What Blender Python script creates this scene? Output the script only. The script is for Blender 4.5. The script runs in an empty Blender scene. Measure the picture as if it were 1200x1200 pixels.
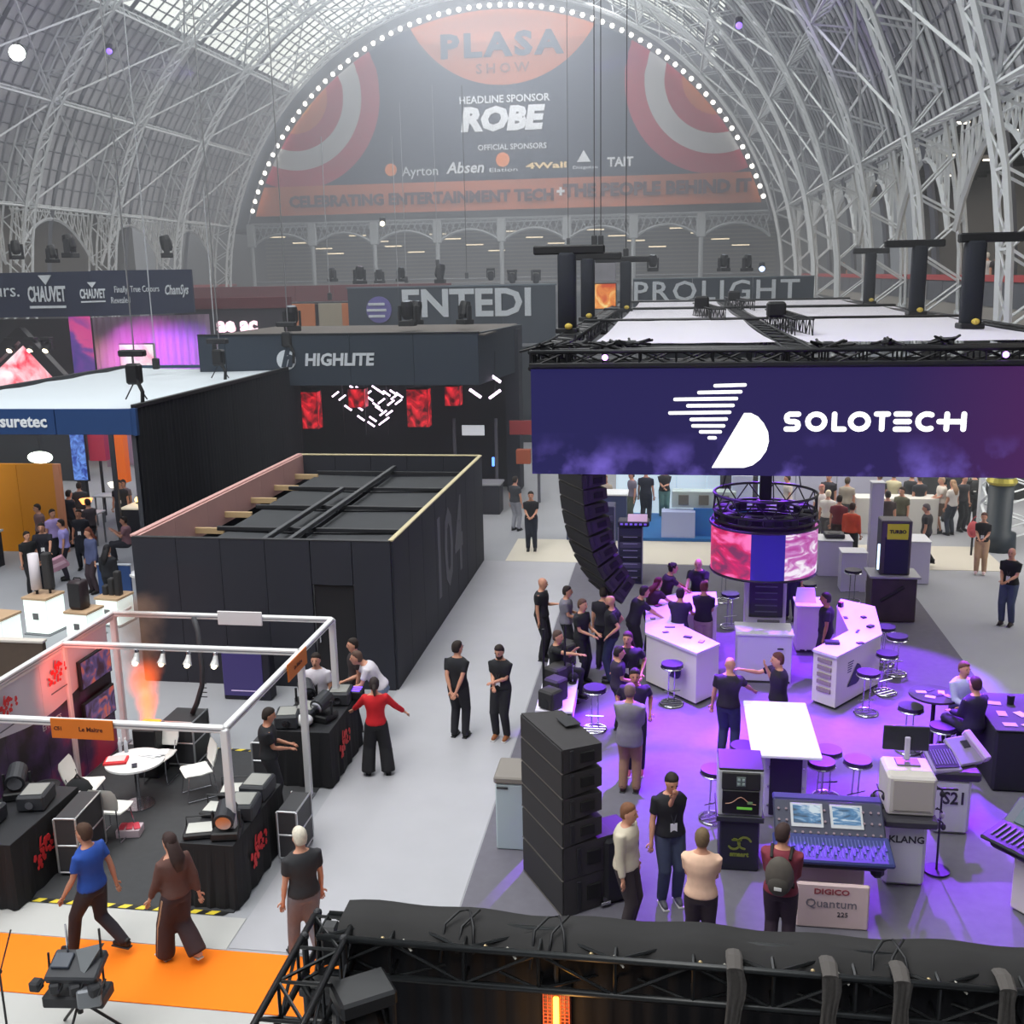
import bpy, bmesh, math, random
from mathutils import Vector, Matrix
random.seed(7)
SC = bpy.context.scene
COL = SC.collection
# ------------------------------------------------------------------ camera
H = 7.9; F = 1240.0
YAW, PIT, ROL = math.radians(8.7), math.radians(12.6), math.radians(1.1)
fwd = Vector((-math.sin(YAW)*math.cos(PIT), math.cos(YAW)*math.cos(PIT), -math.sin(PIT)))
r0 = Vector((math.cos(YAW), math.sin(YAW), 0)); u0 = r0.cross(fwd)
RT = r0*math.cos(ROL) - u0*math.sin(ROL); UP = u0*math.cos(ROL) + r0*math.sin(ROL)
CAM = Vector((0, 0, H))
cd = bpy.data.cameras.new('camera'); cam = bpy.data.objects.new('camera', cd); COL.objects.link(cam)
cd.sensor_width = 36; cd.lens = 36*F/1200; cd.clip_start = 0.05; cd.clip_end = 400
m3 = Matrix((RT, UP, -fwd)).transposed()
cam.matrix_world = Matrix.Translation(CAM) @ m3.to_4x4()
SC.camera = cam
# ------------------------------------------------------------------ view, world, daylight
SC.view_settings.view_transform = 'Standard'; SC.view_settings.look = 'None'
SC.view_settings.gamma = 1; SC.view_settings.use_curve_mapping = False
SC.view_settings.exposure = 0.0
w = bpy.data.worlds.new('sky'); SC.world = w; w.use_nodes = True
bg = w.node_tree.nodes['Background']; bg.inputs[0].default_value = (0.86, 0.93, 1.0, 1); bg.inputs[1].default_value = 2.6

def area_light(name, loc, sx, sy, power, col=(1, 1, 1), rot=(0, 0, 0)):
    l = bpy.data.lights.new(name, 'AREA'); l.shape = 'RECTANGLE'; l.size = sx; l.size_y = sy; l.energy = power; l.color = col
    o = bpy.data.objects.new(name, l); o.location = loc; o.rotation_euler = rot; COL.objects.link(o); return o
def spot_light(name, loc, target, power, col, ang=60, blend=.5, size=.1):
    l = bpy.data.lights.new(name, 'SPOT'); l.energy = power; l.color = col; l.spot_size = math.radians(ang); l.spot_blend = blend; l.shadow_soft_size = size
    o = bpy.data.objects.new(name, l); o.location = loc
    o.rotation_euler = (Vector(target)-Vector(loc)).to_track_quat('-Z', 'Y').to_euler(); COL.objects.link(o); return o
area_light('ridge_daylight', (-11, 2, 29.6), 16, 30, 8800, (1.0, 0.97, 0.92))
area_light('ridge_daylight_mid', (-8, 34, 29.6), 16, 36, 5200, (0.96, 0.97, 1.0))
area_light('ridge_daylight_far', (-13, 74, 29.6), 16, 40, 12500, (0.93, 0.95, 1.0))
VIO = (0.26, 0.035, 1.0)
for lx, ly, tx, ty, p in ((0.2, 18.9, 0.4, 17.0, 1500), (3.0, 18.9, 2.6, 16.2, 1700), (5.2, 18.9, 5.0, 17.4, 900), (0.2, 23.5, 0.4, 19.8, 700),
                          (2.4, 24.5, 2.2, 21.2, 1300), (4.8, 22.5, 4.0, 20.4, 1100), (1.0, 20.5, 0.8, 18.2, 700), (3.6, 20.5, 3.4, 17.6, 900), (0.2, 18.8, 0.2, 14.4, 1500), (3.4, 18.8, 3.6, 13.6, 1300), (-.9, 18.8, -.5, 16.2, 800), (5.8, 19, 5.0, 14.8, 900)):
    spot_light('violet_spot', (lx, ly, 4.6 if ty < 15.5 else 6.1), (tx, ty, 0), p*5.5, VIO, 44, .35, .06)

# ------------------------------------------------------------------ helpers
def ray(px, py): return fwd*F + RT*(px-600) - UP*(py-600)
def at(px, py, z=0.0):
    d = ray(px, py); t = (z-H)/d.z; return CAM + d*t
def atY(px, py, Y):
    d = ray(px, py); return CAM + d*(Y/d.y)
def lin(c): return tuple(((v/255)/12.92 if v/255 <= .04045 else ((v/255+.055)/1.055)**2.4) for v in c)
_m = {}
def M(col, rough=.6, metal=0.0, emit=0.0, name=None, noise=0.0, nscale=8.0, bump=0.0):
    key = (tuple(col), rough, metal, emit, name, noise, nscale, bump)
    if key in _m: return _m[key]
    m = bpy.data.materials.new(name or 'mat'); m.use_nodes = True
    nt = m.node_tree; b = nt.nodes['Principled BSDF']; L = lin(col)
    b.inputs['Base Color'].default_value = (*L, 1); b.inputs['Roughness'].default_value = rough; b.inputs['Metallic'].default_value = metal
    if emit:
        b.inputs['Emission Color'].default_value = (*L, 1); b.inputs['Emission Strength'].default_value = emit
    if noise or bump:
        n = nt.nodes.new('ShaderNodeTexNoise'); n.inputs['Scale'].default_value = nscale; n.inputs['Detail'].default_value = 4
        tc = nt.nodes.new('ShaderNodeTexCoord'); nt.links.new(tc.outputs['Object'], n.inputs['Vector'])
        if noise:
            r = nt.nodes.new('ShaderNodeMapRange'); r.inputs[3].default_value = 1-noise; r.inputs[4].default_value = 1+noise
            mx = nt.nodes.new('ShaderNodeMix'); mx.data_type = 'RGBA'; mx.blend_type = 'MULTIPLY'; mx.inputs[0].default_value = 1
            mx.inputs[6].default_value = (*L, 1); nt.links.new(n.outputs[0], r.inputs[0]); nt.links.new(r.outputs[0], mx.inputs[7])
            nt.links.new(mx.outputs[2], b.inputs['Base Color'])
        if bump:
            bu = nt.nodes.new('ShaderNodeBump'); bu.inputs['Strength'].default_value = bump; nt.links.new(n.outputs[0], bu.inputs['Height']); nt.links.new(bu.outputs[0], b.inputs['Normal'])
    _m[key] = m; return m
BLACK = M((22, 23, 27), .55, name='black paint'); BLK2 = M((34, 35, 40), .6, name='dark metal'); DRAPE = M((26, 28, 35), .9, name='black cloth', noise=.25, nscale=3)
WHITE = M((225, 226, 228), .45, name='white laminate'); CHROME = M((205, 205, 212), .18, 1.0, name='chrome'); ALU = M((190, 192, 196), .35, .7, name='aluminium')
GREYP = M((128, 130, 136), .5, name='grey plastic'); CHAR = M((46, 48, 54), .6, name='charcoal plastic'); SKINS = [(206, 150, 124), (190, 132, 106), (222, 172, 150), (150, 100, 78)]

class MB:
    def __init__(s): s.v = []; s.f = []; s.mi = []; s.cur = 0
    def add(s, vs, fs):
        k = len(s.v); s.v += [tuple(v) for v in vs]; s.f += [tuple(i+k for i in f) for f in fs]; s.mi += [s.cur]*len(fs); return s
    def box(s, c, d, rz=0.0, tilt=None):
        x, y, z = d[0]/2, d[1]/2, d[2]/2; R = Matrix.Rotation(rz, 3, 'Z')
        if tilt is not None: R = R @ tilt
        vs = [Vector(c)+R @ Vector(p) for p in ((-x,-y,-z),(x,-y,-z),(x,y,-z),(-x,y,-z),(-x,-y,z),(x,-y,z),(x,y,z),(-x,y,z))]
        return s.add(vs, [(0,3,2,1),(4,5,6,7),(0,1,5,4),(1,2,6,5),(2,3,7,6),(3,0,4,7)])
    def cbox(s, c, d, b=.02, rz=0.0, tilt=None):       # box with bevelled edges
        x, y, z = d[0]/2, d[1]/2, d[2]/2; b = min(b, x*.9, y*.9, z*.9); R = Matrix.Rotation(rz, 3, 'Z')
        if tilt is not None: R = R @ tilt
        bm = bmesh.new(); bmesh.ops.create_cube(bm, size=1)
        for v in bm.verts: v.co = Vector((v.co.x*2*x, v.co.y*2*y, v.co.z*2*z))
        bmesh.ops.bevel(bm, geom=list(bm.edges), offset=b, segments=1, affect='EDGES')
        bm.verts.index_update(); vs = [Vector(c)+R @ v.co for v in bm.verts]; fs = [[v.index for v in f.verts] for f in bm.faces]; bm.free(); return s.add(vs, fs)
    def prism(s, poly, z0, z1):
        n = len(poly); vs = [(p[0], p[1], z0) for p in poly]+[(p[0], p[1], z1) for p in poly]
        return s.add(vs, [tuple(range(n))[::-1], tuple(range(n, 2*n))]+[(i, (i+1) % n, n+(i+1) % n, n+i) for i in range(n)])
    def slab(s, pts, off):                              # polygon given in 3D extruded by the vector off
        n = len(pts); o = Vector(off); vs = [Vector(p) for p in pts]+[Vector(p)+o for p in pts]
        return s.add(vs, [tuple(range(n))[::-1], tuple(range(n, 2*n))]+[(i, (i+1) % n, n+(i+1) % n, n+i) for i in range(n)])
    def ring(s, c, ax1, ax2, r1, r2, n):
        return [Vector(c)+ax1*(r1*math.cos(2*math.pi*i/n))+ax2*(r2*math.sin(2*math.pi*i/n)) for i in range(n)]
    def loft(s, rings, cap=True):
        n = len(rings[0]); vs = [p for r in rings for p in r]; fs = []
        for k in range(len(rings)-1):
            for i in range(n): fs.append((k*n+i, k*n+(i+1) % n, (k+1)*n+(i+1) % n, (k+1)*n+i))
        if cap: fs.append(tuple(range(n))[::-1]); fs.append(tuple(range((len(rings)-1)*n, len(rings)*n)))
        return s.add(vs, fs)
    def tube(s, pts, r, n=6, closed=False, flat=1.0):
        pts = [Vector(p) for p in pts]; rs = r if isinstance(r, (list, tuple)) else [r]*len(pts); rings = []; px_ = None
        for i, p in enumerate(pts):
            a = pts[i-1] if (i > 0 or closed) else pts[i]; b = pts[(i+1) % len(pts)] if (i < len(pts)-1 or closed) else pts[i]
            d = (b-a); d = d.normalized() if d.length > 1e-9 else Vector((0, 0, 1))
            ref = Vector((0, 0, 1)) if abs(d.z) < .9 else Vector((0, 1, 0))
            x = d.cross(ref).normalized() if px_ is None or abs(px_.dot(d)) > .96 else (px_-d*px_.dot(d)).normalized()
            px_ = x; y = x.cross(d).normalized(); rings.append(s.ring(p, x, y, rs[i], rs[i]*flat, n))
        if closed: rings.append(rings[0]); return s.loft(rings, False)
        return s.loft(rings)
    def cyl(s, p0, p1, r, n=12, r2=None): return s.tube([p0, p1], [r, r if r2 is None else r2], n)
    def disc(s, c, r, h, n=20): c = Vector(c); return s.cyl(c, c+Vector((0, 0, h)), r, n)
    def ball(s, c, rx, ry=None, rz=None, n=10, m=6):
        ry = rx if ry is None else ry; rz = rx if rz is None else rz; c = Vector(c); rings = []
        for k in range(m+1):
            a = -math.pi/2+math.pi*k/m; q = max(math.cos(a), .02); rings.append([c+Vector((rx*q*math.cos(2*math.pi*i/n), ry*q*math.sin(2*math.pi*i/n), rz*math.sin(a))) for i in range(n)])
        return s.loft(rings)
    def bar(s, p0, p1, w, h=None):                      # square bar between two points
        return s.tube([p0, p1], [w*.7071, w*.7071], 4)
    def mesh(s, name, mats, smooth=False):
        me = bpy.data.meshes.new(name); me.from_pydata(s.v, [], s.f)
        for m in (mats if isinstance(mats, (list, tuple)) else [mats]): me.materials.append(m)
        if len(me.materials) > 1: me.polygons.foreach_set('material_index', s.mi)
        bm = bmesh.new(); bm.from_mesh(me); bmesh.ops.recalc_face_normals(bm, faces=bm.faces); bm.to_mesh(me); bm.free()
        if smooth: me.shade_smooth()
        me.update(); return me
    def build(s, name, mats, parent=None, smooth=False, loc=(0, 0, 0), rz=0.0):
        return link(name, s.mesh(name, mats, smooth), parent, loc, rz)
def link(name, data, parent=None, loc=(0, 0, 0), rz=0.0):
    o = bpy.data.objects.new(name, data); COL.objects.link(o); o.location = loc; o.rotation_euler = (0, 0, rz)
    if parent is not None: o.parent = parent
    return o
def thing(name, label, cat, loc=(0, 0, 0), rz=0.0, group=None, kind=None):
    o = link(name, None, None, loc, rz); o.empty_display_size = .1
    return tag(o, label, cat, group, kind)
def tag(o, label=None, cat=None, group=None, kind=None):
    for k, v in (('label', label), ('category', cat), ('group', group), ('kind', kind)):
        if v: o[k] = v
    return o
def struct(o, label, cat): return tag(o, label, cat, None, 'structure')
def copy_tree(o, loc=None, rz=None, label=None, parent=None):
    c = o.copy(); COL.objects.link(c); c.parent = parent
    if loc is not None: c.location = loc
    if rz is not None: c.rotation_euler = (0, 0, rz)
    if label: c['label'] = label
    for ch in list(o.children): copy_tree(ch, parent=c)
    return c
def one(fn, name, mats, parent=None, smooth=False, **k):
    b = MB(); fn(b); return b.build(name, mats, parent, smooth, **k)
def boxo(name, c, d, mat, parent=None, rz=0.0, bev=.008): return MB().cbox(c, d, bev, rz).build(name, mat, parent)

def text(s, size, mat, parent=None, loc=(0, 0, 0), M3=None, bold=.0, depth=.01, align='CENTER', name='lettering', sx=1.0, shear=0.0, space=1.0):
    cu = bpy.data.curves.new(name, 'FONT'); cu.body = s; cu.size = size; cu.align_x = align; cu.align_y = 'CENTER'; cu.extrude = depth; cu.offset = bold; cu.resolution_u = 2; cu.shear = shear; cu.space_character = space
    t = bpy.data.objects.new(name, cu); COL.objects.link(t); bpy.context.view_layer.update()
    me = bpy.data.meshes.new_from_object(t.evaluated_get(bpy.context.evaluated_depsgraph_get())); me.name = name
    COL.objects.unlink(t); bpy.data.objects.remove(t); me.materials.clear(); me.materials.append(mat)
    R = (M3 or Matrix.Identity(3)).to_4x4()
    for v in me.vertices: v.co = R @ Vector((v.co.x*sx, v.co.y, v.co.z))
    return link(name, me, parent, loc)
FR = Matrix(((1,0,0),(0,0,-1),(0,1,0)))               # lettering on a face that looks towards -Y
def facing(ax, upv):                                   # columns: text x axis, text y axis
    a = Vector(ax).normalized(); u = Vector(upv).normalized(); n = a.cross(u); return Matrix((a, u, n)).transposed()
RX = facing((0, 1, 0), (0, 0, 1))                      # lettering on a face that looks towards +X, reads left to right along +Y
TOPM = Matrix.Identity(3)
def strokes(name, polys, r, mat, parent, loc, depth=.03):   # flat rounded strokes on a -Y face
    b = MB()
    for pl in polys:
        pts = [Vector((p[0], 0, p[1])) for p in pl]
        for i in range(len(pts)-1):
            a, c = pts[i], pts[i+1]; d = (c-a).normalized(); n = Vector((-d.z, 0, d.x)); o = []
            for k in range(7): t = math.pi*k/6; o.append(c+(n*math.cos(t)+d*math.sin(t))*r)
            for k in range(7): t = math.pi*k/6; o.append(a+(-n*math.cos(t)-d*math.sin(t))*r)
            b.slab(o, (0, -depth-.0005*(i % 2), 0))
    return b.build(name, mat, parent, loc=loc)
def arc(cx, cz, r, a0, a1, n=10, rz=None): return [(cx+r*math.cos(math.radians(a0+(a1-a0)*i/n)), cz+(rz or r)*math.sin(math.radians(a0+(a1-a0)*i/n))) for i in range(n+1)]

# ------------------------------------------------------------------ setting: floor
fl = MB(); fl.box((-16, 45, -.1), (84, 128, .2)); o = fl.build('floor', M((158, 160, 166), .75, name='concrete', noise=.1, nscale=.6)); struct(o, 'grey exhibition hall floor', 'floor')
def carpet(name, poly, z, mat, label):
    o = MB().prism(poly, 0.0, z).build(name, mat); return tag(o, label, 'carpet')
def rect(x0, x1, y0, y1): return [(x0, y0), (x1, y0), (x1, y1), (x0, y1)]
carpet('aisle_carpet', rect(-5.22, -2.6, 10.72, 28.6), .008, M((172, 172, 178), .9, name='aisle carpet', noise=.06, nscale=1.5), 'pale grey carpet of the aisle beside the black box room')
carpet('entrance_carpet', rect(-16, -2.6, 5.5, 9.62), .008, M((180, 180, 178), .9, name='front carpet', noise=.06, nscale=1.5), 'pale grey carpet strip in front of the orange walkway')
carpet('orange_carpet', rect(-18, -2.6, 9.64, 10.66), .012, M((255, 128, 8), .9, name='orange carpet', noise=.05, nscale=3), 'bright orange carpet walkway running across the aisle')
carpet('front_aisle_carpet', rect(-18, -5.24, 10.68, 11.32), .008, M((186, 186, 184), .9, name='grey carpet', noise=.06, nscale=1.5), 'pale grey carpet between orange walkway and taped dark stand floor')
carpet('booth_carpet', rect(-9.4, -5.45, 11.42, 16.0), .016, M((62, 63, 66), .95, name='booth carpet', noise=.15, nscale=9), 'dark grey carpet inside the white framed stand')
carpet('speaker_stand_carpet', rect(-2.58, 6.0, 6.5, 28.55), .012, M((104, 102, 112), .92, name='stand carpet', noise=.12, nscale=7), 'large grey stand carpet washed in violet light')
carpet('cross_aisle_carpet', rect(-4.6, 8.9, 28.62, 31.2), .010, M((206, 200, 186), .9, name='cream carpet', noise=.04, nscale=2), 'cream carpet of the cross aisle behind the violet stand')
carpet('charcoal_mat', rect(4.4, 5.98, 22.6, 24.5), .0119, M((72, 72, 80), .95, name='mat'), 'charcoal mat under the yellow signed speaker kiosk')
def tape(name, p0, p1, w, label):
    p0, p1 = Vector(p0), Vector(p1); d = (p1-p0); n = int(d.length/.12); d.normalize(); s = Vector((-d.y, d.x, 0))*w; b = MB()
    for i in range(n):
        b.cur = i % 2; a = p0+d*(i*.12); q = d*.12; k = d*.06; b.slab([a, a+q, a+q+s+k, a+s+k], (0, 0, .005))
    return tag(b.build(name, [M((228, 205, 60), .6), M((25, 25, 25), .6)]), label, 'floor tape')
tape('hazard_tape', (-9.4, 11.34, .012), (-5.5, 11.34, .012), .08, 'yellow and black hazard tape along the front edge of the dark carpet')
tape('hazard_tape', (-8.3, 15.95, .017), (-6.4, 15.95, .017), .07, 'yellow and black hazard tape along the rear edge of the dark carpet')

# ------------------------------------------------------------------ setting: vaulted roof
CX, CZ, R = -15.6, 6.2, 24.8
YEND = 99.0
RIBS = [0.8+10.4*k for k in range(-1, 10)]
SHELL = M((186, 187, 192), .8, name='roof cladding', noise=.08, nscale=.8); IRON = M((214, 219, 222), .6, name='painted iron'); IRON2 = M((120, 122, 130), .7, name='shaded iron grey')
def pol(a, r, y=0.0): return Vector((r*math.cos(math.radians(a)), y, r*math.sin(math.radians(a))))
ceil = link('ceiling', None, None, (CX, 0, CZ)); struct(ceil, 'barrel vaulted iron roof with cladding panels and glazing', 'ceiling')
def rib_mesh():
    b = MB(); ri, ro, hw = R, R+1.5, .5
    A = [5*k for k in range(37)]
    for y in (-hw, hw):
        for r_ in (ri, ro):
            pts = [pol(a, r_, y) for a in A]; b.tube(pts, .11 if r_ == ri else .09, 4)
    for i in range(len(A)-1):
        a, c = A[i], A[i+1]; m = (a+c)/2
        for r_ in (ri,):
            b.tube([pol(a, r_, -hw), pol(m, r_, hw)], .045, 3); b.tube([pol(m, r_, hw), pol(c, r_, -hw)], .045, 3)
            b.tube([pol(a, r_, -hw), pol(a, r_, hw)], .045, 3); b.tube([pol(a, r_, hw), pol(m, r_, -hw)], .045, 3); b.tube([pol(m, r_, -hw), pol(c, r_, hw)], .045, 3)
        for y in (-hw, hw):
            b.tube([pol(a, ri, y), pol(m, ro, y)], .05, 3); b.tube([pol(m, ro, y), pol(c, ri, y)], .05, 3)
    return b.mesh('arch_rib', IRON)
RIB = rib_mesh()
for y in RIBS:
    o = link('arch_rib', RIB, ceil, (0, y, 0))
def seg_mesh(r_, a0, a1, y0, y1, th, mat, name, n=2):
    b = MB(); g = .015
    for k in range(n):
        p, q = a0+(a1-a0)*k/n, a0+(a1-a0)*(k+1)/n
        if k == 0: p += g
        if k == n-1: q -= g
        P = [pol(p, r_, y0), pol(q, r_, y0), pol(q, r_, y1), pol(p, r_, y1)]; nrm = pol((p+q)/2, 1)
        b.slab(P, nrm*th)
    return b.mesh(name, mat)
glz = bpy.data.materials.new('roof glazing'); glz.use_nodes = True; nt = glz.node_tree; nt.nodes.clear()
out = nt.nodes.new('ShaderNodeOutputMaterial'); mx = nt.nodes.new('ShaderNodeMixShader'); mx.inputs[0].default_value = .7
df = nt.nodes.new('ShaderNodeBsdfDiffuse'); df.inputs[0].default_value = (.6, .6, .56, 1); tr = nt.nodes.new('ShaderNodeBsdfTranslucent'); tr.inputs[0].default_value = (.85, .86, .78, 1)
nt.links.new(df.outputs[0], mx.inputs[1]); nt.links.new(tr.outputs[0], mx.inputs[2]); nt.links.new(mx.outputs[0], out.inputs[0])
STEP = 7.5
PANEL = MB()
for k in range(2):
    p, q = -STEP/2+STEP*k/2, -STEP/2+STEP*(k+1)/2; PANEL.slab([pol(p, R+1.75, .015), pol(q, R+1.75, .015), pol(q, R+1.75, 5.185), pol(p, R+1.75, 5.185)], pol((p+q)/2, .12))
PANEL.cur = 1
for k in range(5): PANEL.tube([pol(-STEP/2, R+1.7, 1.04*k), pol(STEP/2, R+1.7, 1.04*k)], .07 if k else .12, 4)
for k in range(3): PANEL.tube([pol(-STEP/2+STEP*k/3, R+1.72, 0), pol(-STEP/2+STEP*k/3, R+1.72, 5.2)], .06, 4)
PANEL = PANEL.mesh('roof_panel', [SHELL, M((140, 142, 150), .8, name='roof batten')]); 
GLASS = MB()
for k in range(5):                                    # five narrow panes and their bars, all in one light
    a0 = -STEP/2+STEP*k/5
    P = [pol(a0+.1, R+1.8, .08), pol(a0+STEP/5-.1, R+1.8, .08), pol(a0+STEP/5-.1, R+1.8, 5.12), pol(a0+.1, R+1.8, 5.12)]; GLASS.cur = 0; GLASS.add(P, [(0, 1, 2, 3)])
    GLASS.cur = 1; GLASS.tube([pol(a0, R+1.75, .0), pol(a0, R+1.75, 5.2)], .06, 4)
for k in range(4): GLASS.tube([pol(-STEP/2, R+1.72, 1.3*k), pol(STEP/2, R+1.72, 1.3*k)], .06, 4)
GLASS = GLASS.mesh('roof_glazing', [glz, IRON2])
BACKBAR = MB(); BACKBAR.tube([pol(a, R+1.72) for a in range(0, 181, 4)], .16, 4); BACKBAR = BACKBAR.mesh('secondary_arch', M((92, 94, 104), .8, name='dark iron'))
rowA = [18.75+STEP*k for k in range(20)]
ys = sorted(set([y for y in RIBS]+[y+5.2 for y in RIBS])); ys = [y for y in ys if -2 < y < 97]
for y in ys:
    for a in rowA:
        if a < 46 or a > 134:
            o = link('roof_panel', PANEL, ceil, (0, y, 0))
        else:
            o = link('glazing_panel', GLASS, ceil, (0, y, 0))
        o.rotation_euler = (0, -math.radians(a), 0)
    if y not in RIBS: link('secondary_arch', BACKBAR, ceil, (0, y, 0))
b = MB()
for i in (0, 1):
    b.tube([pol(-7.5, R+.25, .5*0), pol(7.5, R+.25, 10.4)] if i else [pol(7.5, R+.25, 0), pol(-7.5, R+.25, 10.4)], .07, 4)
CROSS = b.mesh('cross_brace', IRON)
b = MB(); b.tube([pol(0, R+.1, .5), pol(0, R+.1, 9.9)], .08, 4); b.tube([pol(0, R+.9, .5), pol(0, R+.9, 9.9)], .06, 4)
for k in range(8): b.tube([pol(0, R+.1, .5+1.175*k), pol(0, R+.9, .5+1.175*(k+.5)), pol(0, R+.1, .5+1.175*(k+1))], .035, 3)
PURL = b.mesh('purlin', IRON)
for y in RIBS[:-1]:
    if y < -5: continue
    for k in range(11):
        a = 15+15*k; o = link('purlin', PURL, ceil, (0, y, 0)); o.rotation_euler = (0, -math.radians(a), 0)
        if k < 10: o = link('cross_brace', CROSS, ceil, (0, y, 0)); o.rotation_euler = (0, -math.radians(a+7.5), 0)
# columns with lattice under the ribs, arcade girders and side galleries
def column_mesh():
    b = MB(); h = 6.3
    for y in (-.5, .5):
        for x in (-.0, 1.5): b.cyl((x, y, 0), (x, y, h), .1, 6)
    n = 6
    for i in range(n):
        z0, z1 = h*i/n, h*(i+1)/n; zm = (z0+z1)/2
        for y in (-.5, .5): b.tube([(0, y, z0), (1.5, y, zm), (0, y, z1)], .05, 3)
        for x in (0, 1.5): b.tube([(x, -.5, z0), (x, .5, zm), (x, -.5, z1)], .045, 3); b.tube([(x, .5, z0), (x, -.5, zm), (x, .5, z1)], .045, 3)
    return b.mesh('lattice_column', IRON)
COLM = column_mesh()
def arcade_mesh():
    b = MB(); z1 = 8.4; pts = []
    for k in range(13):
        t = k/12; pts.append(Vector((0, .5+9.4*t, 4.6+3.0*math.sin(math.pi*t)**.8)))
    b.tube(pts, .12, 4); b.tube([(0, .5, z1), (0, 9.9, z1)], .12, 4); b.tube([(0, .5, 6.9+1.1), (0, 9.9, 8.0)], .05, 4)
    for k in range(12):
        p, q = pts[k], pts[k+1]; b.tube([p, (0, q.y, z1)], .045, 3); b.tube([q, (0, p.y, z1)], .045, 3); b.tube([q, (0, q.y, z1)], .045, 3)
    return b.mesh('arcade_girder', IRON)
ARC = arcade_mesh()
SW = {}
GREYWALL = M((120, 118, 116), .85, name='gallery plaster'); DKC = M((70, 70, 74), .85, name='gallery ceiling'); REDB = M((176, 62, 66), .7, name='red bunting')
XR, XL = CX+R*1.0, CX-R*1.0
for x_ in (14.5, -45.7): area_light('gallery_light', (x_, 52, 13.4), 7, 84, 1500, (1, .93, .82))
for side, xin, sg in (('right', 9.15, 1), ('left', -40.35, -1)):
    g = link('wall_'+side, None, None); struct(g, side+' side of the hall with iron columns and gallery', 'wall')
    for y in RIBS:
        o = link('lattice_column', COLM, g, (xin, y, 0)); 
        if sg < 0: o.rotation_euler = (0, 0, math.pi)
    for y in RIBS[:-1]:
        if y < -5: continue
        o = link('arcade_girder', ARC, g, (xin+sg*1.0, y, CZ-1.6))
    xo = xin+sg*12
    one(lambda b: b.box((xo, 44, 8), (.3, 112, 16)), 'outer_wall', GREYWALL, g)
    one(lambda b: b.box((xin+sg*6.9, 44, 6.35), (10.6, 112, .5)), 'gallery_floor', M((150, 146, 140), .8), g)
    one(lambda b: b.box((xin+sg*7.2, 44, 14.6), (11.2, 112, .3)), 'gallery_ceiling', DKC, g)
    b = MB(); yy = -4
    while yy < 98: b.box((xin+sg*7, yy, 14.1), (10, .18, .55)); yy += 2.6
    b.build('ceiling_joists', M((96, 96, 98), .8), g)
    one(lambda b: b.box((xin+sg*1.6, 44, 7.5), (.14, 112, .22)), 'red_rail', REDB, g)
    PM = MB().box((0, 0, 0), (.06, 2.5, .85)).mesh('parapet_panel', M((88, 90, 98), .8, name='parapet cloth', noise=.2, nscale=1.5)); yy = 4.0
    while yy < 98:
        link('parapet_panel', PM, g, (xin+sg*1.6, yy+1.3, 6.98)); yy += 2.6
    LM = MB().cbox((0, 0, 0), (.7, .25, .08), .02).mesh('downlight', M((255, 240, 214), .5, emit=5.0, name='downlight glow'))
    for k in range(26):
        link('downlight', LM, g, (xin+sg*(2.6+2.9*(k % 3)), 8+3.4*k, 13.75))

wf = link('wall_front', None, None); struct(wf, 'wall closing the hall behind the camera', 'wall'); one(lambda b: b.box((CX, -12.5, 16), (84, .3, 33)), 'plaster', GREYWALL, wf)
# end wall with lower gallery
we = link('wall_back', None, None); struct(we, 'far end wall of the hall with arched gallery', 'wall')
one(lambda b: b.box((CX, 105.2, 9), (84, .3, 18)), 'rear_plaster', M((112, 112, 114), .85, noise=.2, nscale=.3), we)
one(lambda b: b.box((CX, 101.5, 6.6), (54, 7, .4)), 'gallery_floor', M((130, 130, 130), .8), we)
one(lambda b: b.box((CX, 102.5, 12.6), (54, 5, .4)), 'gallery_soffit', M((96, 96, 100), .85), we)
pts = [(CX+(R+2.2)*math.cos(math.radians(a)), CZ+(R+2.2)*math.sin(math.radians(a))) for a in [14+ (152*k/40) for k in range(41)]]
b = MB(); b.slab([(p[0], YEND+.9, p[1]) for p in pts]+[], (0, .3, 0)); b.build('tympanum', M((112, 116, 124), .85), we)
def endarc():
    b = MB(); pts = []
    for k in range(11):
        t = k/10; pts.append(Vector((6*t, 0, 10.9+1.2*math.sin(math.pi*t)**.8)))
    b.tube(pts, .12, 4); b.tube([(0, 0, 13.0), (6, 0, 13.0)], .14, 4); b.tube([(0, 0, 12.7), (6, 0, 12.7)], .06, 4)
    for k in range(10):
        p, q = pts[k], pts[k+1]; b.tube([p, (q.x, 0, 13)], .05, 3); b.tube([q, (p.x, 0, 13)], .05, 3)
    b.cyl((0, 0, 0), (0, 0, 10.9), .2, 8); b.cbox((0, 0, 12), (.8, .3, 2.1), .05)
    return b.mesh('gallery_arch', M((158, 164, 168), .7, name='end iron'))
EA = endarc()
for k in range(8): link('gallery_arch', EA, we, (CX-24+6*k, YEND-.2, 0))
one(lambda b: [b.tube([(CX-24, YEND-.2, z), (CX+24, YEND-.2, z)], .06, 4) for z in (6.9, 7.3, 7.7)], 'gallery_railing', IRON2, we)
LM = MB().cbox((0, 0, 0), (1.6, .2, .09), .02).mesh('strip_light', M((255, 238, 205), .5, emit=1.6, name='strip glow'))
for k in range(24): link('strip_light', LM, we, (CX-22+1.9*k, 100.3+(k % 3)*1.2, 11.9-.55*(k % 4)))
b = MB()
for k in range(15): b.box((CX, 104.9, 7.4+.36*k), (50, .12, .12))
b.build('shutter_slats', M((146, 142, 132), .7), we)
for k in range(12): one(lambda b: b.box((CX-23+4.2*k, 104.7, 3), (3.2, .3, 5.6)), 'rear_opening', M((70, 70, 78), .8), we)

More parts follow.
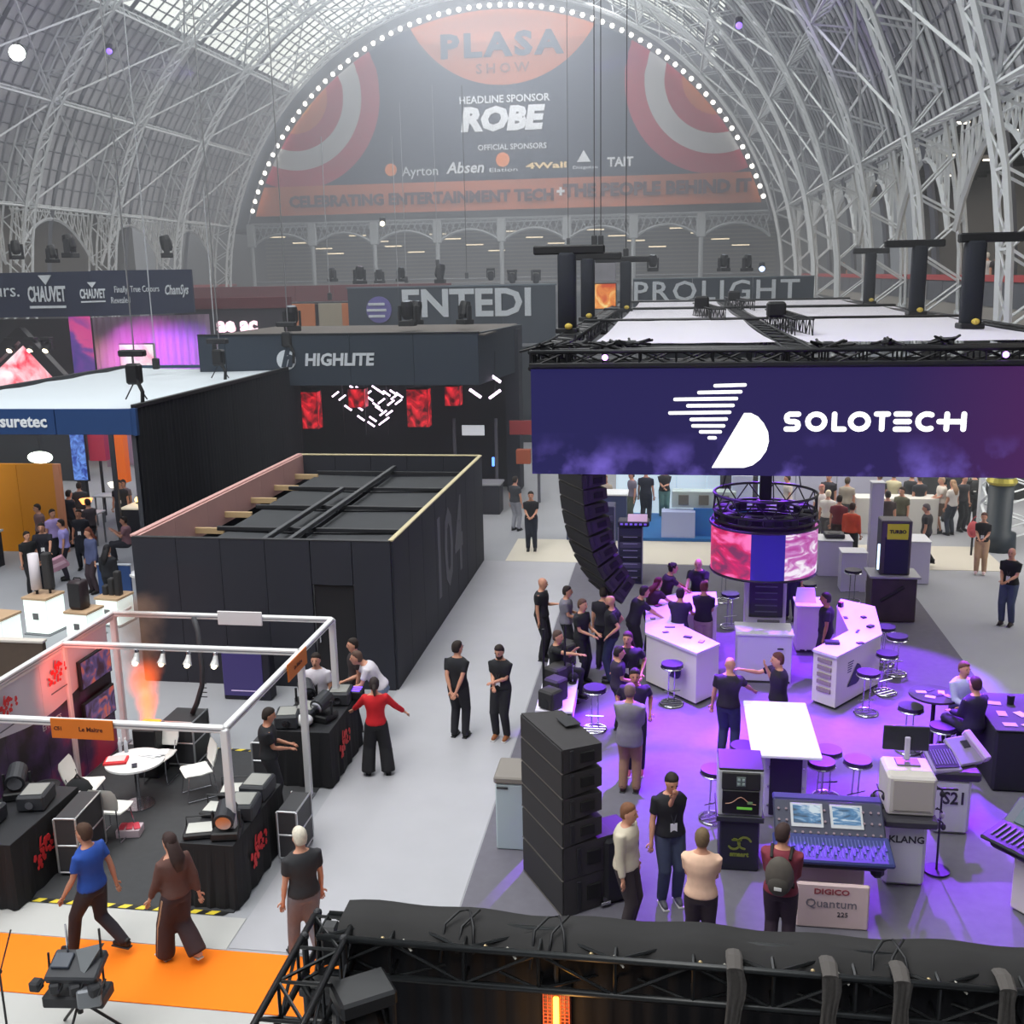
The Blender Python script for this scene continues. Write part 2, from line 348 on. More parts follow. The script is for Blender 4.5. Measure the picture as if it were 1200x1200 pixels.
# ------------------------------------------------------------------ great banner on the end wall
YB = YEND-1.0
bn = link('hall_banner', None, None); tag(bn, 'huge arched show banner in navy, orange and pink filling the end wall', 'banner')
bm_ = bpy.data.materials.new('banner print'); bm_.use_nodes = True; nt = bm_.node_tree; N = nt.nodes.new; Lk = nt.links.new
bs = nt.nodes['Principled BSDF']; bs.inputs['Roughness'].default_value = .8
tc = N('ShaderNodeTexCoord'); sp = N('ShaderNodeSeparateXYZ'); Lk(tc.outputs['Object'], sp.inputs[0])
def mth(op, a, b=None):
    n = N('ShaderNodeMath'); n.operation = op
    for i, v in enumerate((a, b)):
        if v is None: continue
        if isinstance(v, (int, float)): n.inputs[i].default_value = v
        else: Lk(v, n.inputs[i])
    return n.outputs[0]
def mixc(fac, a, b):
    n = N('ShaderNodeMix'); n.data_type = 'RGBA'; Lk(fac, n.inputs[0])
    for i, v in ((6, a), (7, b)):
        if isinstance(v, tuple): n.inputs[i].default_value = (*lin(v), 1)
        else: Lk(v, n.inputs[i])
    return n.outputs[2]
X_, Z_ = sp.outputs[0], sp.outputs[2]
nz = N('ShaderNodeTexNoise'); nz.inputs['Scale'].default_value = .45; Lk(tc.outputs['Object'], nz.inputs['Vector'])
def dist(cx, cz, rag=0.0):
    d = mth('SQRT', mth('ADD', mth('POWER', mth('SUBTRACT', X_, cx), 2.0), mth('POWER', mth('SUBTRACT', Z_, cz), 2.0)))
    if rag:
        up_ = mth('MULTIPLY', mth('MAXIMUM', mth('SUBTRACT', Z_, cz), 0.0), rag); d = mth('ADD', d, mth('MULTIPLY', mth('SUBTRACT', nz.outputs[0], .5), up_))
    return d
NAVY = (26, 48, 78); base = mixc(mth('LESS_THAN', dist(CX+.6, 24.2+9.4), 9.3), NAVY, (206, 112, 66))
for cx, cz in ((-34.3, 24.0), (3.6, 24.2)):
    d = dist(cx, cz, .5)
    for rr, cc in ((8.0, (190, 48, 80)), (6.3, (210, 212, 216)), (4.6, (190, 48, 80)), (3.1, (214, 112, 54)), (1.7, (240, 160, 40))):
        base = mixc(mth('LESS_THAN', d, rr), base, cc)
base = mixc(mth('LESS_THAN', Z_, 16.3), base, (206, 116, 74))
Lk(base, bs.inputs['Base Color'])
b = MB(); ar = [(CX+24.3*math.cos(math.radians(a)), 0, CZ+24.3*math.sin(math.radians(a))) for a in [18+144*k/48 for k in range(49)]]
b.slab(ar, (0, .12, 0)); b.build('printed_sheet', bm_, bn, loc=(0, YB, 0))
def bt(s, px, py, wpx, mat, bold=0, sz=None, **k):       # lettering placed on the banner so that it is wpx pixels wide there
    c = atY(px, py, YB-.15); W = wpx/1240*YB*1.0; o = text(s, 1.0, mat, bn, (0, 0, 0), FR, bold, .02, **k)
    xs = [v.co.x for v in o.data.vertices]; ww = max(xs)-min(xs); mid = (max(xs)+min(xs))/2; sc = W/ww
    for v in o.data.vertices: v.co = Vector(((v.co.x-mid)*sc, v.co.y, v.co.z*sc*(sz or 1)))
    o.location = c; return o
TN, TW = M((30, 44, 70), .8), M((214, 220, 226), .8)
bt('PLASA', 588, 53, 138, TN, .045, .8, space=1.25); bt('SHOW', 589, 80, 60, M((120, 60, 40), .8), .015, .9, space=1.5)
bt('HEADLINE SPONSOR', 591, 116, 102, TW, .015); bt('ROBE', 589, 140, 96, TW, .06, .9, shear=.15)
bt('OFFICIAL SPONSORS', 600, 172, 78, TW, .01); bt('TAIT', 727, 190, 29, TW, .03)
bt('Ayrton', 492, 201, 42, TW, 0); bt('Absen', 545, 197, 44, TW, .02, shear=.2); bt('Elation', 590, 199, 32, TW, 0, .5); bt('4Wall', 640, 194, 46, M((236, 206, 150), .8), .03, .45); bt('Disguise', 686, 196, 28, TW, 0, .5)
bt('CELEBRATING ENTERTAINMENT TECH', 491, 233, 312, M((74, 40, 52), .8), .045, .95); bt('+', 657, 225, 9, TW, .05)
bt('THE PEOPLE BEHIND IT', 769, 221, 208, M((74, 40, 52), .8), .045, .95)
for px, py, r_ in ((458, 199, .55), (589, 187, .62)):
    b = MB(); c = atY(px, py, YB-.16); b.cyl(c, c+Vector((0, .05, 0)), r_, 16); b.build('round_emblem', M((224, 128, 60), .8), bn)
b = MB(); c = atY(684, 184, YB-.16); b.slab([c+Vector((-.6, 0, -.4)), c+Vector((.6, 0, -.4)), c+Vector((0, 0, .6))], (0, .05, 0)); b.build('peak_emblem', TW, bn)
# arc of lamps around the banner
al = thing('arch_light_string', 'arc of bright white bulbs outlining the end wall arch', 'light string', (CX, YEND-1.3, CZ))
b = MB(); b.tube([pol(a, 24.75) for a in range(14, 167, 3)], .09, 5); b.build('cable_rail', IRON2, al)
BU = MB().ball((0, 0, 0), .2, n=8, m=5).mesh('bulb', M((255, 252, 244), .4, emit=6.0, name='bulb glow'), True)
for k in range(68): link('bulb', BU, al, pol(19+142*k/67, 24.55, -.1))

# ------------------------------------------------------------------ truss builder
TRUSS = M((30, 31, 35), .45, .3, name='black truss metal')
def truss(t, p0, p1, w=.29, d=None, seg=.45, r=.025, mat=TRUSS, up=(0, 0, 1), parts=True):
    """box truss from p0 to p1 under the thing t: four chords and their lacing"""
    p0, p1 = Vector(p0), Vector(p1); ax = (p1-p0); L = ax.length; ax.normalize(); up = Vector(up); s = ax.cross(up).normalized(); u = s.cross(ax).normalized(); d = d or w
    cs = [(-w/2, -d/2), (w/2, -d/2), (w/2, d/2), (-w/2, d/2)]; off = [s*a+u*b_ for a, b_ in cs]; n = max(2, int(L/seg))
    for o in off: one(lambda b: b.tube([p0+o, p1+o], r, 8), 'chord', mat, t, True)
    for k in range(4):
        a, c = off[k], off[(k+1) % 4]; b = MB()
        for i in range(n):
            q0, q1 = p0+ax*(L*i/n), p0+ax*(L*(i+1)/n)
            b.tube([q0+a, q1+c] if i % 2 == 0 else [q0+c, q1+a], r*.5, 5); b.tube([q0+a, q0+c], r*.5, 5)
        b.build('lacing', mat, t)
def cable(name, px, py0, py1, Y, label, mat=None, r=.018):
    a, c = atY(px, py0, Y), atY(px, py1, Y); c.x = a.x; t = thing(name, label, 'cable', c)
    one(lambda b: b.tube([(0, 0, 0), (0, 0, a.z-c.z)], r, 5), 'steel_wire', mat or BLK2, t)
    one(lambda b: b.cbox((0, 0, .1), (.2, .2, .36), .03), 'chain_motor', BLACK, t)
    return t

# ------------------------------------------------------------------ moving head lamps
def moving_head(label, loc, tilt=.5, rz=0.0, s=1.0, group=None, hang=False, glow=None):
    t = thing('moving_head_light', label, 'stage light', loc, rz, group); k = -1 if hang else 1
    MB().cbox((0, 0, k*.06*s), (.38*s, .3*s, .12*s), .02).build('base', BLACK, t)
    for sx in (-1, 1): MB().cbox((sx*.18*s, 0, k*.28*s), (.05*s, .14*s, .36*s), .015).build('yoke_arm', BLK2, t)
    d = Vector((0, -math.sin(tilt), math.cos(tilt)*k)); c = Vector((0, 0, k*.36*s))
    h = MB(); h.tube([c-d*.2*s, c-d*.12*s, c+d*.1*s, c+d*.2*s], [.1*s, .145*s, .145*s, .12*s], 12); h.build('head', BLACK, t)
    one(lambda b: b.cyl(c+d*.2*s, c+d*.21*s, .1*s, 12), 'lens', glow or M((120, 126, 140), .1, .3, name='lens'), t)
    return t

# ------------------------------------------------------------------ black box room
bx = thing('black_box_room', 'black walled demo room open at the top with a giant faded number on its side', 'demo room', (-7.87, 23.8, 0))
W_ = M((38, 40, 50), .75, name='black painted board', noise=.06, nscale=1.2); HX, HY, HZ = 2.62, 4.85, 3.0
def wall_run(t, name, p0, p1, n, h, th, mat, z0=0.0):
    p0, p1 = Vector(p0), Vector(p1); d = (p1-p0)/n; a = math.atan2(d.y, d.x); L = d.length
    me = MB().cbox((0, 0, (h-z0)/2+z0), (L-.006, th, h-z0), .006).mesh(name, mat)
    for k in range(n): link(name, me, t, tuple(p0+d*(k+.5)), a)
wall_run(bx, 'side_panel', (HX, -HY, 0), (HX, HY, 0), 8, HZ, .08, W_)
wall_run(bx, 'rear_panel', (-HX, HY, 0), (HX, HY, 0), 5, HZ, .08, W_)
wall_run(bx, 'left_panel', (-HX, -HY, 0), (-HX, HY, 0), 8, HZ, .08, W_)
wall_run(bx, 'front_panel', (-HX, -HY, 0), (1.02, -HY, 0), 4, HZ, .08, W_)
wall_run(bx, 'front_panel', (1.86, -HY, 0), (HX, -HY, 0), 1, HZ, .08, W_)
boxo('door_header', (1.44, -HY, 2.56), (.82, .08, .88), W_, bx)
dr = boxo('door', (1.44, -HY+.05, 1.05), (.8, .05, 2.1), M((24, 25, 30), .6), bx); boxo('door_handle', (1.12, -HY-.0, 1.0), (.03, .06, .14), CHROME, dr, bev=.01)
EDGE = M((196, 184, 146), .7, name='raw timber edge')
boxo('side_rail', (HX, 0, HZ+.02), (.1, 2*HY, .035), EDGE, bx); boxo('rear_rail', (0, HY, HZ+.02), (2*HX, .1, .035), EDGE, bx)
boxo('front_rail', (0, -HY, HZ+.01), (2*HX, .09, .03), BLK2, bx)
PINKW = M((196, 152, 148), .8, name='bare pinkish board', noise=.08, nscale=2)
wall_run(bx, 'left_fascia', (-HX+.08, -HY, 0), (-HX+.08, HY, 0), 6, 3.02, .05, PINKW, 2.3)
boxo('left_rail', (-HX, 0, HZ+.03), (.12, 2*HY, .05), PINKW, bx)
TIM = M((186, 160, 122), .8, name='timber batten')
for k in range(6): boxo('ceiling_batten', (-2.2, -3.9+1.6*k, 2.52), (.7, .07, .14), TIM, bx)
for k in range(4):
    b = MB(); y0 = -4.5+2.25*k; b.slab([(-1.95+.1*(3-k)*.6, y0+.05, 2.5), (.0, y0+.05, 2.46), (.0, y0+2.15, 2.46), (-1.95+.1*(3-k)*.6, y0+2.15, 2.5)], (0, 0, .02)); b.build('ceiling_cloth', M((56, 58, 62), .9, name='grey ceiling cloth', noise=.12, nscale=2), bx)
    b = MB(); b.slab([(.15, y0+.05, 2.46), (2.54, y0+.05, 2.5), (2.54, y0+2.15, 2.5), (.15, y0+2.15, 2.46)], (0, 0, .02)); b.build('ceiling_cloth', M((56, 58, 62), .9, name='grey ceiling cloth', noise=.12, nscale=2), bx)
    boxo('cross_bar', (.25, y0+2.2, 2.58), (4.5, .09, .09), BLK2, bx)
for x in (-.32, .22): boxo('long_bar', (x, -.1 if x > 0 else -1.6, 2.72), (.1, 9.4 if x > 0 else 6.2, .1), M((70, 72, 76), .5, .3), bx)
FD = M((92, 92, 100), .8, name='faded number')
for s_, y in (('1', -.9), ('0', .15), ('4', 1.35)):
    o = text(s_, 2.6, FD, bx, (HX+.045, y, 1.5), RX, .06, .004, name='faded_number', sx=.75)
# ------------------------------------------------------------------ leisuretec stand
ls = thing('blue_fascia_stand', 'exhibition stand with blue fascia, white cloth roof and tall black drape side', 'exhibition stand', (-15.8, 23.5, 0))
NB = M((28, 62, 112), .6, name='royal blue print'); CLOTH = M((196, 204, 212), .8, name='white roof cloth', noise=.03, nscale=.7)
for k in range(3): boxo('fascia_panel', (-1.86+1.98*k, 0, 4.66), (1.96, .08, .62), NB, ls)
text('leisuretec', .41, M((226, 232, 238), .6), ls, (.9, -.05, 4.66), FR, .01, .01, align='RIGHT')
b = MB(); nx, ny = 12, 16; vs = []
for j in range(ny+1):
    for i in range(nx+1): vs.append((-3.1+6.2*i/nx, .05+11.4*j/ny, 4.98-.06*math.sin(math.pi*i/nx)-.02*math.sin(j*1.9)))
b.add(vs, [(j*(nx+1)+i, j*(nx+1)+i+1, (j+1)*(nx+1)+i+1, (j+1)*(nx+1)+i) for j in range(ny) for i in range(nx)]); b.build('roof_cloth', CLOTH, ls, True)
for k in range(6):
    b = MB(); y0, y1 = .05+1.9*k, .05+1.9*(k+1); vs = []; n = 26
    for i in range(n+1):
        for z in (0.02, 5.05): vs.append((3.16+.03*math.sin(i*2.2), y0+(y1-y0)*i/n, z))
    b.add(vs, [(2*i, 2*i+2, 2*i+3, 2*i+1) for i in range(n)]); b.build('side_drape', DRAPE, ls, True)
boxo('corner_cap', (3.14, .02, 4.66), (.12, .12, .66), NB, ls); boxo('side_beam', (3.13, 5.75, 5.02), (.12, 11.5, .1), BLACK, ls); boxo('left_beam', (-3.15, 5.75, 5.02), (.14, 11.5, .14), BLK2, ls); boxo('rear_beam', (0, 11.5, 5.02), (6.3, .12, .1), M((40, 74, 96), .6), ls)
for x, y in ((-3.05, .1), (3.05, .1), (-3.05, 11.4), (-.9, 6)): boxo('post', (x, y, 2.18), (.12, .12, 4.36), M((60, 62, 70), .5), ls)
boxo('rear_wall', (0, 11.3, 2.2), (6.1, .1, 4.4), M((28, 30, 40), .8), ls)
for k in range(3): boxo('wall_screen', (-2.6+1.9*k, 11.2, 2.6), (.8, .06, 2.3), M((50, 90, 190), .5, emit=.9, name='blue screen'), ls)
def hoist(px, py_b, Y, lab, cols=BLACK):
    p = atY(px, py_b, Y); t = thing('chain_hoist', lab, 'chain hoist', p)
    for sx in (-1, 1): one(lambda b: b.tube([(sx*.28, 0, -.0), (0, 0, .45)], .018, 5), 'bridle_leg', BLK2, t)
    MB().cbox((0, 0, .62), (.34, .3, .5), .05).build('motor_body', cols, t)
    one(lambda b: b.tube([(0, 0, .88), (0, 0, 1.05)], .03, 6), 'hook', CHROME, t)
    MB().cbox((0, 0, 1.12), (.66, .22, .16), .03).build('spreader_plate', BLK2, t)
    one(lambda b: b.tube([(.05, 0, 1.2), (.05, 0, 13)], .02, 5), 'chain', M((140, 142, 146), .4, .6), t)
    one(lambda b: b.tube([(.1, -.1, .5), (.24, -.12, .2), (.2, -.1, -.15)], .05, 7), 'chain_bag', BLACK, t)
    return t
hoist(160, 468, 24.2, 'black chain hoist over the front corner of the blue fascia stand')
hoist(258, 443, 31, 'black chain hoist farther back over the white cloth roof edge')
hoist(338, 420, 34, 'black chain hoist at the far end of the white cloth roof')

# ------------------------------------------------------------------ far fascias
FASC = M((40, 52, 66), .7, name='slate fascia'); LET = M((206, 214, 222), .6, name='pale lettering')
hl = thing('slate_fascia_stand', 'stand with long slate fascia reading HIGHLITE and glowing red screens below', 'exhibition stand', (-11.5, 34, 0))
for k in range(4): boxo('fascia_panel', (-2.22+2.15*k, 0, 5.28), (2.14, .1, 1.68), FASC, hl)
boxo('fascia_panel', (-3.78, 0, 5.28), (.95, .1, 1.68), FASC, hl)
b = MB(); b.slab([(5.3, 0, 4.44), (5.95, 5.6, 4.44), (5.95, 5.6, 6.12), (5.3, 0, 6.12)], (-.1, 0, 0)); b.build('angled_fascia', FASC, hl)
text('HIGHLITE', .55, LET, hl, (.62, -.07, 5.28), FR, .02, .01, align='CENTER', shear=.1)
b = MB(); b.cyl((0, 0, 0), (0, -.03, 0), .33, 24); em = b.build('round_emblem', LET, hl, loc=(-1.18, -.06, 5.3)); text('h', .7, FASC, em, (0.02, -.04, .02), FR, .05, .006, name='emblem_letter', shear=.3)
text('DANTE', .24, LET, hl, (5.62, 3.2, 5.55), facing((.115, 1, 0), (0, 0, 1)), .0, .004)
boxo('roof_deck', (.65, 3.6, 6.05), (9.8, 7.1, .06), M((92, 86, 82), .9, noise=.15), hl)
boxo('top_edge', (.55, -.02, 6.14), (9.6, .14, .05), BLACK, hl)
boxo('rear_wall', (.8, 5.4, 3.0), (9.8, .12, 6.0), M((28, 30, 38), .8), hl); boxo('side_pillar', (5.7, 5.0, 3.0), (.5, 1.0, 6.0), M((30, 34, 48), .8), hl)
REDS = bpy.data.materials.new('red screen'); REDS.use_nodes = True
def noisy_emit(m, c0, c1, scale, strength, c2=None, stretch=(1, 1, 1)):
    m.use_nodes = True; nt = m.node_tree; b = nt.nodes['Principled BSDF']; n = nt.nodes.new('ShaderNodeTexNoise'); n.inputs['Scale'].default_value = scale; n.inputs['Detail'].default_value = 5; n.inputs['Distortion'].default_value = 1.5
    tc = nt.nodes.new('ShaderNodeTexCoord'); mp = nt.nodes.new('ShaderNodeMapping'); mp.inputs['Scale'].default_value = stretch
    cr = nt.nodes.new('ShaderNodeValToRGB'); cr.color_ramp.elements[0].position = .36; cr.color_ramp.elements[0].color = (*lin(c0), 1); cr.color_ramp.elements[1].position = .62; cr.color_ramp.elements[1].color = (*lin(c1), 1)
    if c2: e = cr.color_ramp.elements.new(.5); e.color = (*lin(c2), 1)
    nt.links.new(tc.outputs['Object'], mp.inputs[0]); nt.links.new(mp.outputs[0], n.inputs['Vector']); nt.links.new(n.outputs[0], cr.inputs[0]); nt.links.new(cr.outputs[0], b.inputs['Emission Color'])
    b.inputs['Emission Strength'].default_value = strength; b.inputs['Base Color'].default_value = (.02, .02, .02, 1); return m
noisy_emit(REDS, (60, 4, 10), (250, 46, 60), 2.2, 1.0, (190, 16, 34))
for i, (px, y0, y1, wp) in enumerate(((363, 458, 502, 22), (490, 455, 500, 26), (419, 455, 477, 20), (531, 452, 475, 18))):
    Y = 35.5; c = atY(px, y0, Y); e = atY(px, y1, Y); h_ = c.z-e.z; ww = wp*Y/1240
    t = thing('red_screen_column', ('tall red glowing screen hung at left under the slate fascia', 'tall red glowing screen hung right of the white tube pattern', 'short red screen behind the upper left of the tube pattern', 'short red screen hung farthest right under the slate fascia')[i], 'screen', (c.x, Y, e.z))
    MB().cbox((0, .02, h_/2), (ww, .5, h_), .01).build('cabinet', BLACK, t); boxo('screen_face', (0, -.24, h_/2), (ww*.96, .02, h_*.96), REDS, t, bev=.003)
    boxo('side_screen', (ww/2+.005, .0, h_/2), (.015, .44, h_*.96), REDS, t, bev=.003)
tb = thing('tube_light_array', 'V shaped pattern of short white tube lights hung under the slate fascia', 'light fixture', atY(440, 480, 36.0)); TUBE = M((255, 226, 255), .4, emit=4.0, name='tube glow')
TM = MB().tube([(-.12, 0, .085), (.12, 0, -.085)], .032, 6).mesh('light_tube', TUBE); TM2 = MB().tube([(-.12, 0, -.085), (.12, 0, .085)], .032, 6).mesh('light_tube', TUBE)
o_ = tb.location.copy(); one(lambda b: [b.tube([(x, .1, -.9), (x, .1, 1.2)], .02, 4) for x in (-1.2, -.4, .4, 1.2)], 'hanging_frame', BLACK, tb)
for px, py, k in ((372,464,0),(393,462,1),(401,466,1),(408,478,0),(414,455,0),(421,456,0),(421,478,0),(417,465,1),(424,458,1),(423,490,0),(431,461,1),(435,497,0),(437,491,0),(440,455,0),(446,459,0),(441,475,0),(447,470,1),(433,467,0),(444,479,0),(449,484,1),(453,461,0),(448,495,1),(456,484,1),(458,472,1),(461,460,0),(467,471,1),(468,463,0),(452,492,1),(462,465,1)):
    link('light_tube', TM2 if k else TM, tb, tuple(atY(px, py, 36.0)-o_))
for px, py, k in ((557,461,0),(580,443,0),(580,462,1)):
    p = atY(px, py, 35.6); t = thing('tube_light', ('glowing pink white tube hung left in the far right cluster', 'glowing pink white tube hung topmost in the right cluster', 'glowing pink white tube hung lowest right in the cluster')[(557,461,0) != (px, py, k) and (1 if py == 443 else 2) or 0], 'light', p)
    link('tube', (TM2 if k else TM), t).scale = (1.6, 1.6, 1.6); one(lambda b: b.tube([(0, 0, 0), (0, .1, .9)], .012, 4), 'wire', BLACK, t)

en = thing('entedi_stand', 'slate stand fascia with large white letters and a striped violet disc', 'exhibition stand', (-10.5, 50, 0))
for k in range(4): boxo('fascia_panel', (-3.75+2.5*k+.1, 0, 6.1), (2.49, .15, 2.66), FASC, en)
boxo('upper_fascia_edge', (.1, 0, 7.46), (10.1, .2, .08), M((92, 106, 118), .6), en); boxo('stand_body', (0, 4, 2.3), (9.6, 7.5, 4.6), M((30, 38, 48), .8), en)
xs0 = atY(471, 360, 49.8).x+10.5; xs1 = atY(622, 360, 49.8).x+10.5
o = text('ENTEDI', 1.75, LET, en, (0, -.1, 6.62), FR, .05, .03, align='LEFT')
xx = [v.co.x for v in o.data.vertices]; k = (xs1-xs0)/(max(xx)-min(xx))
for v in o.data.vertices: v.co.x = (v.co.x-min(xx))*k+xs0
c = atY(444, 363, 49.8)-Vector((-10.5, 50, 0)); b = MB(); b.cyl(c+Vector((0, -.02, 0)), c+Vector((0, .08, 0)), .62, 24); em = b.build('disc_emblem', M((104, 96, 170), .6), en)
for k in range(3): boxo('disc_stripe', c+Vector((-.1, -.05, -.3+.28*k)), (.95-.15*abs(k-1), .03, .12), LET, em)
pr = thing('prolight_stand', 'slate fascia stand reading PROLIGHT behind the white cloth roof', 'exhibition stand', (2.25, 52, 0))
for k in range(3): boxo('fascia_panel', (-2.75+2.8*k, 0, 6.55), (2.78, .15, 2.1), FASC, pr)
boxo('upper_fascia_edge', (.05, 0, 7.62), (8.4, .2, .05), M((110, 124, 134), .6), pr); boxo('stand_body', (0, 4, 2.7), (7, 7, 5.4), M((34, 38, 46), .8), pr)
o = text('PROLIGHT', 1.3, LET, pr, (0, -.1, 6.98), FR, .015, .03, align='LEFT', space=1.15); xs0, xs1 = atY(743, 350, 51.8).x-2.25, atY(937, 345, 51.8).x-2.25
xx = [v.co.x for v in o.data.vertices]; k = (xs1-xs0)/(max(xx)-min(xx))
for v in o.data.vertices: v.co.x = (v.co.x-min(xx))*k+xs0
ld = noisy_emit(bpy.data.materials.new('amber screen'), (200, 70, 20), (255, 226, 150), 1.3, 1.0, (240, 150, 60))
p = atY(697, 362, 44); t = thing('amber_screen', 'small glowing amber screen between the black sheathed tower legs', 'screen', p)
MB().cbox((.42, .1, .5), (.92, .2, 1.05), .02).build('cabinet', BLACK, t); boxo('screen_face', (.42, -.01, .5), (.86, .03, .98), ld, t); boxo('grey_top_box', (.42, .1, 1.55), (.86, .4, .9), M((138, 138, 146), .7, noise=.3, nscale=3), t)

# ------------------------------------------------------------------ wedge logo stand far left
cv = thing('navy_fascia_stand', 'stand with navy folded fascia carrying white wedge logos at far left', 'exhibition stand', (-21, 40, 0)); NV = M((30, 40, 68), .7, name='navy fascia')
boxo('front_fascia', (-7.0, 0, 7.5), (10.4, .15, 1.75), NV, cv); b = MB(); q0 = (-1.8, 0, 6.62); q1 = (.55, 3.0, 6.62); b.slab([q0, (1.0, 3.0, 6.62), (1.0, 3.0, 8.4), (-1.8, 0, 8.4)], (0, .14, 0)); b.build('side_fascia', NV, cv)
dv = Vector((2.8, 3.0, 0)).normalized(); SM = facing(dv, (0, 0, 1))
def on_side(px, py):                                   # point on the angled fascia under a pixel, relative to the stand
    n = Vector((dv.y, -dv.x, 0)); q = Vector((-21-1.8, 40, 0)); d = ray(px, py); t_ = (q-CAM).dot(n)/d.dot(n); return CAM+d*t_-Vector((-21, 40, 0))+n*.04
def wedge_logo(c, s, R3, t):
    R = R3.to_4x4(); b = MB()
    b.add([R @ Vector(p) for p in ((-.35*s, .95*s, 0), (.35*s, .95*s, 0), (0, .5*s, 0), (-.35*s, .95*s, .03), (.35*s, .95*s, .03), (0, .5*s, .03))], [(0, 2, 1), (3, 4, 5), (0, 1, 4, 3), (1, 2, 5, 4), (2, 0, 3, 5)]); lg = b.build('wedge_logo', LET, t, loc=c)
    b = MB()
    for x0, x1, y0, y1 in ((-.95, .95, -.62, -.5),): b.add([R @ Vector(p) for p in ((x0*s, y0*s, 0), (x1*s, y0*s, 0), (x1*s, y1*s, 0), (x0*s, y1*s, 0), (x0*s, y0*s, .03), (x1*s, y0*s, .03), (x1*s, y1*s, .03), (x0*s, y1*s, .03))], [(4, 5, 6, 7), (0, 1, 5, 4), (1, 2, 6, 5), (2, 3, 7, 6), (3, 0, 4, 7)])
    b.build('logo_underline', LET, lg); o = text('CHAUVET', 1.0*s, LET, lg, (0, 0, 0), R3, .03*s, .012, name='logo_lettering', sx=.44); o.location = R3 @ Vector((0, 0.02*s, 0.02)); return lg
wedge_logo(atY(55, 346, 39.85)-Vector((-21, 40, 0)), .82, FR, cv); wedge_logo(on_side(108, 345), .5, SM, cv)
text('urs.', .75, LET, cv, tuple(atY(8, 341, 39.85)-Vector((-21, 40, 0))), FR, .0, .01)
text('Finally, True Colours', .36, LET, cv, tuple(on_side(160, 339)), SM, .0, .01, sx=.6); text('Revealed', .36, LET, cv, tuple(on_side(141, 352)), SM, .0, .01, sx=.6)
text('ChamSys', .55, LET, cv, tuple(on_side(206, 340)), SM, .01, .01, sx=.5, shear=.3)
b = MB(); vs = []; n = 60
for i in range(n+1):
    for z in (.1, 6.5): vs.append((-3.2+4.1*i/n+.0, 2.2+2.4*i/n+.08*math.sin(i*1.7), z))
b.add(vs, [(2*i, 2*i+2, 2*i+3, 2*i+1) for i in range(n)]); b.build('pleated_curtain', M((150, 128, 150), .9, name='lit curtain'), cv, True)
spot_light('curtain_magenta', (-21.6, 39.5, 6.2), (-22.3, 43.2, 4.2), 1700, (.9, .15, .9), 70, .8); spot_light('curtain_violet', (-20.6, 40.5, 6.2), (-21.0, 44.0, 4), 1700, (.3, .12, 1), 70, .8); spot_light('curtain_warm', (-23.6, 39.6, 6.2), (-23.8, 42.6, 3.5), 350, (1, .6, .3), 70, .8)
boxo('dark_wall', (-8, 4.5, 3.2), (9.5, .15, 6.4), M((24, 24, 30), .8), cv)
PK = noisy_emit(bpy.data.materials.new('pink screen'), (250, 250, 255), (236, 50, 80), .7, 1.3, (250, 190, 200))
VI = noisy_emit(bpy.data.materials.new('violet screen'), (50, 50, 140), (220, 70, 150), .5, .9, (110, 60, 160))
c = atY(88, 480, 42)-Vector((-21, 40, 0)); boxo('violet_screen', (c.x-.3, 3.6, 4.7), (1.0, .06, 3.8), VI, cv)
t = thing('pyramid_screen', 'glowing pink and white triangular screen framed by black truss on the navy stand', 'screen', (0, 0, 0)); Y = 39.5
P0, P1, P2 = atY(30, 402, Y), atY(-32, 462, Y), atY(84, 446, Y); P1.z = P2.z = min(P1.z, P2.z)
t.location = (P0.x, Y, 0); L0 = t.location.copy()
b = MB(); b.slab([P0-L0, P1-L0, P2-L0], (0, .15, 0)); b.build('triangle_screen', PK, t)
for q0, q1 in ((P0, P1), (P0, P2)):
    e = (q1-q0).normalized(); a, c = q0-e*.3-L0+Vector((0, -.1, .12)), q1-L0+Vector((0, -.1, .12)); n_ = Vector((-e.z, 0, e.x)); n_ = n_ if n_.z > 0 else -n_
    b = MB(); b.slab([a, c, c+n_*.42, a+n_*.42], (0, -.35, 0)); b.build('frame_beam', M((30, 28, 34), .5), t)
b = MB(); b.prism([(-.1, -.1), (.1, -.1), (.1, .1), (-.1, .1)], 0, P1.z); b.build('mast', BLK2, t)
b = MB().cbox((P1.x/2+P2.x/2-L0.x, .3, P1.z/2), (P2.x-P1.x, .5, P1.z), .02).build('plinth', BLK2, t)
for i, px in enumerate((12, 36, 54)):
    moving_head('black lamp with warm glowing lens above the pyramid screen, '+('leftmost', 'middle', 'rightmost')[i], tuple(atY(px, 395, 39.2)), .9, 0, 1.1, None, True, M((255, 236, 200), .4, emit=7.0))
t = thing('white_screen', 'small bright white and pink screen in front of the pleated curtain', 'screen', atY(161, 425, 40.6)); MB().cbox((0, .1, .3), (1.55, .14, .95), .03).build('cabinet', BLACK, t); boxo('screen_face', (0, .01, .3), (1.45, .04, .85), noisy_emit(bpy.data.materials.new('pale screen'), (250, 250, 255), (236, 160, 190), .8, 1.2), t)
boxo('stand', (0, .1, -1.8), (.1, .1, 3.4), BLACK, t)
p = atY(272, 381, 47); t = thing('dark_stand_wall', 'dark stand wall with small glowing pink letters behind the navy fascia', 'exhibition stand', (p.x, 47, 0))
boxo('wall_board', (0, .2, 3.4), (5.6, .3, 6.8), M((46, 42, 52), .8), t); boxo('upper_band', (0, -.02, 6.9), (5.8, .2, .5), M((96, 36, 44), .8), t); text('ae ac', .95, M((255, 210, 225), .5, emit=1.6, name='pink glow letters'), t, (.25, -.02, p.z), FR, .04, .03)
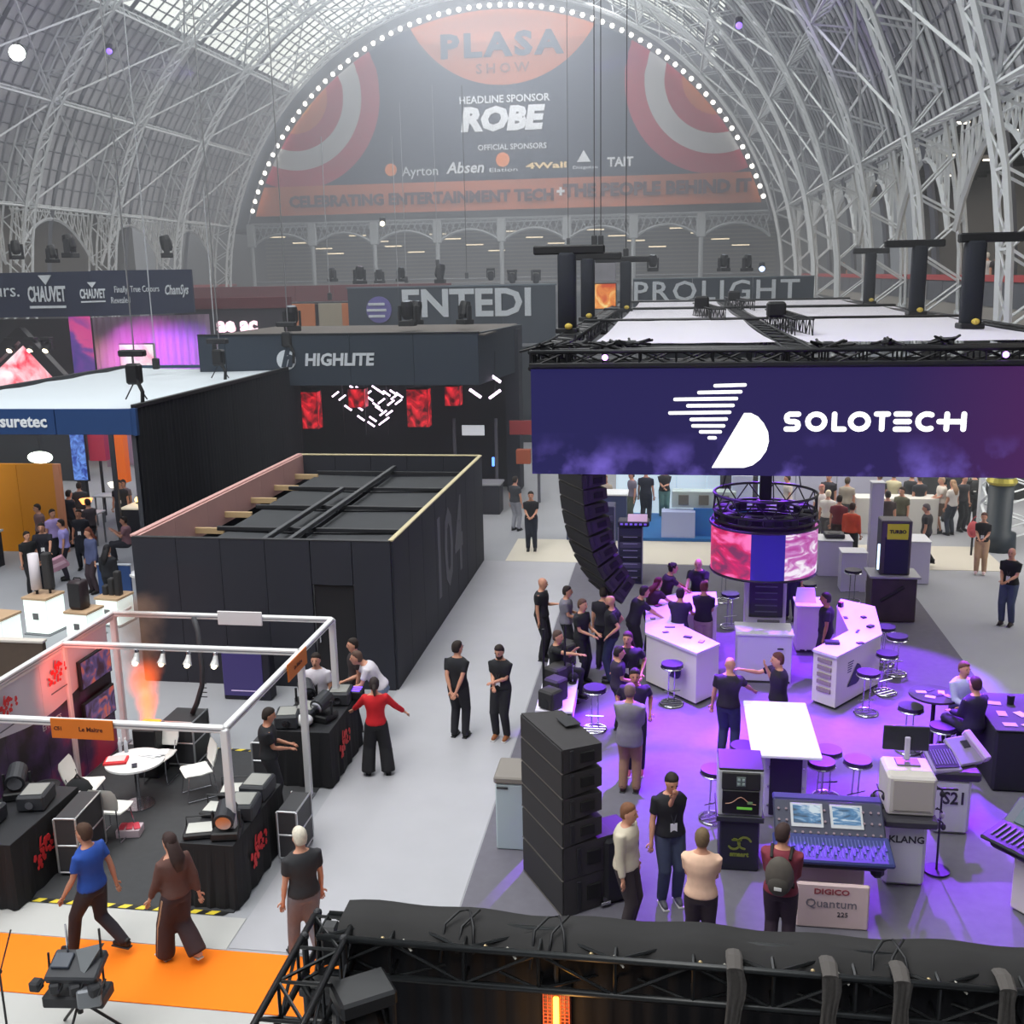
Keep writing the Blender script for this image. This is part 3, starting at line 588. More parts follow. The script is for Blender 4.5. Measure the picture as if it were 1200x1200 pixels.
p = atY(372, 365, 52); t = thing('orange_stand_wall', 'orange and beige backed stand beyond the long slate fascia', 'exhibition stand', (p.x, 52, 0))
boxo('orange_board', (-.9, 0, 3.3), (2.0, .2, 6.8), M((206, 120, 62), .8), t); boxo('beige_board', (.6, 0, 3.3), (1.4, .2, 6.8), M((170, 160, 140), .8), t); boxo('orange_board', (1.8, 0, 3.3), (1.0, .2, 6.8), M((206, 120, 62), .8), t)
p = atY(230, 335, 60); t = thing('red_valance_row', 'long dark red valance along the low stands at the far left', 'valance', (p.x, 60, 0)); 
for k in range(8): boxo('valance_panel', (-2+2.3*k, 0, 7.1), (2.28, .1, .9), M((110, 40, 46), .85), t); boxo('dark_panel', (-2+2.3*k, .1, 3.3), (2.28, .1, 6.6), M((52, 48, 56), .85), t)

# lamps standing and hanging above the far stands
for i, (px, py, Y, s, hang) in enumerate(((478,382,36,1.5,0),(343,388,35.5,1.5,0),(422,333,51,1.5,0),(470,330,52,1.2,0),(516,332,51,1.6,0),(488,380,36.5,1.4,0),(545,380,37,1.4,0),(600,316,56,1.2,1),(575,314,56,1.1,1),(628,316,56,1.2,1),(20,304,40.5,1.3,0),(62,308,40.5,1.2,0),(83,302,40.5,1.6,0),(196,302,43,1.6,0),(390,330,56,1.3,0),(445,332,56,1.3,0),(765,318,46,1.2,0),(848,318,46,1.2,0),(875,318,46,1.2,0))):
    p = atY(px, py, Y); moving_head('black moving head lamp, '+('between two letters of ENTEDI', 'left end of the HIGHLITE roof', 'above the left end of ENTEDI fascia', 'second above the ENTEDI fascia', 'above the middle of the ENTEDI fascia', 'on the HIGHLITE roof before its E', 'on the HIGHLITE roof before its D', 'upside down above the I of ENTEDI', 'upside down, high and farther back', 'upside down, nearest the tower legs', 'leftmost above the wedge logo fascia', 'second above the wedge logo fascia', 'largest above the wedge logo fascia', 'above the right end of the navy fascia', 'far back, left of ENTEDI', 'far back, over the disc emblem', 'above the P of PROLIGHT', 'above the H of PROLIGHT', 'above the T of PROLIGHT')[i], tuple(p), .2, .4*i, s, None, bool(hang))
cab_l = ('thin cable dropping past the banner left of the emblem row', 'cable dropping left of the sponsor lettering', 'short wired drop left of the word HEADLINE', 'cable beside the P of the great banner', 'dark cable right of the great banner lettering', 'pair of dark cables over the tower legs, left one', 'pair of dark cables over the tower legs, right one', 'cable nearest the TAIT lettering', 'cable on the far left over the fascia fold', 'cable over the HIGHLITE emblem', 'cable left of the CELEBRATING lettering')
for i, (px, y0, y1, Y) in enumerate(((468,120,330,60),(506,100,310,60),(459,160,372,50),(541,100,325,62),(664,-20,285,60),(696,-20,285,40),(704,-20,285,40),(735,-20,300,42),(142,-20,430,33),(238,220,410,34),(376,160,350,52))): cable('rigging_cable', px, y0, y1, Y, cab_l[i], M((170, 174, 180), .5) if i in (8, 9, 10, 0, 1, 2) else None)

# ------------------------------------------------------------------ violet fascia stand (roof, screen fascia, towers)
SY = 18.2
p = atY(622, 430, SY); q = atY(622, 555, SY); X0, X1, ZT, ZB = p.x, 7.3, p.z, q.z
so = thing('screen_fascia', 'wide violet and navy video wall fascia with white striped logo and SOLOTECH lettering', 'video wall', (X0, SY, ZB))
sm = bpy.data.materials.new('fascia screen'); sm.use_nodes = True; nt = sm.node_tree; N = nt.nodes.new; Lk = nt.links.new; bsd = nt.nodes['Principled BSDF']
tc = N('ShaderNodeTexCoord'); sx = N('ShaderNodeSeparateXYZ'); Lk(tc.outputs['Object'], sx.inputs[0])
cr = N('ShaderNodeValToRGB'); e = cr.color_ramp.elements; mr = N('ShaderNodeMapRange'); mr.inputs[2].default_value = X1-X0; Lk(sx.outputs[0], mr.inputs[0]); Lk(mr.outputs[0], cr.inputs[0])
e[0].color = (*lin((42, 40, 92)), 1); e[1].color = (*lin((92, 42, 96)), 1); e[1].position = .97; k = e.new(.62); k.color = (*lin((50, 40, 92)), 1)
nz = N('ShaderNodeTexNoise'); nz.inputs['Scale'].default_value = 1.3; nz.inputs['Detail'].default_value = 6; Lk(tc.outputs['Object'], nz.inputs['Vector'])
zr = N('ShaderNodeMapRange'); zr.inputs[1].default_value = .75; zr.inputs[2].default_value = 0; Lk(sx.outputs[2], zr.inputs[0])
nr = N('ShaderNodeMapRange'); nr.inputs[1].default_value = .48; nr.inputs[2].default_value = .72; Lk(nz.outputs[0], nr.inputs[0])
mm = N('ShaderNodeMath'); mm.operation = 'MULTIPLY'; Lk(zr.outputs[0], mm.inputs[0]); Lk(nr.outputs[0], mm.inputs[1])
mx = N('ShaderNodeMix'); mx.data_type = 'RGBA'; Lk(mm.outputs[0], mx.inputs[0]); Lk(cr.outputs[0], mx.inputs[6]); mx.inputs[7].default_value = (*lin((132, 112, 226)), 1)
Lk(mx.outputs[2], bsd.inputs['Emission Color']); bsd.inputs['Emission Strength'].default_value = .85; bsd.inputs['Base Color'].default_value = (.005, .005, .01, 1); bsd.inputs['Specular IOR Level'].default_value = .1
boxo('screen_face', ((X1-X0)/2, 0, (ZT-ZB)/2), (X1-X0, .04, ZT-ZB), sm, so, bev=.002).location = (0, 0, 0)
boxo('backing_frame', ((X1-X0)/2, .1, (ZT-ZB)/2), (X1-X0, .12, ZT-ZB-.02), BLACK, so); boxo('top_trim', ((X1-X0)/2, 0, ZT-ZB+.03), (X1-X0+.04, .2, .07), BLACK, so)
GL = M((255, 255, 255), .5, emit=1.05, name='white screen glow'); O_ = Vector((X0, SY-.03, ZB))
def sp_(px, py): v = atY(px, py, SY-.03)-O_; return (v.x, v.z)
bars = [((838,452),(873,451)),((819,460),(868,459)),((791,468),(863,467)),((806,475.5),(859,475)),((785,484),(855,483)),((810,491.5),(851,491)),((812,499),(848,499)),((821,506),(844,506)),((831,513),(838,513))]
for a, c in bars: strokes('logo_stripe', [[sp_(*a), sp_(*c)]], .028, GL, so, (0, -.03, 0), .012)
D_ = [sp_(834, 548), sp_(872, 484)]+[sp_(*q) for q in ((880,484),(888,488),(895,496),(900,506),(901,517),(898,528),(891,538),(882,545),(872,548))]
b = MB(); b.slab([(x, -.03, z) for x, z in D_], (0, -.012, 0)); b.build('logo_half_disc', GL, so)
lh = 24/1240*SY*.5; lw = .0147*SY     # letter half height
def letter(ch, px, pw):
    x0, zc = sp_(px, 494); x1 = sp_(px+pw, 494)[0]; x0 += .05; x1 -= .05; w = x1-x0; h = lh-.05; cx = (x0+x1)/2
    S = {'S': [[(x1, zc+h)]+[(x0+w*.28, zc+h)]+[(x0+w*.05, zc+h*.8), (x0, zc+h*.5), (x0+w*.08, zc+h*.12), (x0+w*.3, zc), (x1-w*.3, zc), (x1-w*.05, zc-h*.15), (x1, zc-h*.5), (x1-w*.06, zc-h*.82), (x1-w*.28, zc-h), (x0, zc-h)]],
         'O': [arc(cx, zc, w/2, 0, 360, 16, h)], 'L': [[(x0, zc+h), (x0, zc-h), (x1, zc-h)]], 'T': [[(x0, zc+h), (x1, zc+h)], [(cx, zc+h), (cx, zc-h)]],
         'E': [[(x0, zc+h), (x1, zc+h)], [(x0, zc), (x1, zc)], [(x0, zc-h), (x1, zc-h)]], 'C': [arc(cx+w*.1, zc, w*.6, 62, 298, 14, h)],
         'H': [[(x0, zc+h*.05-h), (x0, zc+h)] if 0 else [(x0, zc-h), (x0, zc-.1*h)], [(x0-.02, zc), (x1, zc)], [(x0+w*.45, zc+h), (x0+w*.45, zc+h*.4)], [(x1, zc+h), (x1, zc-h)]]}[ch]
    if ch == 'H': S = [[(x0-.03, zc), (x1, zc)], [(x0+w*.25, zc+h), (x0+w*.25, zc-h)], [(x1, zc+h), (x1, zc-h)]]
    strokes('letter', S, .043, GL, so, (0, -.03, 0), .014)
for ch, px, pw in (('S',918,21),('O',943,27),('L',974,19),('O',993,28),('T',1023,21),('E',1046,23),('C',1072,25),('H',1099,34)): letter(ch, px, pw)
# roof
rt = thing('truss_roof', 'flat black truss roof with three rows of white cloth above the violet fascia', 'truss roof', (0, 0, 0)); ZR = ZT+.08; XA, XB, YA, YZ = X0, X1+.2, SY+.1, 48.0
for y, d in ((SY+.18, .26), (SY+.9, .22), (29.6, .34), (38.4, .4), (YZ, .4)): truss(rt, (XA, y, ZR+.04), (XB, y, ZR+.04), .36, d, .6, .035)
for x in (XA+.2, 2.1, XB-.2): truss(rt, (x, YA, ZR+.02), (x, YZ, ZR+.02), .44, .28, .6, .045)
RC = bpy.data.materials.new('white stretch cloth'); RC.use_nodes = True; nt = RC.node_tree; nt.nodes.clear(); ou = nt.nodes.new('ShaderNodeOutputMaterial'); mx = nt.nodes.new('ShaderNodeMixShader'); mx.inputs[0].default_value = .38; a_ = nt.nodes.new('ShaderNodeBsdfDiffuse'); a_.inputs[0].default_value = (.9, .88, .96, 1); c_ = nt.nodes.new('ShaderNodeBsdfTranslucent'); c_.inputs[0].default_value = (.8, .78, .84, 1)
nt.links.new(a_.outputs[0], mx.inputs[1]); nt.links.new(c_.outputs[0], mx.inputs[2]); nt.links.new(mx.outputs[0], ou.inputs[0])
for j, (y0, y1) in enumerate(((SY+1.6, 29.2), (30.1, 38.0), (38.9, 47.6))):
    for x0, x1 in ((XA+.95, 1.85), (2.4, XB-.1)):
        b = MB(); n = 16; vs = []
        for jj in range(5):
            for i in range(n+1): vs.append((x0+(x1-x0)*i/n, y0+(y1-y0)*jj/4+(.06*math.sin(i*1.3) if jj in (0, 4) else 0), ZR+.2-.05*math.sin(math.pi*jj/4)*(1+.3*math.sin(i))))
        b.add(vs, [(jj*(n+1)+i, jj*(n+1)+i+1, (jj+1)*(n+1)+i+1, (jj+1)*(n+1)+i) for jj in range(4) for i in range(n)]); b.build('roof_cloth', RC, rt, True)
for j, (x0, y0) in enumerate(((2.75, 24.0), (1.3, 30.5), (2.6, 38))):
    t = thing('motor_truss', ('lattice truss with motors on the white cloth roof, nearest', 'lattice truss on the white cloth roof, middle one', 'lattice truss on the white cloth roof, farthest')[j], 'truss', (x0, y0, ZR+.45))
    truss(t, (-.1, -1.5, -.15), (-.5 if j else -.3, 3.2, -.1), .36, .36, .4, .025); MB().cbox((-.5, .3, .18), (.4, .4, .34), .05).build('hoist_motor', BLACK, t)
for i, (px, y0, y1, Y, arm) in enumerate(((665,388,296,24.4,(-.5,.6)),(689,372,303,30.5,(-.1,.7)),(733,364,306,37.5,(-.8,.6)),(1136,385,282,24.4,(-.1,.8)),(1073,372,288,31.5,(-.7,.4)),(1018,350,296,42,(-.4,.4)))):
    a, c = atY(px, y0, Y), atY(px, y1, Y); a.z = ZR+.22; hh = max(1.4, c.z-a.z)
    t = thing('tower_leg', 'black tower leg with T head on the roof, '+('nearest at left', 'second at left', 'third at left beside the amber screen', 'nearest at right', 'second at right', 'farthest at right')[i], 'tower', a); r_ = .2 if i in (0, 3) else .19
    MB().cbox((0, 0, hh/2), (2*r_, 2*r_, hh), .06).build('sheath', M((30, 34, 44), .8, name='sheath cloth'), t, True); boxo('head_arm', ((arm[0]+arm[1])/2, 0, hh+.06), (arm[1]-arm[0]+.5, .24, .2), BLACK, t, bev=.03)
    MB().cbox((0, 0, .0), (.5, .5, .12), .02).build('sleeve_block', BLACK, t); one(lambda b: b.ball((.05, -.25, .1), .09, .07, .07), 'yellow_tag', M((206, 180, 80), .6), t)
for k in range(9):
    px = 640+20*k if k < 6 else 900+70*(k-5); p = atY(px, 414-(k % 3)*5, SY+.3+(k % 3)*.4); p.z = ZR+.24
    t = thing('cable_clump', 'tangled black cable clump on the front roof truss, number %s from left' % ('one', 'two', 'three', 'four', 'five', 'six', 'seven', 'eight', 'nine')[k], 'cable', p); b = MB(); rr = random.Random(k)
    b.tube([(.5*math.sin(j*1.7+k)*rr.random(), .2*math.cos(j*2.3), .07*math.sin(j*3)) for j in range(12)], .025, 5); b.build('coiled_cable', BLACK, t); MB().cbox((0, 0, -.02), (.2, .16, .14), .03).build('clamp', BLK2, t)
for px in (709, 1178): p = atY(px, 421, SY-.1); p.z = ZT+.16; p.y = SY-.12; t = thing('violet_lamp', 'small glowing violet lamp on the front roof truss, '+('left' if px < 800 else 'right'), 'stage light', p); one(lambda b: b.ball((0, 0, 0), .05), 'bulb', M((190, 130, 255), .4, emit=9.0), t); one(lambda b: b.box((0, .07, 0), (.1, .08, .1)), 'bracket', BLACK, t)
for i, (x, y) in enumerate(((XA+.15, YZ-.2), (XB-.3, YZ-.2), (XB-.2, SY+.4))): t = thing('roof_post', ('white post carrying the rear left roof corner', 'white post carrying the rear right roof corner', 'black post carrying the front right roof corner')[i], 'post', (x, y, 0)); boxo('post_shaft', (0, 0, 3.3), (.2, .2, 6.5), M((190, 190, 200), .5) if i < 2 else BLACK, t); boxo('base_plate', (0, 0, .02), (.5, .5, .04), BLK2, t)

# ------------------------------------------------------------------ hanging line array
CABM = M((54, 52, 54), .75, name='black speaker paint', noise=.08, nscale=20); GRIL = M((46, 45, 48), .85, name='black grille'); SEAM = M((96, 92, 88), .7, name='pale seam')
def cabinet(parent, name, W, Dp, Hf, Hb, grille=True, handles=True):
    """trapezoid speaker cabinet, front towards -Y"""
    b = MB(); w = W/2; z0, z1, y0, y1 = Hf/2, Hb/2, -Dp/2, Dp/2
    pts = [(-w, y0, -z0), (w, y0, -z0), (w, y0, z0), (-w, y0, z0)]; r2 = [(-w*.9, y1, -z1), (w*.9, y1, -z1), (w*.9, y1, z1), (-w*.9, y1, z1)]
    b.loft([pts, r2]); o = b.build(name, CABM, parent)
    if grille: boxo('grille', (0, y0-.012, 0), (W*.985, .02, Hf*.93), GRIL, o); boxo('seam_strip', (0, y0-.014, -Hf/2+.004), (W, .022, .008), SEAM, o, bev=.001)
    if handles:
        for sx in (-1, 1):
            boxo('grip_recess', (sx*w*.955, .06, .0), (.03, .2, Hf*.42), M((14, 14, 16), .8), o); boxo('rigging_plate', (sx*(w*.98), -.16, 0), (.03, .06, Hf*.8), BLK2, o)
    return o
la = thing('line_array', 'large black curved line array of hanging speakers beneath the violet fascia', 'loudspeaker array', atY(668, 560, 20.6)); la.location.z = 4.25; la.rotation_euler = (0, 0, math.radians(-62))
z, y, tilt = .45, 0, .0; n = 11
for i in range(n):
    hf = .285; a = math.radians(.5+i*i*.46); o = cabinet(la, 'speaker_cabinet', 1.25, .52, hf, hf*.72)
    z -= hf*.5*math.cos(a); y += hf*.5*math.sin(a); c, s_ = math.cos(a), math.sin(a)
    o.location = (0, y+.26*c-.0, z-.26*s_*-1*-1); o.rotation_euler = (a, 0, 0)
    z -= hf*.5*math.cos(a); y += hf*.5*math.sin(a)
boxo('fly_frame', (0, .25, .55), (1.1, .6, .14), BLACK, la); one(lambda b: [b.cyl((x, .25, .6), (x, .25, 2.5), .03) for x in (-.3, .3)], 'lifting_chain', BLK2, la)
# ------------------------------------------------------------------ ground stacked array
A, B_, Cc = at(614, 1047), at(672, 1069), at(716, 1050)
st = thing('speaker_stack', 'stack of black loudspeakers standing on the grey carpet at the aisle corner', 'loudspeaker array', (B_.x-.1, B_.y+.55, .02)); st.rotation_euler = (0, 0, math.radians(-58))
z = 0
for i, (hh, dp, w_, off) in enumerate(((.5, .75, 1.22, 0), (.46, .75, 1.22, .0), (.33, .56, 1.24, 0), (.33, .56, 1.24, 0), (.33, .56, 1.24, 0), (.33, .56, 1.24, 0))):
    o = cabinet(st, 'bass_cabinet' if i < 2 else 'speaker_cabinet', w_, dp, hh-.008, (hh-.008)*(1 if i < 2 else .74), True, True); o.location = (0, dp/2-.38, z+hh/2); z += hh
boxo('top_plate', (-.1, .05, z+.008), (.3, .22, .012), BLK2, st); boxo('chrome_latch', (.62, .2, .06), (.05, .14, .05), CHROME, st)
sb = thing('side_subwoofer', 'low black wheeled speaker case right of the black loudspeaker stack', 'loudspeaker', at(706, 1062)+Vector((.1, .35, .02)), math.radians(-58)); MB().cbox((0, 0, .46), (.6, .5, .9), .04).build('case_body', M((26, 26, 32), .7), sb); boxo('handle', (.31, 0, .6), (.03, .2, .1), BLK2, sb)
for sx in (-1, 1): one(lambda b: b.cyl((sx*.25, -.28, .06), (sx*.25, -.22, .06), .06), 'caster', BLK2, sb)
gb = thing('grey_bin_cabinet', 'pale grey cabinet with darker top at the aisle edge beside the speaker stack', 'cabinet', (-2.2, 13.62, .012)); MB().cbox((.1, 0, .5), (.5, .6, 1.0), .02).build('body', M((176, 190, 196), .5), gb); MB().cbox((.1, 0, 1.06), (.54, .64, .1), .02).build('lid', M((128, 122, 116), .6), gb); boxo('handle_strip', (-.05, -.31, .95), (.16, .02, .03), BLK2, gb)

# ------------------------------------------------------------------ ring screen and central column
RX_, RY_, RZ0, RH = 1.86, 21.0, 2.08, .92
rg = thing('ring_screen', 'hanging circular video screen with magenta and blue segments under a black truss ring', 'screen', (RX_, RY_, RZ0))
PINK = noisy_emit(bpy.data.materials.new('magenta content'), (120, 50, 90), (255, 120, 190), 1.1, 1.0, (214, 34, 96), (1, 1, 2.2))
PALE = noisy_emit(bpy.data.materials.new('pale pink content'), (180, 60, 150), (250, 240, 250), 1.6, .95, (200, 120, 190), (1, 1, 3))
BLU = M((36, 28, 116), .5, emit=.9, name='blue content')
def ringseg(a0, a1, z0, z1, r, th, mat, nm, par):
    b = MB(); n = 12
    for k in range(n):
        p, q = math.radians(a0+(a1-a0)*k/n), math.radians(a0+(a1-a0)*(k+1)/n); b.slab([(r*math.cos(p), r*math.sin(p), z0), (r*math.cos(q), r*math.sin(q), z0), (r*math.cos(q), r*math.sin(q), z1), (r*math.cos(p), r*math.sin(p), z1)], (-th*math.cos(p), -th*math.sin(p), 0))
    return b.build(nm, mat, par)
for a0, a1, mt in ((178, 252, PINK), (252, 288, BLU), (288, 366, PALE), (6, 178, BLU)): ringseg(a0, a1, 0, RH, 1.035, .05, mt, 'curved_screen', rg)
ringseg(0, 360, .0, RH+.02, .98, .02, BLACK, 'inner_liner', rg)
for z, r_ in ((RH+.03, 1.06), (RH+.12, 1.0), (-.01, 1.03)): one(lambda b: b.tube([(r_*math.cos(t*math.pi/18), r_*math.sin(t*math.pi/18), z) for t in range(36)], .028, 6, True), 'rim_tube', BLACK, rg)
tr_ = thing('truss_ring', 'black circular truss ring with dark lamps above the round screen', 'truss ring', (RX_, RY_, RZ0+RH+.28))
for r_, z in ((1.0, .0), (1.0, .34), (.72, .0)): one(lambda b: b.tube([(r_*math.cos(t*math.pi/18), r_*math.sin(t*math.pi/18), z) for t in range(36)], .026, 6, True), 'ring_chord', BLACK, tr_)
one(lambda b: [b.tube([(math.cos(t*math.pi/12), math.sin(t*math.pi/12), .34*(t % 2)), (math.cos((t+1)*math.pi/12), math.sin((t+1)*math.pi/12), .34*((t+1) % 2))], .014, 5) for t in range(24)], 'ring_lacing', BLACK, tr_)
for t in range(12): a = t*math.pi/6; MB().cbox((.86*math.cos(a), .86*math.sin(a), -.08), (.26, .2, .18), .03, a).build('lamp_body', BLK2, tr_)
for k in range(3): a = 2.1*k+.6; one(lambda b: b.tube([(.9*math.cos(a), .9*math.sin(a), .34), (.25*math.cos(a), .25*math.sin(a), 3.2)], .012, 4), 'hanging_wire', BLK2, tr_)
boxo('drop_mast', (0, 0, 1.7), (.22, .22, 3.0), BLACK, tr_)
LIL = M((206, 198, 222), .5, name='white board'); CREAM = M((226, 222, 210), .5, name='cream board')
kc = thing('central_column', 'white column with dark wall screen and small shelf under the round screen', 'display column', (1.93, 21.0, 0)); c = kc
boxo('shaft', (0, .1, 1.0), (.8, .5, 2.0), LIL, c); boxo('dark_screen', (0, -.17, 1.5), (.66, .05, .8), M((28, 28, 42), .3), c)
for k in range(5): boxo('product_bar', (0, -.2, 1.22+.13*k), (.44, .02, .025), M((110, 110, 122), .5), c)
boxo('niche', (.06, -.17, .82), (.44, .05, .44), M((120, 116, 124), .6), c)
one(lambda b: [b.ball((-.08, -.24, .74), .1, .08, .09), b.ball((-.06, -.24, .88), .07, .06, .07)], 'display_item', M((40, 36, 44), .4), c)
cdk = thing('central_desk', 'white box counter in front of the central column', 'counter', (1.86, 20.35, 0)); MB().cbox((0, 0, .5), (1.04, .66, .98), .01).build('body', LIL, cdk); boxo('counter_top', (0, 0, 1.0), (1.1, .72, .05), WHITE, cdk); boxo('slot_handle', (.3, -.345, .72), (.12, .02, .03), BLACK, cdk); boxo('plinth_strip', (0, -.335, .03), (1.0, .02, .05), BLK2, cdk)

# ------------------------------------------------------------------ counters
def poly_counter(name, label, P, h, extra=None, mat=CREAM):
    o = Vector(P[0]); t = thing(name, label, 'counter', (o.x, o.y, .012)); Q = [(p[0]-o.x, p[1]-o.y) for p in P]
    MB().prism(Q, 0.06, h-.03).build('body', mat, t); cx = sum(q[0] for q in Q)/len(Q); cy = sum(q[1] for q in Q)/len(Q)
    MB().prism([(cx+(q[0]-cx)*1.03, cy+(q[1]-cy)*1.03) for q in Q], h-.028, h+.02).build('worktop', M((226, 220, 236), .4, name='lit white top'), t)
    MB().prism([(cx+(q[0]-cx)*.95, cy+(q[1]-cy)*.95) for q in Q], 0, .058).build('kick_base', BLK2, t); return t
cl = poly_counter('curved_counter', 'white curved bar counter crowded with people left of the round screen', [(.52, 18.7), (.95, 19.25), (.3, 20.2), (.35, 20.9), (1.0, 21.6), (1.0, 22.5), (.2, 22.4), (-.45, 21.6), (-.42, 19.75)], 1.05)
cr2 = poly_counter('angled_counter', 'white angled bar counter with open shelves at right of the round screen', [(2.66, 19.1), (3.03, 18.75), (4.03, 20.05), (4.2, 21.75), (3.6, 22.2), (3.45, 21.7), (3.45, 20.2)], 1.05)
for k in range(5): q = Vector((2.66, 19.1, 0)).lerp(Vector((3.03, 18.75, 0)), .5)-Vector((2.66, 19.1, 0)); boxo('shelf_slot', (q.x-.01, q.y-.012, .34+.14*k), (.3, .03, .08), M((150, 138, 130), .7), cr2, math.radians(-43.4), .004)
# half disc emblem on the front of the right counter
e0, e1 = Vector((3.03, 18.75, 0)), Vector((4.03, 20.05, 0)); d = (e1-e0).normalized(); FRr = facing(d, (0, 0, 1)); nrm = Vector((d.y, -d.x, 0)); cc = e0+d*.62+nrm*.012-Vector((2.66, 19.1, 0)); NVD = M((52, 46, 84), .5)
b = MB(); b.slab([FRr @ Vector((x, y, 0)) for x, y in [(-.22, -.2)]+[(-.22+.3+.2*math.cos(a), -.02+.2*math.sin(a)) for a in [1.4-.35*k for k in range(10)]]], nrm*.006); b.build('half_disc_emblem', NVD, cr2, loc=tuple(cc+Vector((0, 0, .55))))
for k in range(5): b = MB(); y = .12+.045*k; b.slab([FRr @ Vector(p) for p in ((-.2, y, 0), (-.2+.13+.02*k, y, 0), (-.2+.13+.02*k, y+.02, 0), (-.2, y+.02, 0))], nrm*.006); b.build('emblem_stripe', NVD, cr2, loc=tuple(cc+Vector((-.02, 0, .5))))
e0, e1 = Vector((-.42, 19.75, 0)), Vector((.52, 18.7, 0)); d = (e1-e0).normalized(); FRl = facing(d, (0, 0, 1)); nl = Vector((d.y, -d.x, 0)); cc = e0+d*.85+nl*.012-Vector((.52, 18.7, 0))
b = MB(); b.slab([FRl @ Vector((x, y, 0)) for x, y in [(-.16, -.22)]+[(.02+.14*math.cos(a), -.05+.17*math.sin(a)) for a in [1.5-.35*k for k in range(9)]]], nl*.006); b.build('half_disc_emblem', NVD, cl, loc=tuple(cc+Vector((0, 0, .6))))
cb = thing('tall_cabinet', 'cream cabinet with open dark side at the rear end of the angled counter', 'cabinet', (3.0, 22.0, .012)); MB().cbox((-.02, .1, .52), (.62, .6, .95), .01).build('body', CREAM, cb); boxo('worktop', (-.02, .1, 1.02), (.68, .66, .05), WHITE, cb); boxo('open_side', (.2, -.21, .5), (.18, .02, .8), M((40, 34, 44), .8), cb)
for k in range(3): boxo('side_grille_bar', (-.2+.14*k, -.21, .06), (.1, .03, .03), BLK2, cb)
nb = thing('open_folder', 'bright white open folder standing on the cream cabinet', 'folder', (2.85, 22.0, 1.06)); b = MB(); b.slab([(-.22, 0, 0), (.22, 0, 0), (.2, .16, .28), (-.16, .16, .28)], (0, .01, 0)); b.build('cover', M((250, 250, 252), .5), nb); boxo('base_sheet', (0, .1, .006), (.44, .2, .01), WHITE, nb)
def flat_item(px, py, z, d, col, label, cat, name, emit=0, rz=0.3):
    p = at(px, py, z); t = thing(name, label, cat, (p.x, p.y, z), rz); MB().cbox((0, 0, d[2]/2), d, .004).build('casing', M((30, 30, 36), .5), t); boxo('screen' if name != 'leaflet' else 'printed_face', (0, 0, d[2]+.001), (d[0]*.86, d[1]*.8, .002), M(col, .4, emit=emit), t, bev=.0005); return t
for i, (px, py, d, col, lab, cat, nm) in enumerate((
    (975,754,(.26,.16,.05),(40,34,60),'dark box on the front end of the angled counter','box','small_box'), (1008,754,(.13,.09,.02),(60,50,90),'phone near the outer edge of the angled counter','phone','phone'),
    (1020,735,(.14,.1,.04),(50,40,70),'little black device beside the counter bend','device','small_device'), (1005,740,(.2,.05,.012),(60,50,120),'dark strip lying at the middle of the angled counter','leaflet','leaflet'),
    (991,724,(.14,.08,.012),(70,50,130),'leaflet at the rear of the angled counter','leaflet','leaflet'), (1012,724,(.1,.09,.03),(40,30,60),'dark puck at the rear outer edge of the angled counter','device','small_device'),
    (985,711,(.09,.09,.1),(190,30,90),'small red cup on the rear of the angled counter','cup','small_cup'),
    (806,747,(.16,.1,.02),(60,60,80),'dark phone at the front of the curved counter','phone','phone'), (785,735,(.2,.06,.012),(150,120,190),'leaflet on the middle of the curved counter','leaflet','leaflet'),
    (780,741,(.12,.08,.012),(120,90,180),'small card near the front of the curved counter','card','leaflet'), (771,710,(.16,.1,.02),(190,60,160),'pink lit card on the left of the curved counter','card','leaflet'),
    (822,752,(.15,.1,.012),(200,180,220),'pale sheet at the front corner of the curved counter','paper','leaflet'), (765,725,(.12,.1,.012),(170,150,210),'pale sheet at the left bend of the curved counter','paper','leaflet'))):
    flat_item(px, py, 1.085, d, col, lab, cat, nm, 0, .4*i)

# ------------------------------------------------------------------ stools
SEATM = M((44, 36, 62), .5, name='dark leather'); 
def stool(px, py, lean, label, r=.2, z0=.012):
    p = at(px, py, z0); t = thing('bar_stool', label, 'stool', (p.x, p.y, z0), lean, 'bar stools on the violet stand')
    MB().disc((0, 0, .74), r, .07, 20).build('seat', SEATM, t, False); one(lambda b: b.tube([(r*math.cos(a*math.pi/10), r*math.sin(a*math.pi/10), .735) for a in range(20)], .014, 5, True), 'seat_rim', CHROME, t)
    for sx in (-1, 1): one(lambda b: b.tube([(sx*.055, .0, .73), (sx*.055, .02, .36), (sx*.06, .04, .02)], .012, 6), 'leg', CHROME, t)
    one(lambda b: b.tube([(.21*math.cos(a*math.pi/10), .21*math.sin(a*math.pi/10), .02) for a in range(20)], .014, 5, True), 'base_ring', CHROME, t)
    for k in (-.1, 0, .1): w = math.sqrt(.21**2-k*k); one(lambda b: b.tube([(-w, k, .018), (w, k, .018)], .01, 5), 'base_bar', CHROME, t)
    one(lambda b: b.tube([(-.16, -.0, .26), (.16, 0, .26)], .011, 5), 'foot_rest', CHROME, t); return t
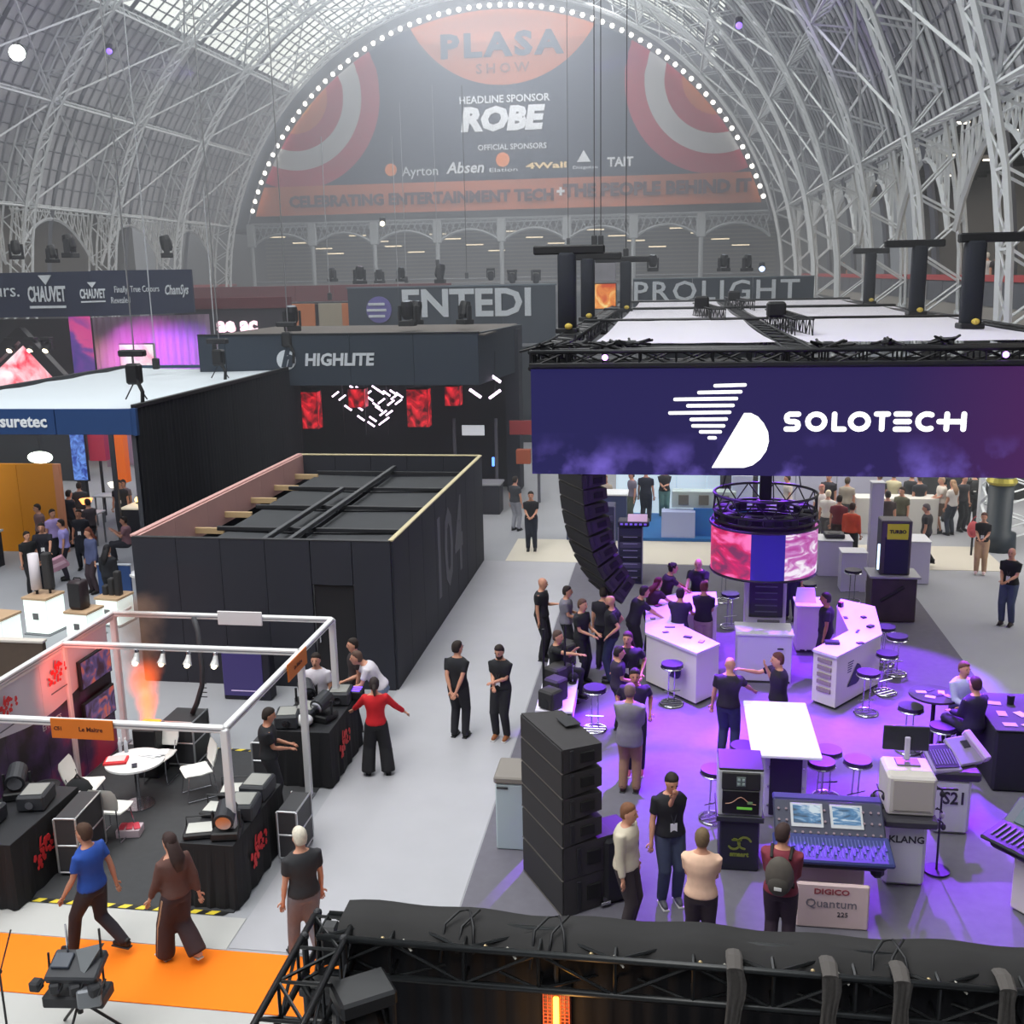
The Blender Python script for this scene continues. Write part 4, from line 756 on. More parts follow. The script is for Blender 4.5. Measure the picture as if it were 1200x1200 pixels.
for a in ((697,855,0,'bar stool standing alone left of the two men in conversation'), (787,825,.3,'bar stool in front of the curved counter face'), (1002,948,.5,'bar stool alone on the bright violet floor right of the white table'),
          (1015,836,.2,'bar stool nearest the front face of the angled counter'), (1037,812,.6,'bar stool second along the angled counter'), (1049,790,.4,'bar stool third along the angled counter, by its bend'),
          (1035,778,1.,'bar stool at the rear of the angled counter, mostly behind another'), (968,935,.2,'bar stool just right of the white table, behind'), (960,950,.8,'bar stool right of the white table, front and half hidden'),
          (870,930,.0,'bar stool left of the white table, behind'), (868,945,.3,'bar stool left of the white table, in front'), (1064,880,0,'bar stool left of the small round table with leaflets'),
          (1101,905,0,'bar stool in front of the small round table with leaflets'), (1140,890,.2,'bar stool under the seated man in black'), (1122,868,.2,'bar stool under the seated man in pale blue shirt'),
          (998,705,0,'bar stool behind the angled counter near the white plinth'), (848,705,.5,'bar stool behind the curved counter near the bald man'), (836,960,.5,'bar stool mostly hidden behind the green waveform rack'),
          (855,735,.4,'bar stool on violet floor left of the central column'), (945,722,.2,'bar stool under the round screen at its right')): stool(*a)
ht = thing('round_high_table', 'small dark round high table strewn with leaflets by the seated men', 'table', at(1090, 882)+Vector((0, 0, .012))); MB().disc((0, 0, 1.0), .4, .035, 28).build('tabletop', M((46, 38, 58), .4), ht); one(lambda b: b.cyl((0, 0, 0), (0, 0, 1), .035), 'column', BLACK, ht); MB().disc((0, 0, 0), .26, .02).build('base', BLACK, ht)
L = ht.location
for k, (dx, dy) in enumerate(((-.2, .05), (-.05, .15), (.12, .05), (.2, -.1), (-.1, -.15), (.05, -.05))): 
    t = thing('leaflet', ('leaflet at the left of the small round table', 'leaflet at the back of the small round table', 'pinkish leaflet at the middle of the small round table', 'leaflet at the right of the small round table', 'leaflet at the front left of the small round table', 'dark leaflet at the centre of the small round table')[k], 'leaflet', (L.x+dx, L.y+dy, 1.05), k*.7); boxo('printed_face', (0, 0, .004), (.16, .1, .006), M(((190, 180, 220), (50, 44, 70), (220, 180, 220), (150, 130, 190), (200, 190, 220), (40, 34, 60))[k], .5), t, bev=.001)
bt_ = thing('draped_table', 'black draped table with leaflets behind the seated man in black', 'table', (5.62, 16.6, .012)); MB().cbox((0, 0, .5), (1.35, 1.5, 1.0), .04).build('black_cloth', M((26, 26, 34), .9), bt_); boxo('tabletop', (0, 0, 1.01), (1.36, 1.52, .02), M((60, 62, 66), .8), bt_)
for k in range(7): t = thing('leaflet', 'leaflet on the black draped table, '+('front left', 'front middle', 'front right', 'centre left', 'centre', 'back left', 'back right')[k], 'leaflet', (5.2+.28*(k % 3), 16.05+.42*(k//3), 1.04), .5*k); boxo('printed_face', (0, 0, .004), (.2, .14, .006), M(((160, 150, 190), (190, 180, 200), (90, 80, 120))[k % 3], .5), t, bev=.001)
t = thing('black_tumbler', 'small black cup on the black draped table', 'cup', (5.45, 16.9, 1.035)); one(lambda b: b.tube([(0, 0, 0), (0, 0, .14)], [.05, .06], 14), 'cup_body', BLACK, t); one(lambda b: b.disc((0, 0, .14), .055, .01, 14), 'lid', BLK2, t)

# ------------------------------------------------------------------ white table and racks
wt = thing('white_high_table', 'large white high table with black panelled pedestal in the violet light', 'table', (1.7, 15.35, .012)); wt.rotation_euler = (0, 0, .0)
MB().cbox((0, 0, 1.11), (.98, 2.0, .05), .012).build('tabletop', M((246, 246, 250), .35, name='bright white top'), wt); boxo('pedestal', (.03, -.42, .54), (.6, .5, 1.08), M((196, 190, 214), .5), wt); boxo('black_panel', (.03, -.68, .52), (.46, .02, .96), M((30, 28, 44), .6), wt)
for sx in (-1, 1):
    for k in range(3): boxo('latch', (.03+sx*.25, -.69, .2+.3*k), (.03, .02, .05), CHROME, wt)
rk = thing('waveform_rack', 'silver edged rack with green waveform screens on a black podium', 'equipment rack', (.98, 13.45, .012)); MB().cbox((0, 0, .38), (.52, .6, .76), .02).build('podium', M((34, 36, 44), .6), rk); 
MB().cbox((0, 0, 1.13), (.58, .6, .66), .015).build('case', M((196, 198, 200), .4), rk); boxo('case_base', (0, -.02, .78), (.62, .66, .08), CHAR, rk); 
fm = boxo('upper_unit', (0, -.31, 1.32), (.5, .04, .24), M((44, 44, 42), .5), rk); boxo('lower_screen', (0, -.31, 1.02), (.48, .04, .34), M((26, 24, 22), .3), rk); boxo('top_lid', (0, 0, 1.475), (.58, .6, .03), BLK2, rk)
one(lambda b: b.tube([(-.2+.04*k, -.335, 1.0+.1*math.exp(-((k-5)/2.2)**2)) for k in range(11)], .006, 4), 'curve_trace', M((150, 110, 90), .5, emit=.4), rk); boxo('green_bar', (.05, -.335, .94), (.2, .01, .035), M((90, 160, 50), .5, emit=.6), rk); boxo('green_bar', (.12, -.335, 1.02), (.07, .01, .04), M((90, 120, 80), .5, emit=.3), rk); boxo('button_grid', (.0, -.335, 1.32), (.12, .01, .14), M((104, 116, 112), .5), rk)
for k in range(4): boxo('button', (-.03+.06*(k % 2), -.345, 1.29+.06*(k//2)), (.035, .01, .035), M((160, 176, 170), .5), rk, bev=.003)
GRN = M((122, 134, 46), .5); strokes('loop_emblem', [arc(-.07, .4, .075, 90, -150, 9), arc(.07, .42, .085, 270, 20, 9), [(-.09, .46), (.02, .46)]], .013, GRN, rk, (0, -.305, 0), .01); text('smaart', .09, GRN, rk, (0, -.31, .25), FR, .004, .003)
kt = thing('monitor_podium', 'white podium lettered KLANG carrying a white box with shelf', 'podium', (3.08, 13.3, .012)); WP = M((196, 198, 196), .45, name='podium white')
MB().cbox((0, 0, .46), (.52, .58, .9), .05).build('podium_body', WP, kt); boxo('shelf_tray', (.02, -.04, .96), (.68, .78, .12), M((54, 52, 60), .6), kt, bev=.03); MB().cbox((.03, 0, 1.29), (.6, .62, .54), .03).build('upper_box', M((206, 200, 196), .45), kt); boxo('slot', (.04, -.315, 1.1), (.46, .02, .02), BLACK, kt); boxo('front_door', (.04, -.315, 1.3), (.5, .015, .44), M((180, 172, 164), .5), kt)
text('KLANG', .135, M((48, 46, 52), .5), kt, (0, -.297, .68), FR, .003, .003)
mo = thing('desktop_monitor', 'dark flat monitor seen from behind on the white KLANG podium', 'monitor', (3.1, 13.42, 1.575)); boxo('foot', (.02, 0, .01), (.3, .22, .02), M((110, 104, 124), .4), mo); MB().cbox((0, .06, .32), (.58, .04, .34), .012).build('display_panel', M((44, 46, 52), .5), mo); MB().cbox((.01, -.0, .2), (.07, .04, .32), .01).build('stand_neck', M((206, 198, 224), .4), mo)
for k, (dx, z) in enumerate(((-.34, 1.2), (-.36, 1.06), (.38, 1.28), (.4, .98), (.42, .82))): p = Vector((3.08+dx, 13.2, z)); t = thing('headphones', 'black headphones hung on the KLANG podium, '+('upper left', 'lower left', 'upper right', 'middle right', 'lowest right')[k], 'headphones', p); one(lambda b: b.tube([(.07*math.cos(a), 0, .07*math.sin(a)) for a in [k2*math.pi/6 for k2 in range(7)]], .012, 5), 'headband', BLACK, t); [MB().ball((sx*.07, 0, -.02), .035, .04, .045).build('ear_cup', BLK2 if k != 3 else M((170, 168, 172), .4), t) for sx in (-1, 1)]; one(lambda b: b.tube([(0, 0, .07), (0, .14 if abs(dx) < .36 else .0, .09)], .01, 4), 'hook', BLACK, t)
hs = thing('headphone_stand', 'thin black pole stand with round base right of the KLANG podium', 'stand', at(1097, 1022)+Vector((0, 0, .012))); one(lambda b: b.cyl((0, 0, 0), (0, 0, 1.2), .014), 'pole', BLK2, hs); MB().disc((0, 0, 0), .17, .03).build('base', M((46, 30, 80), .5), hs); boxo('cross_arm', (0, 0, 1.2), (.4, .03, .03), BLACK, hs)
s2 = thing('console_podium', 'white podium lettered S21 beneath a tilted grey mixing console', 'podium', (4.0, 14.75, .012)); MB().cbox((0, 0, .42), (.52, .6, .84), .05).build('podium_body', WP, s2); text('S21', .26, M((44, 42, 50), .5), s2, (.03, -.31, .56), FR, .006, .003, sx=.85); boxo('top_tray', (.02, -.02, .9), (.7, .62, .14), M((38, 36, 44), .6), s2, bev=.03)
sc = thing('small_mixing_console', 'grey two part mixing console tilted up on the S21 podium', 'mixing console', (4.02, 14.75, .97), .22); Rt = Matrix.Rotation(math.radians(26), 3, 'X'); CG = M((140, 130, 160), .4, name='console grey')
MB().cbox((-.16, -.05, .1), (.42, .5, .08), .02, 0, Rt).build('fader_bed', CG, sc); MB().cbox((.2, .05, .15), (.4, .46, .08), .02, .25, Matrix.Rotation(math.radians(34), 3, 'X')).build('screen_bed', CG, sc); MB().cbox((.42, .1, .2), (.12, .5, .12), .02, .4, Matrix.Rotation(math.radians(34), 3, 'X')).build('armrest', M((176, 150, 206), .4), sc)
MB().cbox((-.16, -.07, .148), (.35, .4, .012), .003, 0, Rt).build('fader_panel', M((52, 46, 72), .4), sc)
for k in range(2): v = Vector((.12+.14*k, .05+.06*k, .2+.03*k)); MB().cbox(v, (.12, .12, .012), .003, .25, Matrix.Rotation(math.radians(34), 3, 'X')).build('touch_screen', M((30, 28, 46), .2), sc)
for k in range(8): v = Rt @ Vector((-.3+.04*k, -.02, .0)); MB().cbox((v.x, v.y-.07, v.z+.16), (.012, .26, .008), .002, 0, Rt).build('fader_slot', M((120, 112, 150), .4), sc)

# big console
dc = thing('large_mixing_console', 'large navy mixing console with two lit screens behind the man with backpack', 'mixing console', (2.05, 12.55, .012)); NVC = M((50, 58, 116), .45, name='console navy'); Rt = Matrix.Rotation(math.radians(28), 3, 'X'); Rf = Matrix.Rotation(math.radians(12), 3, 'X')
MB().cbox((0, .1, .34), (.86, .4, .66), .03).build('podium_body', M((206, 186, 186), .5), dc); MB().cbox((0, -.05, .74), (1.28, .62, .16), .04).build('chassis', M((26, 26, 32), .5), dc)
MB().cbox((0, -.24, .87), (1.42, .5, .07), .02, 0, Rf).build('fader_bed', NVC, dc); MB().cbox((0, .18, 1.05), (1.36, .5, .07), .02, 0, Matrix.Rotation(math.radians(38), 3, 'X')).build('meter_bridge', M((56, 58, 78), .45), dc); MB().cbox((0, .42, 1.22), (1.36, .12, .06), .02, 0, Matrix.Rotation(math.radians(20), 3, 'X')).build('rear_hood', M((64, 62, 120), .4), dc)
Rm = Matrix.Rotation(math.radians(38), 3, 'X'); base = Vector((0, .18, 1.05))
SC1 = noisy_emit(bpy.data.materials.new('console picture'), (30, 60, 90), (210, 226, 236), 7, .8, (70, 130, 180), (.35, 1, 1))
for sx in (-.27, .22):
    o = MB().cbox(base+Rm @ Vector((sx, .03, .04)), (.4, .32, .02), .004, 0, Rm).build('screen_bezel', M((190, 192, 196), .4), dc); MB().cbox(base+Rm @ Vector((sx, .04, .053)), (.34, .24, .008), .002, 0, Rm).build('lit_screen', SC1, o)
for r_ in range(3):
    for k in range(14):
        x = -.62+.095*k; 
        if r_ and abs(x+.27) < .2 or r_ and abs(x-.22) < .2: continue
        MB().cyl(base+Rm @ Vector((x, -.2+.15*r_, .035)), base+Rm @ Vector((x, -.2+.15*r_, .06)), .016, 8).build('knob', M((140, 120, 130), .4), dc)
for k in range(30): x = -.64+.044*k; v = Vector((0, -.24, .87))+Rf @ Vector((x, 0, .036)); MB().cbox(v, (.012, .34, .006), .001, 0, Rf).build('fader_slot', M((92, 98, 160), .4), dc); v = Vector((0, -.24, .87))+Rf @ Vector((x, -.12+.2*((k*7) % 5)/5, .045)); MB().cbox(v, (.026, .05, .02), .004, 0, Rf).build('fader_cap', M((70, 76, 150), .4), dc)
MB().cbox((.56, -.15, .6), (.16, .2, .2), .05).build('side_handle', BLACK, dc)
pb = thing('podium_front_board', 'pinkish white DIGICO podium board below the large navy console', 'board', (2.03, 12.0, .012)); MB().cbox((0, 0, .3), (.86, .06, .6), .02).build('board_panel', M((214, 190, 190), .5), pb); text('DIGICO', .1, M((150, 70, 78), .5), pb, (-.02, -.035, .5), FR, .003, .003, sx=1.2); text('Quantum', .16, M((120, 112, 124), .5), pb, (-.02, -.035, .34), FR, .0, .003); text('225', .09, M((66, 62, 72), .5), pb, (.12, -.035, .2), FR, .0, .003)
c5 = thing('black_mixing_console', 'large black mixing console cut by the right frame edge', 'mixing console', (4.62, 12.5, .012), -.9); MB().cbox((0, .1, .4), (.7, .5, .78), .03).build('podium_body', M((214, 206, 200), .5), c5); MB().cbox((0, 0, .86), (1.2, .66, .14), .05).build('chassis', BLACK, c5); MB().cbox((0, -.2, .98), (1.3, .46, .06), .02, 0, Rf).build('fader_bed', M((34, 40, 44), .35), c5); MB().cbox((0, .18, 1.12), (1.3, .44, .06), .02, 0, Rm).build('meter_bridge', M((60, 70, 72), .3), c5)
for sx in (-.3, .25): MB().cbox(Vector((sx, .18, 1.12))+Rm @ Vector((0, 0, .04)), (.42, .3, .02), .004, 0, Rm).build('lit_screen', M((30, 60, 64), .2, emit=.3), c5)
for k in range(16): MB().cbox(Vector((-.55+.07*k, -.2, 1.02)), (.02, .28, .012), .002, 0, Rf).build('fader_slot', M((90, 100, 104), .4), c5)

# desk with small speakers on the aisle edge
dk = thing('demo_desk', 'long white low bench of small black speakers along the aisle edge', 'table', (-1.98, 18.7, .012), .02); MB().cbox((0, 0, .46), (.66, 3.2, .05), .01).build('tabletop', M((228, 224, 238), .4), dk); boxo('striped_side', (0, 0, .34), (.6, 3.1, .16), BLACK, dk); boxo('white_band', (0, 0, .24), (.64, 3.16, .04), WHITE, dk); boxo('plinth', (0, 0, .11), (.56, 3.0, .21), M((120, 120, 130), .6), dk)
for k in range(7): 
    y = 17.25+.42*k; t = thing('bench_speaker', 'small black speaker in the row on the low white bench, %s from the front' % ('first', 'second', 'third', 'fourth', 'fifth', 'sixth', 'seventh')[k], 'loudspeaker', (-2.02+.05*(k % 2), y, .5), -.6); s = .34+.05*(k % 3); MB().cbox((0, 0, s/2), (.34, .3, s), .03).build('case', CABM, t); boxo('grille', (0, -.155, s/2), (.3, .015, s*.85), GRIL, t); one(lambda b: b.cyl((0, -.16, s*.35), (0, -.175, s*.35), .09, 12), 'cone', BLK2, t)
for k in range(2): t = thing('table_mic_stand', 'short microphone stand on the low white bench, '+('front', 'rear')[k], 'stand', (-1.74, 18.4+.5*k, .5)); MB().disc((0, 0, 0), .07, .015, 14).build('base', BLK2, t); one(lambda b: b.cyl((0, 0, 0), (0, 0, .4), .008), 'rod', CHROME, t); one(lambda b: b.ball((0, 0, .42), .02, .02, .035), 'microphone', BLACK, t)
for k, x in enumerate((-2.22, -1.86)): t = thing('screen_pole', 'tall thin black pole at the low bench, '+('left', 'right'[0:])[k], 'pole', (x, 17.9+.3*k, .012)); one(lambda b: b.cyl((0, 0, 0), (0, 0, 1.7), .022), 'shaft', BLACK, t); one(lambda b: b.box((0, 0, .015), (.3, .3, .03)), 'base_plate', BLACK, t)

# rear of the stand: racks, kiosk, plinths, neighbours
def simple_rack(x, y, w, h, label, rz=0.0, col=(52, 50, 84)):
    t = thing('equipment_rack', label, 'equipment rack', (x, y, .012), rz); MB().cbox((0, 0, h/2), (w, .6, h), .015).build('case', M(col, .6), t)
    for k in range(int(h/.18)-1): boxo('rack_unit', (0, -.305, .14+.18*k), (w*.86, .03, .14), M(((30, 28, 50), (44, 42, 70), (80, 74, 110))[k % 3], .4), t, bev=.004); boxo('unit_strip', (0, -.325, .18+.18*k), (w*.6, .01, .02), M((150, 140, 190), .4), t, bev=.002)
    for sx in (-1, 1): boxo('edge_trim', (sx*w/2, -.3, h/2), (.03, .04, h), M((140, 136, 170), .4, .5), t, bev=.004)
    return t
simple_rack(-1.0, 26.9, .62, 1.5, 'dark purple equipment rack behind the hanging line array, right one'); simple_rack(-1.75, 27.6, .62, 1.9, 'dark equipment rack behind the hanging line array, left one')
t = thing('rack_console', 'small pinkish console on the dark purple rack', 'mixing console', (-.92, 26.75, 1.53)); MB().cbox((0, 0, .1), (.8, .5, .14), .03).build('body', M((40, 36, 60), .5), t); MB().cbox((.1, -.1, .22), (.5, .3, .06), .01, 0, Rt).build('tilted_panel', M((214, 176, 214), .4), t)
for k in range(6): boxo('key', (-.3+.12*k, -.26, .1), (.07, .02, .05), M((120, 90, 220), .4, emit=.5), t, bev=.004)
ki = thing('signed_kiosk', 'tall dark speaker kiosk with square yellow sign and pictured base', 'kiosk', (5.05, 24.35, .02)); MB().cbox((0, 0, .52), (.98, .7, 1.02), .02).build('base_box', M((64, 54, 54), .5, noise=.5, nscale=3), ki); boxo('worktop', (0, 0, 1.06), (1.12, .8, .05), M((150, 150, 156), .4), ki); MB().cbox((0, .0, 1.72), (.66, .5, 1.26), .02).build('tower_body', M((74, 68, 70), .5), ki); boxo('navy_front', (.02, -.255, 1.55), (.52, .02, .86), M((26, 28, 52), .5), ki); boxo('yellow_sign', (.02, -.26, 2.1), (.46, .02, .36), M((206, 206, 40), .5), ki); text('TURBO', .11, M((40, 44, 20), .5), ki, (.02, -.275, 2.1), FR, .005, .003)
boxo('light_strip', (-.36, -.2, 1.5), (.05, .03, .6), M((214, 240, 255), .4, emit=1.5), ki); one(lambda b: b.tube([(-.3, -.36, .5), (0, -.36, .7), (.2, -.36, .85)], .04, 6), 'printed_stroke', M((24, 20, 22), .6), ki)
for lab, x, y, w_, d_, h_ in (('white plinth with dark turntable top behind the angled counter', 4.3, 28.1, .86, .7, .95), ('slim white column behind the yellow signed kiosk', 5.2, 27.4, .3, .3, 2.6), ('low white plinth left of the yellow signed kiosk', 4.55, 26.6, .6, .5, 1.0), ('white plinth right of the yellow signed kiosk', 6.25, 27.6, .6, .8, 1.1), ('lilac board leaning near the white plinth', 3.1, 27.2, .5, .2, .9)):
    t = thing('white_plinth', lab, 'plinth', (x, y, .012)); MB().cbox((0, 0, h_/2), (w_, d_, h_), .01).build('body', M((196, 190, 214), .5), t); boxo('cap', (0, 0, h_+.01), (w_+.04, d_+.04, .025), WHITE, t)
t = thing('turntable', 'flat dark box on the white plinth', 'turntable', (4.3, 28.1, .99)); MB().cbox((0, 0, .06), (.5, .4, .12), .02).build('body', M((50, 50, 56), .5), t); MB().disc((0, 0, .12), .17, .01).build('platter', BLK2, t)
# blue and white stand beyond the cream aisle
nbr = thing('blue_white_stand', 'bright white and blue lit stand beyond the cream aisle', 'exhibition stand', (.4, 33.5, 0)); 
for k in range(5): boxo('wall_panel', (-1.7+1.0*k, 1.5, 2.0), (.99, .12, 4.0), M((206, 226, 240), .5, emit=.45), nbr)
boxo('stand_floor', (.4, -.6, .06), (4.2, 3.4, .1), M((30, 104, 170), .7), nbr); boxo('blue_front', (1.15, -1.9, .5), (1.7, .1, .9), M((26, 112, 190), .6), nbr); boxo('white_block', (-.15, -2.0, .45), (1.0, .5, .9), M((170, 180, 220), .5), nbr)
boxo('navy_counter', (-2.6, -2.0, .7), (1.8, .7, 1.4), M((42, 54, 96), .5), nbr); boxo('counter_top', (-2.6, -2.0, 1.43), (1.9, .8, .05), WHITE, nbr); boxo('glass_case', (.6, -1.6, 1.2), (1.9, .5, .5), M((190, 206, 204), .2), nbr)
for k in range(3): boxo('product', (.0+.6*k, -1.88, 1.2), (.3, .06, .3), M((110, 110, 104), .6), nbr)
for k in range(4): boxo('printed_line', (-2.6, -2.36, 1.1-.14*k), (.9, .02, .025), M((140, 150, 190), .5), nbr)
boxo('laptop_plinth', (1.75, -1.3, .95), (.6, .6, 1.9), M((206, 214, 240), .5), nbr); one(lambda b: [b.slab([(1.45, -1.5, 1.95), (2.05, -1.5, 1.95), (2.05, -1.2, 1.95), (1.45, -1.2, 1.95)], (0, 0, .02)), b.slab([(1.5, -1.2, 1.96), (2.1, -1.2, 1.96), (2.2, -1.1, 2.3), (1.6, -1.1, 2.3)], (0, .02, 0))], 'laptop', M((70, 74, 70), .5), nbr)
rw = thing('pale_rear_stand', 'pale grey walled stand behind the crowd under the violet fascia', 'exhibition stand', (5.8, 35, 0))
for k in range(4): boxo('wall_panel', (-2.4+1.3*k, 0, 2.2), (1.28, .1, 4.4), M((176, 176, 196), .6), rw)
boxo('dark_panel', (-3.6, -.6, 2.2), (1.2, .2, 4.4), M((50, 46, 56), .7), rw); boxo('counter', (1.0, -2, .55), (2.4, .7, 1.1), M((214, 212, 206), .5), rw)
dw = thing('dark_rear_stand', 'dark stands and shelving behind the crowd at right', 'exhibition stand', (12.3, 38, 0))
for k in range(5): boxo('wall_panel', (-3.6+1.7*k, 0, 2.4), (1.66, .1, 4.8), M((36, 38, 40), .8), dw); boxo('green_post', (-4.4+2.2*k, -.8, 2.4), (.12, .12, 4.8), M((150, 160, 150), .5), dw)
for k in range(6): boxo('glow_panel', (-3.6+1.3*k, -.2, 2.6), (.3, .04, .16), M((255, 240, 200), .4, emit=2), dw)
ic = thing('iron_column', 'thick dark green iron column with gold collar at the right', 'column', (9.25, 31.0, 0)); one(lambda b: b.tube([(0, 0, 0), (0, 0, .5), (0, 0, .55), (0, 0, 4.8)], [.5, .48, .34, .32], 18), 'shaft', M((34, 46, 56), .5), ic, True); one(lambda b: b.tube([(0, 0, 1.9), (0, 0, 1.98), (0, 0, 2.1)], [.36, .42, .36], 18), 'gold_collar', M((176, 164, 70), .4, .4), ic)

# far aisle stand with red disc (left of the fascia, at the end of the aisle)
fs = thing('tiny_lit_stand', 'small dark stand with red glowing disc and blue lights at the end of the aisle', 'exhibition stand', (-6.0, 36.5, 0))
boxo('counter', (-.7, -1.6, .5), (2.0, .8, 1.0), M((40, 40, 50), .6), fs); boxo('counter_top', (-.7, -1.6, 1.03), (2.1, .9, .06), M((150, 150, 156), .5), fs); one(lambda b: b.cyl((-1.0, -2.05, 1.25), (-1.0, -2.1, 1.25), .3, 20), 'red_disc', M((226, 40, 60), .4, emit=.9), fs); one(lambda b: b.cyl((-1.0, -2.1, 1.25), (-1.0, -2.13, 1.25), .1, 14), 'disc_hub', M((255, 190, 200), .4, emit=.9), fs)
for k in range(4): boxo('blue_lamp', (-1.4+.5*k, -1.9, 1.7+.1*(k % 2)), (.08, .08, .3), M((90, 140, 255), .4, emit=2.5), fs)
for k in range(3): boxo('frame_post', (-1.6+1.5*k, 0, 1.5), (.1, .1, 3.0), M((90, 90, 100), .5), fs)
boxo('white_sign', (-.9, -.1, 2.6), (.8, .05, .36), M((226, 232, 236), .5, emit=.4), fs); boxo('red_banner', (.9, -.1, 2.7), (1.0, .05, .5), M((150, 50, 50), .6), fs); boxo('orange_box', (.9, -.2, 1.7), (.5, .3, .5), M((170, 84, 50), .6), fs)

# ------------------------------------------------------------------ white framed stand on the left
FW = M((222, 222, 224), .4, .1, name='white aluminium frame'); ZF = 2.38
fr = thing('stand_gantry', 'white aluminium frame of the effects stand with posts and beams', 'stand frame', (0, 0, 0))
XA_, XB_, Y0_, Y1_ = -9.42, -5.52, 11.75, 16.1; Ym = 14.55
def beam(p0, p1, nm='beam', w=.09): 
    p0, p1 = Vector(p0), Vector(p1); d = p1-p0; L_ = d.length; a = math.atan2(d.y, d.x); o = MB().cbox((0, 0, 0), (L_, w, w), .012).build(nm, FW, fr, loc=tuple((p0+p1)/2), rz=a); boxo('groove', (0, -w/2-.001, 0), (L_*.99, .006, .02), GREYP, o, bev=.001); return o
beam((XA_-1.6, Y0_, ZF), (XB_, Y0_, ZF)); beam((XA_, Y1_, ZF), (XB_, Y1_, ZF)); beam((XB_, Y0_, ZF), (XB_, Y1_, ZF)); beam((XA_, 9.8, ZF), (XA_, Y1_, ZF)); beam((XA_, Ym, ZF), (XB_, Ym, ZF))
for x, y in ((XB_, Y0_), (XB_, Ym), (XB_, Y1_), (XA_, Y1_), (XA_, Ym), (XA_, Y0_)):
    o = MB().cbox((0, 0, ZF/2), (.1, .1, ZF-.02), .012).build('post', FW if (x, y) != (XA_, Ym) else FW, fr, loc=(x, y, .016)); boxo('foot_plate', (0, 0, .006), (.16, .16, .012), GREYP, o, bev=.002)
boxo('blank_sign', (-7.1, Y1_-.06, ZF), (.78, .03, .24), M((226, 222, 226), .5), fr)
WPR = bpy.data.materials.new('printed wall'); WPR.use_nodes = True; nt = WPR.node_tree; N = nt.nodes.new; Lk = nt.links.new
tc = N('ShaderNodeTexCoord'); sp = N('ShaderNodeSeparateXYZ'); Lk(tc.outputs['Object'], sp.inputs[0])
nz = N('ShaderNodeTexNoise'); nz.inputs['Scale'].default_value = 1.1; nz.inputs['Detail'].default_value = 5; Lk(tc.outputs['Object'], nz.inputs['Vector'])
cr = N('ShaderNodeValToRGB'); e = cr.color_ramp.elements; e[0].position = .42; e[0].color = (*lin((34, 30, 38)), 1); e[1].position = .72; e[1].color = (*lin((200, 60, 100)), 1); k = e.new(.58); k.color = (*lin((84, 60, 110)), 1)
zz = mth('ADD', nz.outputs[0], mth('MULTIPLY', mth('SUBTRACT', .9, sp.outputs[2]), .22)); Lk(zz, cr.inputs[0])
wav = mth('ADD', 1.55, mth('MULTIPLY', mth('SINE', mth('MULTIPLY', sp.outputs[1], 1.6)), .12)); col = mixc(mth('GREATER_THAN', sp.outputs[2], wav), cr.outputs[0], (206, 204, 216)); Lk(col, nt.nodes['Principled BSDF'].inputs['Base Color'])
pw = thing('printed_wall', 'printed white and dark partition wall with red splash logos, left of the white frame', 'partition wall', (XA_-.02, 11.0, 0))
WM = MB().box((0, 0, 0), (.05, .97, 2.28)); wme = WM.mesh('wall_panel', WPR)
for k in range(6): o = MB().box((0, -.9+.98*k+.35, 1.17), (.05, .975, 2.3)).build('wall_panel', WPR, pw)
boxo('coving_rail', (.03, 2.2, 2.3), (.04, 7, .05), FW, pw)
RED = M((206, 44, 50), .6, name='red print')
def burst(t, c, s, M3, nm='splash_logo'):
    rr = random.Random(int(s*100)); n_ = M3 @ Vector((0, 0, 1)); b = MB()
    for k in range(26):                                # red brush marks that make the splash
        x = s*(-1.25+2.5*rr.random()); y = s*(-.75+1.5*rr.random())*(1-.45*abs(x)/s/1.25)+.18*x; w_ = s*(.09+.1*rr.random()); h_ = s*(.12+.3*rr.random()); a = rr.random()*1.2-.3
        b.slab([M3 @ Vector((x+w_*p*math.cos(a)-h_*q*math.sin(a), y+w_*p*math.sin(a)+h_*q*math.cos(a), 0)) for p, q in ((-1, -.3), (-.2, -.6), (1, -.2), (.7, .5), (-.4, .6))], n_*(.004+.0003*k))
    o = b.build(nm, RED, t, loc=c); o['kind'] = 'stuff'
    x = text('Le', s*.8, RED, o, tuple(M3 @ Vector((-.1*s, .75*s, .0))), M3, .03*s, .003, name='logo_lettering', shear=.3); return o
for y, z in ((.35, 1.95), (2.0, 1.95), (3.3, 2.0)): burst(pw, (.06, y, z), .2, RX); boxo('printed_line', (.058, y+.02, z-.27), (.006, .5, .02), M((90, 88, 100), .6), pw, bev=.001)
for y, z in ((.4, 1.1), (3.0, 1.3)): text('EFFECTS', .14, M((186, 180, 186), .6), pw, (.06, y, z), RX, .0, .003)
for z in (1.72, 1.0): o = boxo('wall_screen', (.07, 4.3, z), (.06, .95, .5), BLACK, pw); boxo('screen_face', (.105, 4.3, z), (.01, .88, .44), noisy_emit(bpy.data.materials.new('wall picture'), (70, 40, 60), (230, 110, 90), 3, .5, (110, 90, 150)), o, bev=.002)
spot_light('smoke_red', (-8.5, 13.6, 2.2), (-9.4, 14.9, 1.8), 90, (1, .12, .06), 100, .9)
ORS = M((206, 112, 26), .6, name='orange sign')
os1 = thing('orange_name_board', 'orange name board on the front beam of the white frame', 'sign', (-7.42, Y0_-.07, ZF)); MB().cbox((0, 0, -.06), (.86, .02, .27), .004).build('board', ORS, os1); text('Le Maitre', .085, M((90, 36, 14), .6), os1, (.12, -.012, -.06), FR, .002, .002); text('C51', .07, M((90, 36, 14), .6), os1, (-.33, -.012, -.06), FR, .002, .002)
